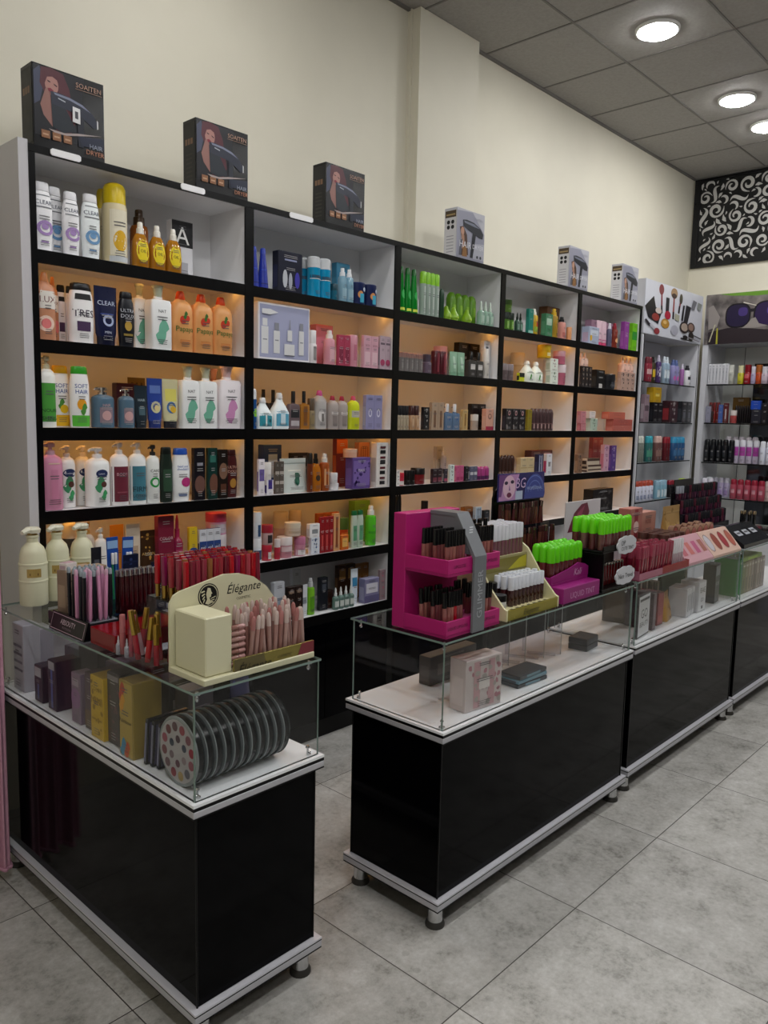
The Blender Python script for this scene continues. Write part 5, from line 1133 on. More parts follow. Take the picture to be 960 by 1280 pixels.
# ================================================================== pink curtain at the end of the counter
r = empty('pink_curtain', (.031, -.12, 0), 'dusty pink curtain hanging at the left edge beside the black counter', 'curtain')
b = MB(); N = 90; prof = []
for i in range(N+1):
    t = i/N; x = -.065+.17*t; prof.append((x, .026*math.sin(t*2*PI*3.2)+.010*math.sin(t*2*PI*7+1)))
vv = []; zs = [.045, .06, .5, 1.0, 1.6, 2.3]
for z in zs:
    s = 1+.05*(2.3-z)
    for x, y in prof: vv.append(((x-.105)*s+.105-.012*(2.3-z)*0, y*s, z))
n = N+1; b.add(vv, [(k*n+i, k*n+i+1, k*n+n+i+1, k*n+n+i) for k in range(len(zs)-1) for i in range(N)], noise_mat('curtain_cloth', '#c993a8', '#d09db0', 40, .8, 3, .1), True)
o = b.build('cloth', r); md = o.modifiers.new('thickness', 'SOLIDIFY'); md.thickness = .004
b = MB(); b.tube([(x, y-.003, .05) for x, y in [((p[0]-.105)*1.11+.105, p[1]*1.11) for p in prof]], .006, M('#c290a4', .8), 6); b.build('hem', r)
b = MB(); b.cyl((XW-.02, 0, 2.31), (.09, 0, 2.31), .011, .011, CHROME, 12); b.build('curtain_rail', r)
# ================================================================== merchandise on and in the counters
HT = LT+.0012; HD = LD+.0012
ROWW = ['front row', 'second row', 'third row', 'back row']
_lip = {}
def lip_meshes(r, h, frac, body, cap, kind='cyl'):
    k = (r, h, frac, body, cap, kind)
    if k in _lip: return _lip[k]
    a = MB(); n = 2 if kind != 'sq' else 6
    a.loft([(0, r*.92, r*.92, n), (h*.02, r, r, n), (h*frac, r, r, n), (h*frac+.001, r*.7, r*.7, n)], M(body, .12, 0, .5, .4), 12)
    c = MB(); gold = cap.startswith('*'); cc = cap.lstrip('*')
    c.loft([(h*frac+.0008, r*1.03, r*1.03, n), (h*.97, r*.98, r*.98, n), (h, r*.86, r*.86, n)] if kind != 'round' else [(h*frac+.0008, r*1.05, r*1.05, n), (h*.9, r*1.05, r*1.05, n), (h*.97, r*.8, r*.8, n), (h, r*.4, r*.4, n)], M(cc, .25, 1.0 if gold else 0.0), 12)
    _lip[k] = (a.mesh('tube'), c.mesh('cap')); return _lip[k]
def lip(p, r, h, frac, body, cap, look, plc, group, kind='cyl', tilt=(0, 0), nm='lip_gloss', cat='lip gloss', key=None):
    o = empty(nm, p, None, cat, group, (tilt[0], tilt[1], 0)); a, c = lip_meshes(r, h, frac, body, cap, kind)
    inst('tube', a, o); inst('cap', c, o); reg(o, look, plc, p[0] if key is None else key); return o
def lip_block(x0, x1, y0, nrow, dy, z, r, h, frac, bodies, cap, look, plc, group, kind='cyl', n=None, jit=0.0, nm='lip_gloss', cat='lip gloss', along='x'):
    n = n or max(1, int((x1-x0)/(2*r*1.06)))
    for j in range(nrow):
        for i in range(n):
            x = x0+(x1-x0)*(i+.5)/n; y = y0+dy*j
            p = (x, y, z) if along == 'x' else (y, x, z); rowp = plc if nrow == 1 else '%s of %s' % (ROWW[min(j, 3)] if j < nrow-1 or nrow < 2 else 'back row', plc)
            lip(p, r, h+random.uniform(-.002, .002), frac, bodies[(i*3+j*5) % len(bodies)], cap, look, rowp, group, kind, (random.uniform(-jit, jit), random.uniform(-jit, jit)), nm, cat, x if along == 'x' else -x)
def carton(p, w, d, h, body, side, lab, prints=(), cat='box', rz=0, nm='carton', rot=None, flap=1, group=None):
    r = empty(nm, p, lab, cat, group, rot or (0, 0, rz))
    for part, me in recipe('box', w, d, h, body, side, list(prints), {'flap': flap}): inst(part, me, r)
    return r
# ---------------------------------------------------------------- left counter: cream bottles
def cream_bottle(x, y, vt, w, lab):
    h = z_at(vt, x, y)-HT; r = empty('pump_bottle', (x, y, HT), lab, 'bottle', 'cream pump bottles on the near counter')
    c = M('#d8d6b8', .4); b = MB(); q = w/2
    b.loft([(0, q*.95, q*.95, 2), (.005, q, q, 2), (h*.30, q, q, 2), (h*.305, q*1.025, q*1.025, 2), (h*.325, q*1.025, q*1.025, 2), (h*.33, q, q, 2), (h*.52, q, q, 2), (h*.525, q*1.025, q*1.025, 2), (h*.545, q*1.025, q*1.025, 2), (h*.55, q*.98, q*.98, 2), (h*.66, q*.93, q*.93, 2), (h*.74, q*.78, q*.78, 2), (h*.79, q*.5, q*.5, 2), (h*.81, q*.4, q*.4, 2)], c, 28); b.build('body', r)
    b = MB(); b.loft([(h*.81, q*.40, q*.40, 2), (h*.87, q*.40, q*.40, 2), (h*.875, q*.46, q*.46, 2), (h*.90, q*.46, q*.46, 2)], c, 20); cl = b.build('collar', r)
    b = MB(); b.loft([(h*.895, q*.36, q*.36, 2), (h*.93, q*.36, q*.36, 2)], M('#a98f56', .3, .8), 16); b.build('gold_ring', cl)
    b = MB(); b.loft([(h*.93, q*.55, q*.55, 2), (h*.975, q*.60, q*.60, 2), (h, q*.45, q*.45, 2)], M('#dddbc6', .35), 20); b.tube([(0, 0, h*.965), (-q*.6, -q*.4, h*.968), (-q*1.0, -q*.62, h*.95)], [.011, .010, .007], M('#dddbc6', .35)); b.build('pump_head', r)
    b = MB(); pts = []
    for j in range(4):
        for i in range(7):
            a = -PI/2-.35+(-.5+i/6)*1.0; pts.append(((q+.0006)*math.cos(a), (q+.0006)*math.sin(a), h*(.375+.11*j/3)))
    b.add(pts, [(j*7+i, j*7+i+1, j*7+8+i, j*7+7+i) for j in range(3) for i in range(6)], M('#b59a5a', .35, .3)); lb = b.build('label', r)
    b = MB(); b.add([((q+.0012)*math.cos(-PI/2-.35+s), (q+.0012)*math.sin(-PI/2-.35+s), h*z) for s, z in ((-.3,.40),(.3,.40),(.3,.43),(-.3,.43))], [(0, 1, 2, 3)], M('#6a4a24', .4)); b.build('label_print', lb)
cream_bottle(.247, -.085, 659, .088, 'cream pump bottle at far left end of the near glass counter')
cream_bottle(.336, -.066, 656, .08, 'cream pump bottle in the middle of the cream three')
cream_bottle(.422, -.07, 654, .08, 'cream pump bottle right of the other two, beside the eye pencils')

# ---------------------------------------------------------------- makeup pencil organizer
r = empty('makeup_organizer', (.155, -.84, HT), 'black and red makeup organizer base with slanted black sign', 'organizer')
b = MB(); b.box((.02, .21, 0), (.27, .49, .04), M('#111013', .2), .002); b.build('black_base', r)
b = MB(); b.box((.012, .072, 0), (.235, .208, .048), M('#7d0710', .15), .002); b.build('red_base', r)
b = MB(); b.prism([(0, .0), (.018, .0), (.018, .050), (.012, .050)], .235, .44, M('#0d0c10', .2), 'xz')
# sign: slanted plate along the customer side
sv = [(0, .0), (.020, .0), (.020, .052), (.014, .052)]
b = MB(); b.add([(p[0], y, p[1]) for y in (.225, .44) for p in sv], [(3, 2, 1, 0), (4, 5, 6, 7), (0, 1, 5, 4), (1, 2, 6, 5), (2, 3, 7, 6), (3, 0, 4, 7)], M('#0d0c10', .2)); sg = b.build('sign_plate', r)
ez = Vector((.014, 0, .052)).normalized(); nrm = Vector((-.052, 0, .014)).normalized(); o_ = Vector((.007, .3325, .026))+nrm*.0008
b = MB(); F_ = M('#c9a8b8', .4)
for (a0, a1, c0, c1) in ((-.1, .1, .021, .0225), (-.1, .1, -.0225, -.021), (-.1, -.0985, -.0225, .0225), (.0985, .1, -.0225, .0225)): poly(b, o_, Vector((0, -1, 0)), ez, [(a0, c0), (a1, c0), (a1, c1), (a0, c1)], F_)
b.build('sign_border', sg)
b = MB(); lettering(b, 'ABSOUTY', o_+ez*.005, (0, -1, 0), ez, .015, M('#cbb4c0', .4), 0, .14); lettering(b, 'PROFESSIONAL', o_-ez*.011, (0, -1, 0), ez, .006, M('#8a7480', .4), 0, .12); b.build('lettering', sg)
b = MB(); b.box((.012, .245, .041), (.115, .36, .046), M('#8f8f98', .2, .6), .001)
b.build('pencil_tray', r)
ptray = HT+.0465
cols = ['#131318', '#131318', '#c487a8', '#131318', '#c487a8', '#bf80a2']
for j in range(5):
    for i in range(6):
        col = ['#131318', '#c487a8', '#1a1a22', '#c487a8', '#c487a8'][(i+j*2) % 5] if j < 3 else ['#131318', '#17171c', '#1d2a38'][(i+j) % 3]
        x = .176+i*.0155; y = -.583+j*.022
        o = empty('eye_pencil', (x, y, ptray), None, 'eye pencil', 'eye pencils standing in the organizer', (random.uniform(-.03, .03), random.uniform(-.03, .03), 0))
        key = ('pen', col)
        if key not in _lip:
            a = MB(); a.loft([(0, .0034, .0034, 2), (.009, .0052, .0052, 3), (.128, .0052, .0052, 3), (.129, .0045, .0045, 3)], M(col, .25), 10); c = MB(); c.loft([(.1292, .0053, .0053, 2), (.142, .0053, .0053, 2), (.146, .003, .003, 2)], M('#c9a0b4' if col[1] == 'c' or col[1] == 'b' else '#8f98a0', .25), 10); _lip[key] = (a.mesh('barrel'), c.mesh('cap'))
        inst('barrel', _lip[key][0], o); inst('cap', _lip[key][1], o)
        reg(o, ('pink' if col[1] in 'cb' else 'black')+' eye pencil', '%s of the organizer pencils' % ['front row', 'second row', 'third row', 'fourth row', 'back row'][j], x)
for i, (x, y, h, lab) in enumerate(((.215, -.405, .125, 'front leopard print carton beside the cream bottles'), (.27, -.39, .13, 'leopard print carton behind the standing eye pencils'), (.325, -.36, .12, 'leopard print carton farthest back on the organizer'))):
    carton((x, y, HT+.0405), .045, .05, h, '#8a7462', '#a58e78', lab, ['D|#2c1c14|16', 'D|#d0bca4|13'], 'box', .1, group='leopard print cartons behind the pencils')
carton((.215, -.405, HT+.0405+.1262), .04, .03, .022, '#cfc6c2', '#b89aa4', 'small white and pink box lying on the front leopard carton', [], 'box', .3)
r = empty('pencil_holder', (.29, -.575, HT+.0407), 'clear holder of dark red lipsticks on the black organizer base', 'holder')
b = MB(); b.box((0, 0, 0), (.125, .05, .004), ACRYL); b.build('floor_plate', r)
for a_, c_ in (((0, 0, .004), (.125, .002, .03)), ((0, .048, .004), (.125, .05, .03))): b = MB(); b.box(a_, c_, ACRYL); b.build('wall_plate', r)
lip_block(.293, .413, -.562, 2, .023, HT+.0452, .0072, .13, .86, ['#3a0c14', '#45101a', '#2f0a10'], '*#b8b8c0', 'dark maroon lipstick with silver tip', 'clear holder', 'dark maroon lipsticks in the clear holder', n=8, nm='lipstick', cat='lipstick')
# toothbrush blister packs and neighbours at the back of the counter
for k, (u, lab) in enumerate(((142, 'left blue toothbrush pack standing behind the dark lipsticks'), (157, 'right blue toothbrush pack standing behind the dark lipsticks'))):
    y = -.30+.012*k; x = x_at(u, y, 1.03); h = z_at(671, x, y)-HT
    r = empty('toothbrush_pack', (x, y, HT), lab, 'toothbrush pack', 'blue toothbrush packs on the near counter', (0, .04 if k else -.02, 0))
    b = MB(); b.box((-.02, -.003, 0), (.02, .0, h), M('#1f4a9c', .3), .001); b.build('card', r)
    b = MB(); b.cyl((-.004, -.007, .02), (-.004, -.007, h*.62), .0035, .003, M('#2f8a5a', .3), 8); b.box((-.008, -.012, h*.62), (0, -.005, h*.78), M('#e8eaf0', .4), .001); b.build('toothbrush', r)
    b = MB(); b.cyl((.007, -.007, .02), (.007, -.007, h*.62), .0035, .003, M('#3f7ab8', .3), 8); b.box((.003, -.012, h*.62), (.011, -.005, h*.78), M('#e8eaf0', .4), .001); b.build('toothbrush', r)
    b = MB(); poly(b, (0, -.0035, 0), (1, 0, 0), (0, 0, 1), [(-.018, h*.84), (.018, h*.84), (.018, h*.95), (-.018, h*.95)], M('#8fb4e0', .4)); b.build('header_print', r)
def free(kind, p, w, d, h, body, cap, lab, prints=(), o={}, rz=0.0, tilt=0.0, cat=None, nm=None):
    n_, c_ = KINDN[kind]; r = empty(nm or n_, p, lab, cat or c_, None, (0, tilt, rz))
    for part, me in recipe(kind, w, d, h, body, cap, list(prints), o): inst(part, me, r)
    return r
free('tube', (.372, -.27, HT), .035, .03, .20, '#23242a', '#17171b', 'black tube with pale top beside the blue toothbrush packs', ['L|#5a5c64|.7|.8|.5'])
free('pouch', (.46, -.33, HT), .055, .035, .175, '#141a33', '#1d2444', 'navy gathered pouch, left of the red lip gloss rack', ['D|#2f3a66|11'])
free('pouch', (.505, -.42, HT), .05, .035, .16, '#10152a', '#1b2240', 'navy gathered pouch, close behind the red lip gloss rack', ['D|#2f3a66|12'])

# ---------------------------------------------------------------- stepped acrylic lip rack
r = empty('lip_rack', (.158, -.965, HT), 'clear stepped acrylic rack crowded with gold and red lip tubes', 'rack')
b = MB(); b.box((0, 0, 0), (.365, .19, .004), ACRYL); b.build('base', r)
for (xx, z0, z1) in ((.0, .004, .03), (.10, .004, .145), (.362, .004, .155)): b = MB(); b.box((xx, 0, z0), (xx+.003, .19, z1), ACRYL); b.build('riser', r)
b = MB(); b.box((.103, 0, .142), (.362, .19, .146), M('#141416', .15)); b.build('upper_tray', r)
b = MB(); b.box((.103, .0, .146), (.362, .002, .156), M('#141416', .15)); b.build('tray_lip', r)
reds = ['#a81420', '#8f2030', '#9c1a24', '#8a3040', '#b01c24', '#7a2434', '#983038', '#a8424c', '#8f5a34', '#7f1a48', '#8a2c3c', '#6f1c2a']
gl = 'upside down lip gloss with gold cap'
for j in range(5):
    for i in range(14):
        x = .272+i*.0176; y = -.945+j*.034; col = reds[(i*5+j*3) % len(reds)]
        key = ('ud', col)
        if key not in _lip:
            a = MB(); a.loft([(0, .0066, .0066, 2), (.034, .0066, .0066, 2), (.0345, .006, .006, 2)], M('#b99a52', .22, 1.0), 12); c = MB(); c.loft([(.035, .0078, .0078, 2), (.108, .0078, .0078, 2), (.112, .0068, .0068, 2)], M(col, .15, 0, .5, .4), 12); _lip[key] = (a.mesh('gold_cap'), c.mesh('tube'))
        o = empty('lip_gloss', (x, y, HT+.1475), None, 'lip gloss', 'red lip glosses on the upper tray of the clear rack', (random.uniform(-.02, .02), random.uniform(-.02, .02), 0))
        inst('gold_cap', _lip[key][0], o); inst('tube', _lip[key][1], o)
        reg(o, 'red lip gloss, gold end down', '%s of the clear rack' % ['front row', 'second row', 'third row', 'fourth row', 'back row'][j], x)
lows = [(.172,-.80,'#a85a5c','#b06a6c',0,.105),(.200,-.79,'#8f1c24','#9c2430',0,.11),(.226,-.80,'#9c3a40','*#c0a050',.12,.115),(.176,-.835,'#a84a58','#b0606c',.05,.11),(.205,-.84,'#b08a90','*#c9b060',-.16,.12),(.178,-.868,'#9c2430','*#c4a655',-.12,.13),
        (.212,-.872,'#b8707c','*#c9b060',.14,.12),(.182,-.905,'#a8141c','*#b89a4a',.10,.115),(.216,-.91,'#7f1a24','*#c4a655',-.06,.12),(.240,-.86,'#8f5060','*#b8b8c0',0,.11),(.184,-.945,'#8a1020','*#b08f40',0,.105),(.222,-.946,'#6f1420','*#c4a655',.05,.115)]
for k, (x, y, bd, cp, t, h) in enumerate(lows):
    lip((x, y, HT+.0047+.002), .0078, h, .5 if cp.startswith('*') else .55, bd, cp, ('gold' if cp.startswith('*c') or cp.startswith('*b0') or cp.startswith('*b89') else 'silver' if cp.startswith('*') else 'rose')+'-capped red lip tube', 'lower step of the clear rack', 'leaning lip tubes on the lower step of the clear rack', 'cyl', (t*.5, t), 'lip_gloss', 'lip gloss', -y)
for k, y in enumerate((-.79, -.83)):
    free('drop', (.165+.002*k, y, HT+.0045), .013, .013, .05, '#b4b4bc', '#c9c9d0', ['tiny clear vial at the far corner of the acrylic rack', 'tiny clear vial nearer the cream stand on the acrylic rack'][k])

# ---------------------------------------------------------------- cream stand with the logo
CRM = M('#d6d2b2', .35); ex0, ey0 = .187, -1.148
r = empty('display_stand', (ex0, ey0, HT), 'cream tabletop lip gloss stand with black round logo and rounded back board', 'display stand')
b = MB(); b.box((0, 0, 0), (.345, .155, .016), CRM, .002); b.build('base', r)
b = MB(); out = [(0, .016), (.345, .016), (.345, .085), (.335, .13), (.30, .175), (.255, .208), (.21, .222), (.16, .226), (.03, .200), (.012, .192), (0, .172)]
b.prism(out, .146, .152, CRM, 'xz'); b.build('back_board', r)
b = MB(); b.box((.012, .012, .0165), (.088, .142, .16), CRM, .003); b.build('side_block', r)
b = MB(); b.box((.088, .004, .0), (.345, .010, .046), M('#8f8346', .25, .5), .001); fp = b.build('front_strip', r)
b = MB(); b.box((.088, .010, .016), (.345, .1455, .020), M('#b5b08c', .4)); b.build('tray', r)
Y_ = .1455
b = MB(); disc(b, (.112, Y_, .178), (1,0,0), (0,0,1), .031, .031, M('#141414', .4), 32); lg = b.build('logo', r)
b = MB()
disc(b, (.112, Y_-.0005, .178), (1,0,0), (0,0,1), .028, .028, CRM, 32, .93)
poly(b, (.112, Y_-.0006, .178), (1,0,0), (0,0,1), [(-.002,.02),(.006,.018),(.009,.008),(.012,.004),(.008,.002),(.008,-.004),(.003,-.006),(.006,-.014),(.015,-.018),(.0,-.024),(-.010,-.02),(-.004,-.010),(-.007,.004)], CRM)
for q in range(4): poly(b, (.112, Y_-.0006, .178), (1,0,0), (0,0,1), [(-.022+.002*q, .012-.009*q), (-.012, .014-.007*q), (-.010, .011-.007*q), (-.021+.002*q, .008-.009*q)], CRM)
for q in range(3): poly(b, (.112, Y_-.0006, .178), (1,0,0), (0,0,1), [(.008, -.008-.005*q), (.022-.003*q, -.004-.007*q), (.021-.003*q, -.0065-.007*q), (.007, -.0105-.005*q)], CRM)
b.build('logo_print', lg)
b = MB(); lettering(b, '\u00c9l\u00e9gante', (.222, Y_, .185), (1,0,0), (0,0,1), .024, M('#141414', .4), .28, .14); lettering(b, 'COSMETIC', (.222, Y_, .157), (1,0,0), (0,0,1), .007, M('#4a4838', .4), 0, .08); b.build('lettering', r)
b = MB(); poly(b, (.088, .0035, 0), (1,0,0), (0,0,1), [(0,.0),(.10,.0),(.09,.046),(0,.046)], M('#5f5636', .35)); b.build('strip_print', fp); b = MB(); poly(b, (.088, .0034, 0), (1,0,0), (0,0,1), [(.20,.012),(.257,.005),(.257,.046),(.215,.046)], M('#7a3038', .35)); b.build('strip_print', fp)
b = MB(); lettering(b, '\u00c9l\u00e9gante', (.150, .0028, .020), (1,0,0), (0,0,1), .022, M('#16140c', .4), .28, .11); lettering(b, 'COSMETIC', (.245, .0028, .026), (1,0,0), (0,0,1), .007, M('#2a2612', .4), 0, .075); b.build('strip_lettering', fp)
nud = ['#a07a72', '#a88078', '#94685f', '#b08c84']
for j in range(4):
    for i in range(12):
        x = ex0+.150+i*.0158; y = ey0+.024+j*.030
        lip((x, y, HT+.0212), .0058, .118+.004*j, .70, nud[(i+j) % 4], '#c4b0a8' if (i+j) % 3 else '#a8706c', 'nude lip gloss with pale cap', '%s on the cream logo stand' % ROWW[j], 'nude lip glosses on the cream logo stand', 'round', (random.uniform(-.04, .06), random.uniform(-.10, .12)))
for j in range(2):
    for k in range(7):      # glosses lying in a stack beside the block
        y = ey0+.028+j*.06; z = HT+.0212+.0062+k*.0152
        o = empty('lip_gloss', (ex0+.090, y, z), None, 'lip gloss', 'nude lip glosses lying stacked in the cream stand', (0, PI/2, 0)); a, c = lip_meshes(.0058, .048, .55, nud[k % 4], '#b08480', 'round'); inst('tube', a, o); inst('cap', c, o)
        reg(o, '%s nude gloss lying on its side counted upward' % ORD[k], ['front stack', 'back stack'][j]+' on the cream stand', k)

# ---------------------------------------------------------------- inside the left case
def inside(lab, u, vb, x, dx, dy, vt, body, side, prints=(), nm='carton', cat='box', flap=1, z0=HD):
    """carton standing along the customer-side glass; its broad face looks out through it"""
    p = at(u, vb, 2, z0); y = min(p.y, -.035-dy/2); h = max(.03, z_at(vt, x, y)-z0); h = min(h, LT-.012-z0)
    r = empty(nm, (x+dx/2, y, z0), lab, cat, None, (0, 0, -PI/2))
    for part, me in recipe('box', dy, dx, h, body, side, list(prints), {'flap': flap}): inst(part, me, r)
    return r
GL_ = 'in the near glass case'
inside('grey white carton in the near glass case, farthest left', 17, 840, .197, .05, .05, 786, '#9a9ba4', '#8a8b94', ['L|#6a6c78|.5|.8|.7', 'L|#6a6c78|.1|.2|.7'])
inside('grey white carton with peaked flap, second in the near glass case', 36, 860, .172, .055, .08, 780, '#a4a5ae', '#93949e', ['L|#6f717c|.3|.34|.8', 'L|#6f717c|.42|.46|.8', 'L|#6f717c|.54|.58|.8', 'L|#6f717c|.66|.70|.8'])
inside('grey white carton behind the peaked one in the near case', 50, 835, .245, .05, .08, 784, '#9c9da6', '#8e8f98', ['L|#70727c|.4|.7|.8'])
inside('navy boxed item, left of the navy pair in the near case', 58, 875, .172, .07, .055, 832, '#20222e', '#2c2f3c', ['L|#5a6a9c|.1|.5|.2', 'L|#b0b2bc|.7|.95|.8'])
inside('navy boxed item with blue stripe in the near case', 72, 886, .172, .08, .055, 826, '#1d2130', '#2a2c38', ['L|#4a62a8|.05|.9|.2', 'L|#a8aab4|.82|.98|.7'])
inside('lavender tube-shaped carton beside the navy items in the near case', 92, 905, .176, .05, .055, 842, '#7d6a80', '#8a788c', ['O|#8f6a96|.5|.2|0|1', 'L|#a89aac|.75|.9|.7'])
inside('plum and beige carton left of the yellow one in the near case', 103, 915, .180, .12, .05, 842, '#4a3a48', '#574654', ['L|#6a5648|.05|.35|1', 'L|#74604c|.15|.17|.8'])
inside('bright yellow carton in the near glass case', 117, 925, .166, .06, .072, 846, '#c9a41c', '#a8882a', ['T|#8a6a10|.80|.13|COLOR', 'T|#8a6a10|.62|.13|MINI', 'D|#9a7a14|13', 'L|#a8861a|.3|.33|.8'])
inside('dark palette carton between the yellow and gold cartons', 140, 932, .178, .10, .065, 842, '#3a3438', '#453e42', ['D|#6a4a54|14', 'L|#8a8488|.9|.97|.9'])
inside('gold carton with rainbow edge and black script in the near case', 162, 945, .164, .085, .07, 852, '#96803c', '#8a7440', ['L|#b49a4c|.02|.98|.9', 'F|#b8442c|.84|.14|-.28', 'F|#d89a2c|.70|.12|-.25', 'F|#3f8ab0|.12|.13|-.2', 'F|#c9582c|.10|.12|.1', 'T|#17140c|.48|.17|Rainbow'])
for k, (u, x, col) in enumerate(((180, .168, '#3f3d5c'), (192, .172, '#4a4866'), (204, .176, '#34334a'))):
    p = at(u, 952, 2, HD); h = .125
    r = empty('palette_case', (x+.005, -.905-.024*k, HD), ['violet flat palette case leaning, farthest from the round palettes', 'violet flat palette case leaning, middle of its three', 'violet flat palette case leaning, touching the round palettes'][k], 'palette', 'leaning violet palettes in the near case', (.10, 0, 0))
    b = MB(); b.box((0, 0, 0), (.12, .012, h), M('#1d1d26', .15), .002); b.build('case', r)
    b = MB(); b.box((.006, -.0008, .008), (.114, 0, h-.008), M(col, .2)); b.build('cover_print', r); b = MB(); disc(b, (.06, -.0012, h*.5), (1,0,0), (0,0,1), .04, .045, M('#8a7ab0', .3), 24, .5); b.build('ring_print', r)
    b = MB(); b.box((-.0006, .002, .01), (0, .010, h-.01), M('#6a6a86', .3)); b.build('spine_print', r)
for k, (x, y, w_, d_, h, c1, c2) in enumerate(((.34, -.17, .09, .10, .12, '#55565e', '#60616a'), (.33, -.31, .10, .11, .15, '#3c343c', '#4a424a'), (.345, -.45, .10, .10, .13, '#62566a', '#6e6276'), (.34, -.58, .11, .09, .155, '#4f4238', '#5c4e42'), (.35, -.70, .10, .08, .14, '#38323a', '#443e48'), (.36, -.79, .09, .06, .13, '#6a6468', '#787276'))):
    carton((x+.035, y, HD), w_, d_, h, c1, c2, '%s carton in the hidden second row of the near case, %s from the back' % (['grey', 'dark plum', 'mauve', 'brown', 'blackish', 'pale taupe'][k], ORD[k]), ['L|#8a8488|.4|.6|.7'], 'box', .1)
# round palettes on edge
R_ = .0865
for k in range(11):
    x = .172+k*.0262
    r = empty('round_palette', (x, -1.058, HD+R_), None, 'palette', 'round palettes standing on edge in the near case', (0, 0, 0))
    if ('pal',) not in _lip:
        Rx = Matrix.Rotation(PI/2, 4, 'Y')
        a = MB(); a.loft([(.0022, R_*.95, R_*.95, 2), (.004, R_*.975, R_*.975, 2), (.0165, R_*.975, R_*.975, 2), (.018, R_*.95, R_*.95, 2)], M('#0b0d0f', .2, 0, .3), 44, axis=Rx)
        c = MB(); c.loft([(.0, R_*.94, R_*.94, 2), (.0005, R_*.985, R_*.985, 2), (.0021, R_, R_, 2)], M('#8f979a', .12, .2), 44, axis=Rx)
        d = MB(); d.loft([(.0182, R_, R_, 2), (.0196, R_*.985, R_*.985, 2), (.020, R_*.9, R_*.9, 2)], M('#4a5356', .15, .2), 44, axis=Rx)
        _lip[('pal',)] = (a.mesh('case'), c.mesh('clear_lid'), d.mesh('clear_base'))
    a, c, d = _lip[('pal',)]; inst('case', a, r); lid = inst('clear_lid', c, r); inst('clear_base', d, r)
    reg(r, 'round makeup palette on edge' if k else 'round makeup palette facing out, coloured pans visible', 'in the near glass case', x)
    if k == 0:
        b = MB(); disc(b, (-.0006, 0, 0), (0,-1,0), (0,0,1), R_*.90, R_*.90, M('#a9a6aa', .3), 40); fc = b.build('face_plate', r)
        pc = ['#8f2a3c', '#7a4a58', '#8a3c4a', '#5a4048', '#6a3a40', '#94485a', '#704048', '#6a5058', '#7f3440', '#a08a5a', '#5a5a66', '#864050']
        for q in range(12):
            an = 2*PI*q/12+.2; rr_ = R_*.70; b = MB(); disc(b, (-.0012, -rr_*math.cos(an), rr_*math.sin(an)), (0,-1,0), (0,0,1), .0118, .0118, M(pc[q], .5), 18); b.build('colour_pan', fc)
        for q in range(6):
            an = 2*PI*q/6+.5; rr_ = R_*.36; b = MB(); disc(b, (-.0012, -rr_*math.cos(an), rr_*math.sin(an)), (0,-1,0), (0,0,1), .0098, .0098, M(['#3a4458', '#4a3440', '#2f3a4c', '#74626a', '#5a3a4a', '#8a7a80'][q], .5), 18); b.build('colour_pan', fc)
free('pouch', (.475, -.895, HD), .10, .05, .17, '#1d2150', '#272c66', 'deep blue pouch lying behind the round palettes', ['D|#3a4290|12'], rz=.4)

# ---------------------------------------------------------------- bright pink two-tier stand
PK = M('#b3206f', .4); PKD = M('#9c1a60', .45); GRY = M('#72757a', .35)
sx, sy = .922, -1.282
r = empty('display_stand', (sx, sy, HT), 'bright pink two-tier lip gloss stand with grey centre band', 'display stand')
b = MB(); b.box((0, .165, 0), (.262, .215, .352), PK, .002); b.build('back_board', r)
for z, wd, nm in ((.0, .268, 'lower_tray'), (.182, .258, 'upper_tray')):
    b = MB(); x0 = .0; b.box((x0, .0, z), (wd, .1645, z+.008), PKD); b.box((x0, 0, z+.008), (wd, .006, z+.05), PK, .001); b.box((x0, .006, z+.008), (x0+.006, .1645, z+.05), PK, .001); b.box((wd-.006, .006, z+.008), (wd, .1645, z+.05), PK, .001); t = b.build(nm, r)
    b = MB(); b.box((.007, .007, z+.030), (wd-.007, .16, z+.033), M('#c9558f', .4)); b.build('hole_plate', t)
    b = MB(); lettering(b, 'LIPGLOSS' if z else 'LIQUID LIPGLOSS', (.055, -.0008, z+.028), (1,0,0), (0,0,1), .010, M('#4a0c30', .4), 0, .095); lettering(b, 'LIPGLOSS', (.215, -.0008, z+.028), (1,0,0), (0,0,1), .010, M('#4a0c30', .4), 0, .06); b.build('lettering', t)
bx0, bx1 = .113, .172
b = MB(); b.prism([(-.011, 0), (-.003, 0), (-.003, .225), (.07, .345), (.165, .345), (.165, .356), (.062, .356), (-.011, .232)], bx0, bx1, GRY, 'yz'); b.prism([(.01, .236), (.1645, .236), (.1645, .345), (.07, .345)], bx0+.002, bx0+.006, GRY, 'yz'); bd = b.build('grey_band', r)
b = MB(); lettering(b, 'GLIMMER', ((bx0+bx1)/2, -.0118, .115), (0,0,1), (-1,0,0), .026, M('#a9adb2', .4), 0, .17)
nn = Vector((0, .073, .124)).normalized()
for q in range(3): 
    o_ = Vector(((bx0+bx1)/2, -.011, .232))+nn*(.075+.008*q)+Vector((0, -.0008, .0005)); poly(b, o_, (1,0,0), nn, [(-.012+.006*q, -.0), (.006+.006*q, -.0), (.008+.006*q, .004), (-.010+.006*q, .004)], M('#b4b8bc', .4))
b.build('lettering', bd)
ros = ['#8f5450', '#7f4442', '#9a5e58', '#86484c', '#a0665c']
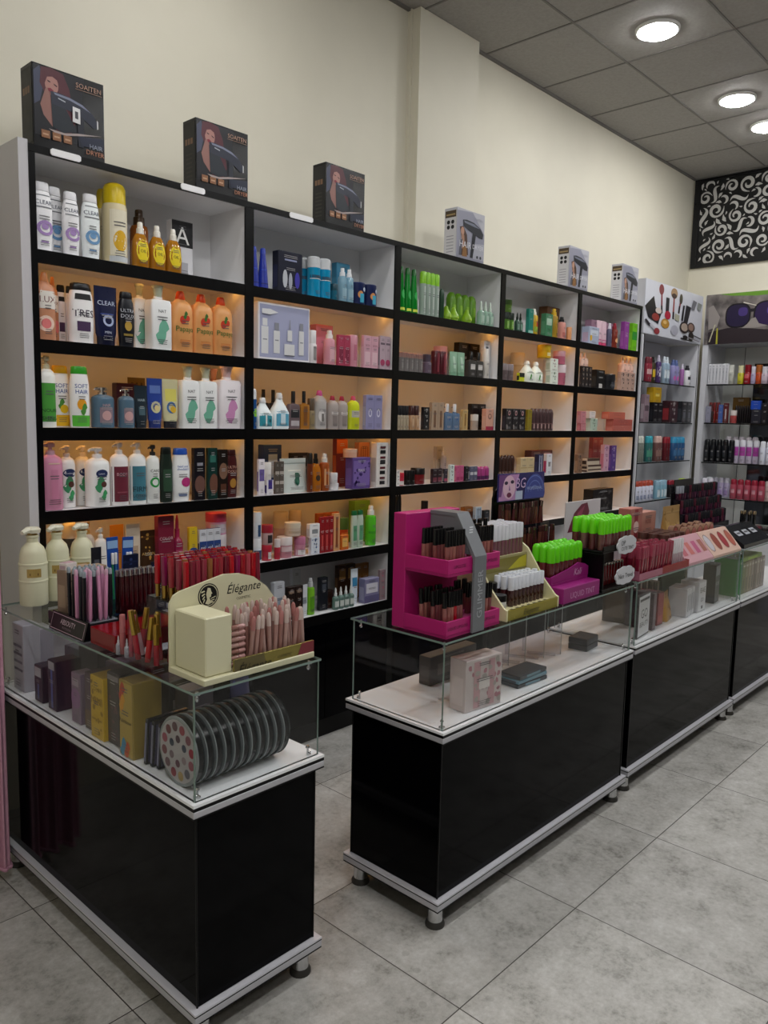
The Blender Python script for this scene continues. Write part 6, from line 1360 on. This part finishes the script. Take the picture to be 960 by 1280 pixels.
for z, nm, jit in ((.182, 'upper', .0), (.0, 'lower', .09)):
    for (xa, xb, n) in ((.014, .106, 6), (.178, .250, 4)):
        for j in range(3):
            for i in range(n):
                x = sx+xa+(xb-xa)*(i+.5)/n; y = sy+.024+j*.044
                c = ros[(i*2+j) % 5] if not (nm == 'lower' and i == 3 and j == 0 and n == 6) else '#a81220'
                lip((x, y, HT+z+.0335+(.0008 if jit else 0)), .0072, .098, .52, c, '#0c0c0e', 'red lip gloss with black cap' if c == '#a81220' else 'rose brown lip gloss, black cap', '%s, %s tray of pink stand' % (['front row', 'middle row', 'back row'][j], nm), 'black capped lip glosses on the %s tray of the pink stand' % nm, 'cyl', (random.uniform(-.02, .02), random.uniform(-jit, jit)))

# ---------------------------------------------------------------- cream stepped stand with white caps
CR2 = M('#d3cda2', .4); cx0, cy0 = 1.222, -1.287; cw = .318
r = empty('display_stand', (cx0, cy0, HT), 'cream stepped lip gloss stand with curved side panels, right of the pink stand', 'display stand')
side = [(0, 0), (.27, 0), (.27, .22), (.17, .215), (.13, .19), (.06, .09), (.012, .04), (0, .035)]
for nm, a_, c_ in (('side_panel', 0, .008), ('side_panel', cw-.008, cw)): b = MB(); b.prism(side, a_, c_, CR2, 'yz'); b.build(nm, r)
b = MB(); b.box((.0085, .0, 0), (cw-.0085, .006, .034), M('#9a8f3c', .25, .4)); f1 = b.build('front_strip', r)
b = MB(); lettering(b, '\u00c9l\u00e9gante', (cw*.45, -.0008, .017), (1,0,0), (0,0,1), .02, M('#3a3410', .4), .28, .11); b.build('strip_lettering', f1)
b = MB(); b.box((.0085, .007, .018), (cw-.0085, .13, .024), CR2); b.build('lower_tray', r)
b = MB()
for i in range(8): b.box((.03+i*.034, .014, .0241), (.046+i*.034, .034, .0246), M('#3a3024', .6))
b.build('tray_holes', r)
b = MB(); b.box((.0085, .131, .0), (cw-.0085, .137, .175), M('#9a9468', .4)); f2 = b.build('step_front', r)
b = MB(); poly(b, (.0, .1305, 0), (1,0,0), (0,0,1), [(.02,.125),(.30,.125),(.30,.168),(.02,.168)], M('#7d7434', .3)); poly(b, (.0, .1300, 0), (1,0,0), (0,0,1), [(.19,.125),(.26,.16),(.305,.168),(.305,.125)], M('#b8b02f', .35)); b.build('strip_print', f2)
b = MB(); b.box((.0085, .138, .168), (cw-.0085, .27, .174), CR2); b.build('upper_tray', r)
lip_block(cx0+.09, cx0+cw-.02, cy0+.055, 3, .028, HT+.0245, .0105, .098, .55, ['#3a1218', '#2a0c12', '#451820'], '#d3d6de', 'dark plum tint with white cap', 'lower cream step', 'dark plum lip tints on the lower step of the cream stand', n=9, nm='lip_tint', cat='lip tint')
for k in range(2):
    free('jar', (cx0+.045+.02*k-.01, cy0+.052+.052*k, HT+.0247), .045, .045, .05+.03*k, '#c9c4b4' if k else '#d8d8da', '#121214', ['low white compact with black lid in front of the cream step', 'taller pale jar with black lid at the cream step corner'][k])
lip_block(cx0+.10, cx0+cw-.016, cy0+.155, 4, .027, HT+.1745, .0112, .105, .5, ['#6f3c4c', '#5c2c40', '#7a4454'], '#ccccd2', 'plum lip tint, tall white cap', 'upper cream step', 'plum lip tints on the upper step of the cream stand', n=9, kind='sq', nm='lip_tint', cat='lip tint')
for i in range(5): lip((cx0+.022+i*.0165, cy0+.158+.01*(i % 2), HT+.1745), .0078, .135, .5, ros[i % 5], '#0d0d0f', 'tall nude gloss with black cap', 'left corner of the upper cream step', 'tall black capped glosses on the cream stand')

# ---------------------------------------------------------------- tall black gloss rack with the purple sign
rx, ry = 1.625, -1.108
r = empty('lip_rack', (rx, ry, HT), 'tall black rounded gloss rack under the purple picture sign', 'rack')
b = MB(); b.prism([(0, 0), (.33, 0), (.33, .34), (.315, .37), (.28, .385), (.05, .385), (.015, .37), (0, .34)], .17, .178, BLACK, 'xz'); b.build('back_board', r)
TZ = (.03, .12, .21)
for k, z in enumerate(TZ):
    b = MB(); y = .005+.058*k; b.box((.0, y, 0 if k == 0 else TZ[k-1]+.001), (.33, y+.055, z), BLACK, .002); t = b.build('step', r)
    b = MB(); b.box((.004, y, z), (.326, y+.003, z+.022), M('#15151a', .1)); b.build('step_lip', t)
r2 = empty('picture_sign', (rx+.012, ry+.158, HT+.325), 'purple picture sign with pop art face above the black gloss rack', 'sign')
b = MB(); b.box((0, 0, .0), (.325, .006, .108), M('#2a2560', .25), .001); b.build('panel', r2)
def sp(nm, c, pts, k): b = MB(); poly(b, (0, -.0004-.0003*k, 0), (1,0,0), (0,0,1), pts, M(c, .3)); b.build(nm, r2)
sp('face_print', '#b884b8', [(.004,.004),(.14,.004),(.12,.05),(.14,.104),(.004,.104)], 0); sp('hair_print', '#6a3f7a', [(.004,.104),(.075,.104),(.06,.07),(.03,.06),(.02,.02),(.004,.02)], 1)
sp('cheek_print', '#dcb4cc', el(.072, .055, .042, .046), 2); sp('eye_print', '#2a1c3a', el(.050, .072, .012, .007, 12), 3); sp('eye_print', '#2a1c3a', el(.092, .075, .012, .007, 12), 3); sp('lips_print', '#6a1f4a', el(.072, .025, .016, .01, 14), 3); sp('nose_print', '#8a5a94', [(.072,.065),(.080,.042),(.068,.042)], 3)
sp('bottle_print', '#b4bcd8', [(.115,.004),(.165,.004),(.165,.038),(.115,.038)], 4); sp('circle_print', '#3a4490', [(.18+.0,.004)]+[(.255-.075*math.cos(PI*i/14), .02+.082*math.sin(PI*i/14)) for i in range(15)]+[(.33-.006,.004)], 1)
for q in range(3): sp('arc_print', '#6a7ac0', [(.252-(.068-.02*q)*math.cos(PI*i/14), .03+(.066-.02*q)*math.sin(PI*i/14)) for i in range(15)]+[(.252+(.065-.02*q)*math.cos(PI*i/14), .03+(.062-.02*q)*math.sin(PI*i/14)) for i in range(15)], 3)
b = MB(); lettering(b, 'BG', (.148, -.0022, .070), (1,0,0), (0,0,1), .042, M('#c9a8d8', .4), .1); lettering(b, 'PROFESSIONAL', (.252, -.0022, .045), (1,0,0), (0,0,1), .012, M('#b4c0e8', .4), 0, .13); b.build('lettering', r2)
drk = ['#4a2420', '#5a2c28', '#3f1c1c', '#6a3a30', '#54262a']; red_ = ['#6a141c', '#7a1a24', '#5a1018', '#862430']
for k, (z, pal) in enumerate(zip(TZ, (red_, drk, drk))):
    for i in range(15):
        x = rx+.018+i*.0212; y = ry+.034+.058*k
        lip((x, y, HT+z+.0012+.001), .0075, .105, .78, pal[(i*3+k) % len(pal)], '*#8f7a74' if (i+k) % 3 == 0 else '#3a1c1c', ('dark red' if k == 0 else 'brown')+' lip gloss', '%s tier of the black rounded rack' % ['lowest', 'middle', 'top'][k], 'lip glosses on the black rounded rack', 'cyl', (random.uniform(-.03, .05), random.uniform(-.16, .16)))

# ---------------------------------------------------------------- magenta LIQUID TINT stand
MG = M('#8f1f70', .4); lx, ly = 1.568, -1.288
r = empty('display_stand', (lx, ly, HT), 'magenta LIQUID TINT stand with lime green capped tubes', 'display stand')
b = MB(); b.box((0, 0, 0), (.262, .05, .056), MG, .002); f1 = b.build('lower_box', r)
b = MB(); lettering(b, 'LIQUID TINT', (.135, -.0008, .026), (1,0,0), (0,0,1), .022, M('#c78fb8', .4), 0, .19); b.build('lettering', f1)
b = MB(); b.box((0, .0505, 0), (.262, .17, .066), MG, .002); b.prism([(0, .066), (.262, .066), (.262, .10), (.235, .112), (.19, .122), (.12, .105), (0, .088)], .0505, .056, MG, 'xz'); b.box((0, .056, .066), (.005, .17, .085), MG); b.box((.257, .056, .066), (.262, .17, .085), MG); f2 = b.build('upper_box', r)
b = MB(); lettering(b, 'Kali', (.18, .0498, .090), (1,0,0), (0,0,1), .026, M('#d8a8cc', .4), .3, .09); b.build('lettering', f2)
lip_block(lx+.012, lx+.235, ly+.073, 3, .030, HT+.0668, .0148, .130, .52, ['#5a1c20', '#4a161a', '#682428'], '#5fc41a', 'red lip tint with lime green cap', 'magenta stand', 'lime capped lip tints on the magenta stand', 'round', n=7, nm='lip_tint', cat='lip tint')

# ---------------------------------------------------------------- black stand with cloud signs and lime caps
kx, ky = 1.842, -1.292; kw = .258
r = empty('display_stand', (kx, ky, HT), 'black lip tint stand with two white cloud-shaped signs', 'display stand')
b = MB(); b.box((0, 0, 0), (kw, .175, .012), BLACK, .002); b.build('base', r)
b = MB(); b.box((0, .085, .012), (kw, .175, .148), BLACK, .006); b.build('body', r)
b = MB(); b.box((.0, .0, .012), (.012, .085, .15), BLACK, .003); b.build('side_cheek', r)
b = MB(); b.box((.0, .004, .1485), (kw, .175, .158), BLACK, .002); b.build('upper_tray', r)
b = MB(); b.box((0, .002, .158), (kw, .007, .175), BLACK, .001); b.build('tray_lip', r)
cl = []
for i in range(56):
    a = 2*PI*i/56; k_ = 1+.10*abs(math.sin(4.5*a)); cl.append((.074*k_*math.cos(a), .037*k_*math.sin(a)*(1.0+.12*math.cos(2*a))))
for z, s1, s2 in ((.168, 'OP', 'CUTE TINT'), (.048, 'Nice Travel', '')):
    b = MB(); b.prism([(p[0]+.175, p[1]+z) for p in cl], -.006, -.001, M('#c9cad0', .4), 'xz'); c = b.build('cloud_sign', r)
    b = MB()
    if s2: lettering(b, s1, (.140, -.0068, z+.010), (1,0,0), (0,0,1), .020, M('#23242a', .4), .1); lettering(b, s2, (.178, -.0068, z-.012), (1,0,0), (0,0,1), .015, M('#26272e', .4), 0, .115)
    else: lettering(b, s1, (.175, -.0068, z), (1,0,0), (0,0,1), .022, M('#1a1b20', .4), .05, .12)
    b.build('lettering', c)
lip_block(kx+.008, kx+kw-.006, ky+.026, 4, .036, HT+.1586, .0125, .118, .5, ['#6a4440', '#5a2c2c', '#7a5450', '#6a3434'], '#66cc1c', 'brown lip tint with lime green cap', 'black cloud stand', 'lime capped lip tints on the black cloud stand', 'round', n=9, nm='lip_tint', cat='lip tint')
lip_block(kx+.05, kx+kw-.014, ky+.045, 1, .03, HT+.0125, .011, .085, .9, ['#5a1014', '#6a141a', '#4a0c12'], '*#a09a98', 'dark red lip tint', 'recess of the black cloud stand', 'dark red lip tints in the black cloud stand', n=8, nm='lip_tint', cat='lip tint')
carton((2.122, -1.10, HT), .03, .02, .09, '#7a4a3a', '#8f8a8a', 'little brown and white striped pack right of the cloud stand', ['V|#c9c4c0|3|.05|.95'], 'box', .2)

# ---------------------------------------------------------------- inside the middle case
carton((1.142, -1.235, HD), .165, .07, .165, '#c9bdbb', '#d4c8c6', 'pale pink floral patterned gift carton in the middle glass case', ['D|#b07a84|18', 'V|#c0989c|2|.05|.95', 'D|#a8a09a|15', 'L|#d8d0cc|.4|.6|.3'], 'box', -.12)
for k in range(3): carton((1.455, -1.21, HD+.0148*k), .17, .085, .0135, ['#2c3036', '#5f8596', '#33373c'][k], '#3c444c', ['dark flat palette, bottom of the flat pile in the middle case', 'blue flat palette in the middle of the flat pile', 'dark flat palette on top of the flat pile'][k], ['L|#6f8f9c|.2|.8|.5'], 'palette', -.06+.03*k, 'palette_case', group='flat palettes piled in the middle case')
carton((1.30, -1.00, HD), .26, .05, .10, '#5c5a58', '#6a6866', 'long grey carton at the back of the middle glass case', ['L|#7a7672|.3|.7|.7'])
for k, (x, y, h) in enumerate(((1.56, -1.08, .22), (1.64, -1.10, .23), (1.74, -1.12, .225), (1.83, -1.14, .215))):
    r = empty('acrylic_sheet', (x, y, HD), ['clear acrylic sheet, first beside the flat palettes', 'clear acrylic sheet, second beside the flat palettes', 'clear acrylic sheet, third beside the flat palettes', 'clear acrylic sheet, last before the black boxes'][k], 'acrylic stand', 'clear acrylic sheets standing in the middle case', (0, 0, .5))
    b = MB(); b.box((0, 0, 0), (.004, .15, h), ACRYL); b.box((-.0003, 0, 0), (.0043, .003, h), M('#a8acae', .2)); b.build('sheet', r)
    b = MB(); b.box((-.03, .02, 0), (-.0005, .13, .003), ACRYL); b.build('foot', r)
for k in range(2): carton((1.985, -1.15-.0*k, HD+.0252*k), .11, .08, .024, '#1d1e22', '#2a2b30', ['black flat box at the right end of the middle case, below', 'black flat box at the right end of the middle case, above'][k], ['L|#4a4c54|.2|.5|.7'], 'box', .1)

# ---------------------------------------------------------------- right counter: on top
r = empty('lip_tray', (2.165, -1.288, HT), 'pink and red open tray of crimson lip tubes', 'tray')
b = MB(); b.box((0, 0, 0), (.50, .13, .004), M('#8f4a60', .2)); b.build('floor_plate', r)
for nm, a_, c_, m_ in (('front_wall', (0, 0, .004), (.22, .003, .03), M('#a8667c', .15)), ('front_wall', (.222, 0, .004), (.50, .003, .034), M('#8a1420', .2)), ('back_wall', (0, .127, .004), (.50, .13, .05), M('#a8667c', .15)), ('side_wall', (0, .003, .004), (.003, .127, .04), M('#a8667c', .15)), ('side_wall', (.497, .003, .004), (.50, .127, .034), M('#8a1420', .2))): b = MB(); b.box(a_, c_, m_); b.build(nm, r)
crim = ['#7d1f34', '#8a2a3c', '#74182c', '#93343f']
for j in range(3):
    for i in range(13):
        x = 2.185+i*.0255; y = -1.268+j*.036
        lip((x, y, HT+.0065), .0088, .128, .62, crim[(i+2*j) % 4], '#8f3a4c', 'crimson lip tube', '%s of the pink tray' % ['front row', 'middle row', 'back row'][j], 'crimson lip tubes in the pink tray', 'sq', (random.uniform(-.02, .06), random.uniform(-.06, .14)), 'lip_tube', 'lip tube')
for i in range(5): lip((2.535+i*.024, -1.262, HT+.0065), .0075, .125, .5, '#b8a4ac', '#d4d0d4', 'white and pink lip tube', 'right end of the pink tray', 'white lip tubes in the pink tray', 'sq', (0, random.uniform(-.06, .1)), 'lip_tube', 'lip tube')
# red lipstick standee and clear tubes behind the tray
r = empty('lipstick_standee', (2.19, -1.06, HT), 'red lip shaped standee behind the lime capped tints', 'display card')
b = MB(); b.prism([(0, 0), (.085, 0), (.085, .17), (.07, .21), (.045, .235), (.02, .215), (0, .17)], 0, .006, M('#8a2a30', .3), 'xz'); b.build('card', r); b = MB(); poly(b, (0, -.0005, 0), (1,0,0), (0,0,1), [(.015,.16),(.07,.16),(.06,.205),(.045,.225),(.025,.205)], M('#b04a50', .3)); b.build('lipstick_print', r)
b = MB(); b.box((.0, .007, 0), (.085, .05, .004), M('#7a2028', .4)); b.build('foot', r)
lip_block(2.30, 2.46, -1.10, 2, .04, HT, .011, .17, .55, ['#b4aab0', '#c0b8bc'], '#d0ccd0', 'tall pale clear lip tube', 'clear group by red standee', 'tall clear lip tubes by the red standee', n=5, jit=.05, kind='round', nm='lip_tube', cat='lip tube')
r = empty('picture_card', (2.085, -.985, HT), 'white card with a crimson lips picture behind the lime caps', 'display card')
b = MB(); b.box((0, 0, 0), (.30, .006, .30), M('#c9c4c8', .4), .001); b.build('card', r); b = MB(); poly(b, (0, -.0006, 0), (1,0,0), (0,0,1), [(.02,.17),(.07,.25),(.13,.285),(.18,.29),(.2,.25),(.18,.2),(.12,.17)], M('#6a1f38', .35)); b.build('lips_print', r)
b = MB(); poly(b, (0, -.0009, 0), (1,0,0), (0,0,1), [(.06,.19),(.10,.25),(.16,.28),(.13,.23)], M('#94405a', .35)); b.build('lips_shine', r)
b = MB(); b.box((.05, .0065, 0), (.25, .05, .004), M('#b4b0b4', .4)); b.build('foot', r)
carton((2.70, -.98, HT), .13, .06, .235, '#a8685f', '#b87c72', 'dusty rose carton with dark ribbon band, back of the right counter', ['L|#8a3038|.02|.98|.28', 'O|#d8b8b0|.62|.12|0|1', 'L|#c49088|.88|.92|.8'])
carton((2.865, -.965, HT), .17, .06, .205, '#b07a6c', '#bd897c', 'dusty pink carton with white bottles printed, beside the rose carton', ['L|#c49484|.05|.4|.9', 'T|#8a4a44|.78|.10|ROSE', 'O|#dcc8be|.2|.1|-.2|.5', 'O|#dcc8be|.2|.1|.1|.5'])
free('pouch', (3.12, -1.0, HT), .20, .06, .22, '#a8824a', '#b8935a', 'tan kraft pouch standing behind the rose gold compacts', ['L|#b8945c|.3|.7|.8', 'D|#8f6c38|12'])
r = empty('acrylic_riser', (2.672, -1.182, HT), 'long clear acrylic riser carrying the rose jars and domed compacts', 'riser')
b = MB(); b.box((0, 0, .046), (.60, .155, .05), ACRYL); b.build('top_plate', r)
for xx in (.0, .596): b = MB(); b.box((xx, 0, 0), (xx+.004, .155, .0458), ACRYL); b.build('leg', r)
b = MB(); b.box((.0045, .15, 0), (.5955, .155, .0458), ACRYL); b.build('back_plate', r)
HR = HT+.0512
for j in range(3):
    for i in range(4):
        x = 2.70+i*.056; y = -1.152+j*.052
        r = empty('powder_jar', (x, y, HR), None, 'jar', 'small rose jars behind the blush palettes')
        if ('pj',) not in _lip: _lip[('pj',)] = [(p, m) for p, m in recipe('jar', .05, .05, .075, '#a8706c', '#4a2c26', ['L|#c09088|.1|.5|.7'], {})]
        for p, m in _lip[('pj',)]: inst(p, m, r)
        reg(r, 'rose powder jar with brown lid', '%s on the right counter' % ['front row', 'middle row', 'back row'][j], x)
for j in range(2):
    for i in range(5):
        x = 2.932+i*.076; y = -1.152+j*.06
        r = empty('compact', (x, y, HR), None, 'compact', 'domed rose gold compacts on the right counter')
        if ('cp',) not in _lip:
            b = MB(); dm = [(.032*math.cos(PI*i_/12)*(1), .055+.036*math.sin(PI*i_/12)) for i_ in range(13)]; b.prism([(-.032, 0), (.032, 0)]+dm, -.014, .014, M('#a07a66', .2, .5), 'xz'); c = MB(); poly(c, (0, -.0146, 0), (1,0,0), (0,0,1), [(p[0]*.8, .006+p[1]*.86) for p in [(-.032, 0), (.032, 0)]+dm], M('#a85f58', .3)); d = MB(); d.box((-.018, -.016, .0), (.018, .016, .012), M('#5a3428', .3), .002); _lip[('cp',)] = (b.mesh('shell'), c.mesh('window'), None)
        inst('shell', _lip[('cp',)][0], r); inst('window', _lip[('cp',)][1], r); reg(r, 'domed rose gold compact', '%s, right counter' % ['front row', 'back row'][j], x)
def wedge(x0, x1, col, pans, lab, oval):
    r = empty('blush_palette', (x0, -1.287, HT), lab, 'palette'); w = x1-x0
    b = MB(); b.prism([(0, 0), (.10, 0), (.10, .115), (.088, .115), (0, .012)], 0, w, M(col, .3), 'yz'); b.build('case', r)
    up = Vector((0, .088, .103)).normalized(); n = Vector((0, -.103, .088)).normalized()
    for i, c in enumerate(pans):
        o = Vector((w*(i+.5)/len(pans), 0, .012))+up*.070+n*.0008; b = MB(); h = w/len(pans)
        if oval: disc(b, o, (1,0,0), up, h*.34, .046, M(c, .5), 24); disc(b, o+n*.0004, (1,0,0), up, h*.36, .049, M('#6a4a44', .4), 24, .92)
        else: poly(b, o, Vector((1,0,0)), up, [(-h*.3, -.032), (h*.3, -.032), (h*.3, .032), (-h*.3, .032)], M(c, .5))
        b.build('blush_pan', r)
wedge(2.66, 2.96, '#c496a0', ['#b0606c', '#b86a66', '#b0587c', '#9a6258'], 'pink slanted blush palette with square pans on the right counter', False)
wedge(2.965, 3.335, '#d0b0a2', ['#b9b4bc', '#8a4038', '#94303a', '#a8584a'], 'pale slanted contour palette with four oval pans, right counter', True)

# ---------------------------------------------------------------- inside the right case
RC = 'in the right glass case'
def flat_card(x, y, w, h, d, body, face, lab, pr, rz=.25, lean=0.0, cat='palette', grp=None, nm='palette_case'):
    r = empty(nm, (x, y, HD+.001), lab, cat, grp, (lean, 0, rz))
    b = MB(); b.box((-w/2, 0, 0), (w/2, d, h), M(body, .2), .0015); b.build('case', r)
    b = MB(); b.box((-w*.46, -.0008, h*.04), (w*.46, 0, h*.96), M(face, .3)); b.build('cover_print', r)
    for p in pr:
        f = p.split('|'); b = MB()
        if f[0] == 'T': lettering(b, f[4], (0, -.0014, float(f[2])*h), (1,0,0), (0,0,1), float(f[3])*h, M(f[1], .4), 0, w*.8); b.build('lettering', r)
        else: poly(b, (0, -.0012, 0), (1,0,0), (0,0,1), [(-w*.5*float(f[4]), float(f[2])*h), (w*.5*float(f[4]), float(f[2])*h), (w*.5*float(f[4]), float(f[3])*h), (-w*.5*float(f[4]), float(f[3])*h)], M(f[1], .4)); b.build('label', r)
    return r
flat_card(2.325, -1.245, .15, .185, .012, '#2a2a2e', '#d8d8dc', 'white palette with black lettering at the left of the right case', ['L|#d4d4d6|.1|.9|.7', 'T|#1d1d20|.55|.22|GO', 'T|#1d1d20|.3|.12|BEAUTY', 'L|#3a3a40|.84|.9|.8'], .12)
for k in range(3): flat_card(2.452+.028*k, -1.235+.012*k, .03, .165-.004*k, .13, ['#4a3c40', '#544448', '#3c3236'][k], ['#6a565c', '#75636a', '#5a484e'][k], ['grey plum slim carton next to the white lettered palette', 'grey plum slim carton in the middle of its row of three', 'grey plum slim carton touching the red one'][k], ['L|#8a767c|.3|.7|.5'], .0, grp='slim plum cartons in the right case', nm='carton', cat='box')
flat_card(2.560, -1.215, .06, .15, .10, '#7a1418', '#8f1a1f', 'deep red carton standing in the right case', ['L|#a83a34|.1|.3|.8'], .0, nm='carton', cat='box')
free('pouch', (2.68, -1.18, HD), .12, .06, .13, '#b8841c', '#c4942c', 'golden yellow pouch in the right case', ['D|#8a5c14|11'], rz=.2)
for k in range(6): carton((2.47+.062*k, -1.045, HD), .045, .11, .215-.013*k, '#4a3f30', '#5a4c3a', ['first striped brown carton at the back of the right case', 'second striped brown carton at the back of the right case', 'third striped brown carton at the back of the right case', 'fourth striped brown carton at the back of the right case', 'fifth striped brown carton at the back of the right case', 'sixth striped brown carton at the back of the right case'][k], ['V|#c9c0ac|1|.3|.98'], 'box', .15, group='striped brown cartons in the right case')
for k in range(4): flat_card(2.795+.030*k, -1.245+.004*k, .028, .135, .09, ['#c4c4c8', '#cfcfd3', '#b8b8be', '#cacace'][k], ['#d2d2d6', '#dadade', '#c4c4ca', '#d6d6da'][k], ['white slim carton, first from left in the right case', 'white slim carton, second from left in the right case', 'white slim carton, third from left in the right case', 'white slim carton, touching the white lettered block'][k], ['L|#8f9096|.2|.8|.3'], .0, grp='white slim cartons in the right case', nm='carton', cat='box')
flat_card(2.965, -1.245, .09, .15, .09, '#cacace', '#dcdce0', 'white carton block with black letters in the right case', ['T|#1d1d22|.72|.18|BAE', 'T|#2a2a2e|.4|.12|ZO', 'L|#3a3a40|.1|.2|.2'], .0, nm='carton', cat='box')
flat_card(3.06, -1.06, .24, .215, .02, '#22301f', '#2f4230', 'large dark green palette standing behind the white cartons', ['L|#4a5c44|.72|.9|.86', 'L|#3f5a3c|.1|.14|.8', 'L|#26361f|.3|.6|.7'], -.1)
flat_card(3.225, -1.22, .09, .20, .06, '#16161a', '#24242c', 'black and white patterned carton at the right end of the right case', ['L|#9a9aa2|.7|.95|.8', 'L|#55555e|.2|.24|.8', 'T|#c0c0c8|.5|.1|XOX'], .1, nm='carton', cat='box')

# ---------------------------------------------------------------- farthest counter
gr = ['#2c7a34', '#3f8f48', '#6a7a4c', '#8a8468', '#a0927a', '#9a8c80', '#7a6c64', '#a89a90', '#8f8078', '#988a80']
gw = ['bright green', 'mid green', 'olive green', 'khaki', 'beige', 'taupe', 'dark taupe', 'pale beige', 'brown', 'sand']
for k in range(10): flat_card(3.445+.045*k, -1.245, .042, .20 if k < 2 else .175, .12, gr[k], gr[k], '%s slim palette carton standing in the farthest glass case' % gw[k], ['L|#c9c4b4|.84|.9|.7', 'L|#5a5a50|.1|.5|.3'], .0, nm='carton', cat='box', grp='slim palette cartons in the farthest case')
carton((3.66, -1.185, HD+.178), .30, .12, .022, '#7aa81c', '#8fbc2c', 'lime green flat pack lying on the slim cartons', ['L|#a8cc4a|.2|.8|.5'])
r = empty('display_stand', (3.40, -1.28, HT), 'black slanted display with three white labels on the farthest counter', 'display stand')
b = MB(); b.prism([(0, 0), (.14, 0), (.14, .10), (.12, .10), (0, .02)], 0, .42, M('#15161b', .2), 'yz'); b.build('case', r)
up = Vector((0, .12, .08)).normalized(); n = Vector((0, -.08, .12)).normalized()
for k in range(3):
    b = MB(); poly(b, Vector((.10+.11*k, 0, .02))+up*.08+n*.0008, Vector((1, 0, 0)), up, [(-.035, -.018), (.035, -.018), (.035, .018), (-.035, .018)], M('#a9acb4', .4)); lb = b.build('label', r)
    b = MB(); poly(b, Vector((.10+.11*k, 0, .02))+up*.08+n*.0014, Vector((1, 0, 0)), up, [(-.025, -.004), (.025, -.004), (.025, .006), (-.025, .006)], M('#26272c', .4)); b.build('label_print', lb)
for j in range(2):
    for i in range(5): 
        o = carton((3.43+i*.085, -1.09+j*.085, HT), .075, .07, .062, '#121317', '#22232a', None, ['L|#3a3c44|.3|.6|.7'], 'box', 0, group='black boxes on the farthest counter'); reg(o, 'small black box', '%s of the farthest counter' % ['front row', 'back row'][j], o.location.x)
r = empty('mascara_cup', (3.92, -1.12, HT), 'round black cup of gold-topped mascaras on the farthest counter', 'cup')
b = MB(); b.loft([(0, .05, .05, 2), (.06, .055, .055, 2)], BLACK, 24); b.build('cup', r)
for i in range(7):
    a = 2*PI*i/7; lip((3.92+.036*math.cos(a), -1.12+.036*math.sin(a), HT+.0612), .008, .085, .8, '#141416', '*#c9b89a', 'black mascara with gold top', 'round cup, farthest counter', 'mascaras in the round black cup', nm='mascara', cat='mascara')
r = empty('lipstick_rack', (3.37, -.99, HT), 'black lipstick rack with raised header at the corner of the counters', 'rack')
for k in range(3): b = MB(); b.box((0, .0+.03*k, 0 if k == 0 else .075*k-.0), (.62, .03+.03*k-.001, .075*(k+1)-.001), M('#17131c', .2), .001); b.build('step', r)
b = MB(); b.box((-.02, .091, 0), (.62, .095, .30), M('#101014', .25), .001); b.build('back_board', r)
b = MB(); b.box((.0, .086, .27), (.26, .0905, .335), M('#1c1b20', .3), .001); b.build('header', r)
pur = ['#3a1430', '#4a1a38', '#2c0f28', '#5a1c34']
for k in range(3):
    for i in range(17):
        lip((3.385+i*.035, -.975+.03*k, HT+.075*(k+1)), .0085, .075, .45, pur[(i+k) % 4], '#8f939c' if i < 3 and k == 2 else ('#1a1a20' if i % 5 else '#4a1828'), 'plum lipstick with %s cap' % ('silver' if i < 3 and k == 2 else ('black' if i % 5 else 'plum')), '%s step of corner rack' % ['lowest', 'middle', 'top'][k], 'lipsticks on the black corner rack', nm='lipstick', cat='lipstick')
# ================================================================== every label singles out one thing
def finish_labels():
    g = {}
    for o, look, place, key in REG: g.setdefault((look, place), []).append((key, o))
    for (look, place), L in g.items():
        L.sort(key=lambda t: t[0])
        for i, (k, o) in enumerate(L):
            t = '' if len(L) == 1 else (', %s from left' % (ORD[i] if i < 20 else str(i+1)+'th') if i < len(L)-1 or len(L) < 3 else ', rightmost')
            o['label'] = (look + t + ', ' + place) if place else look + t
finish_labels()
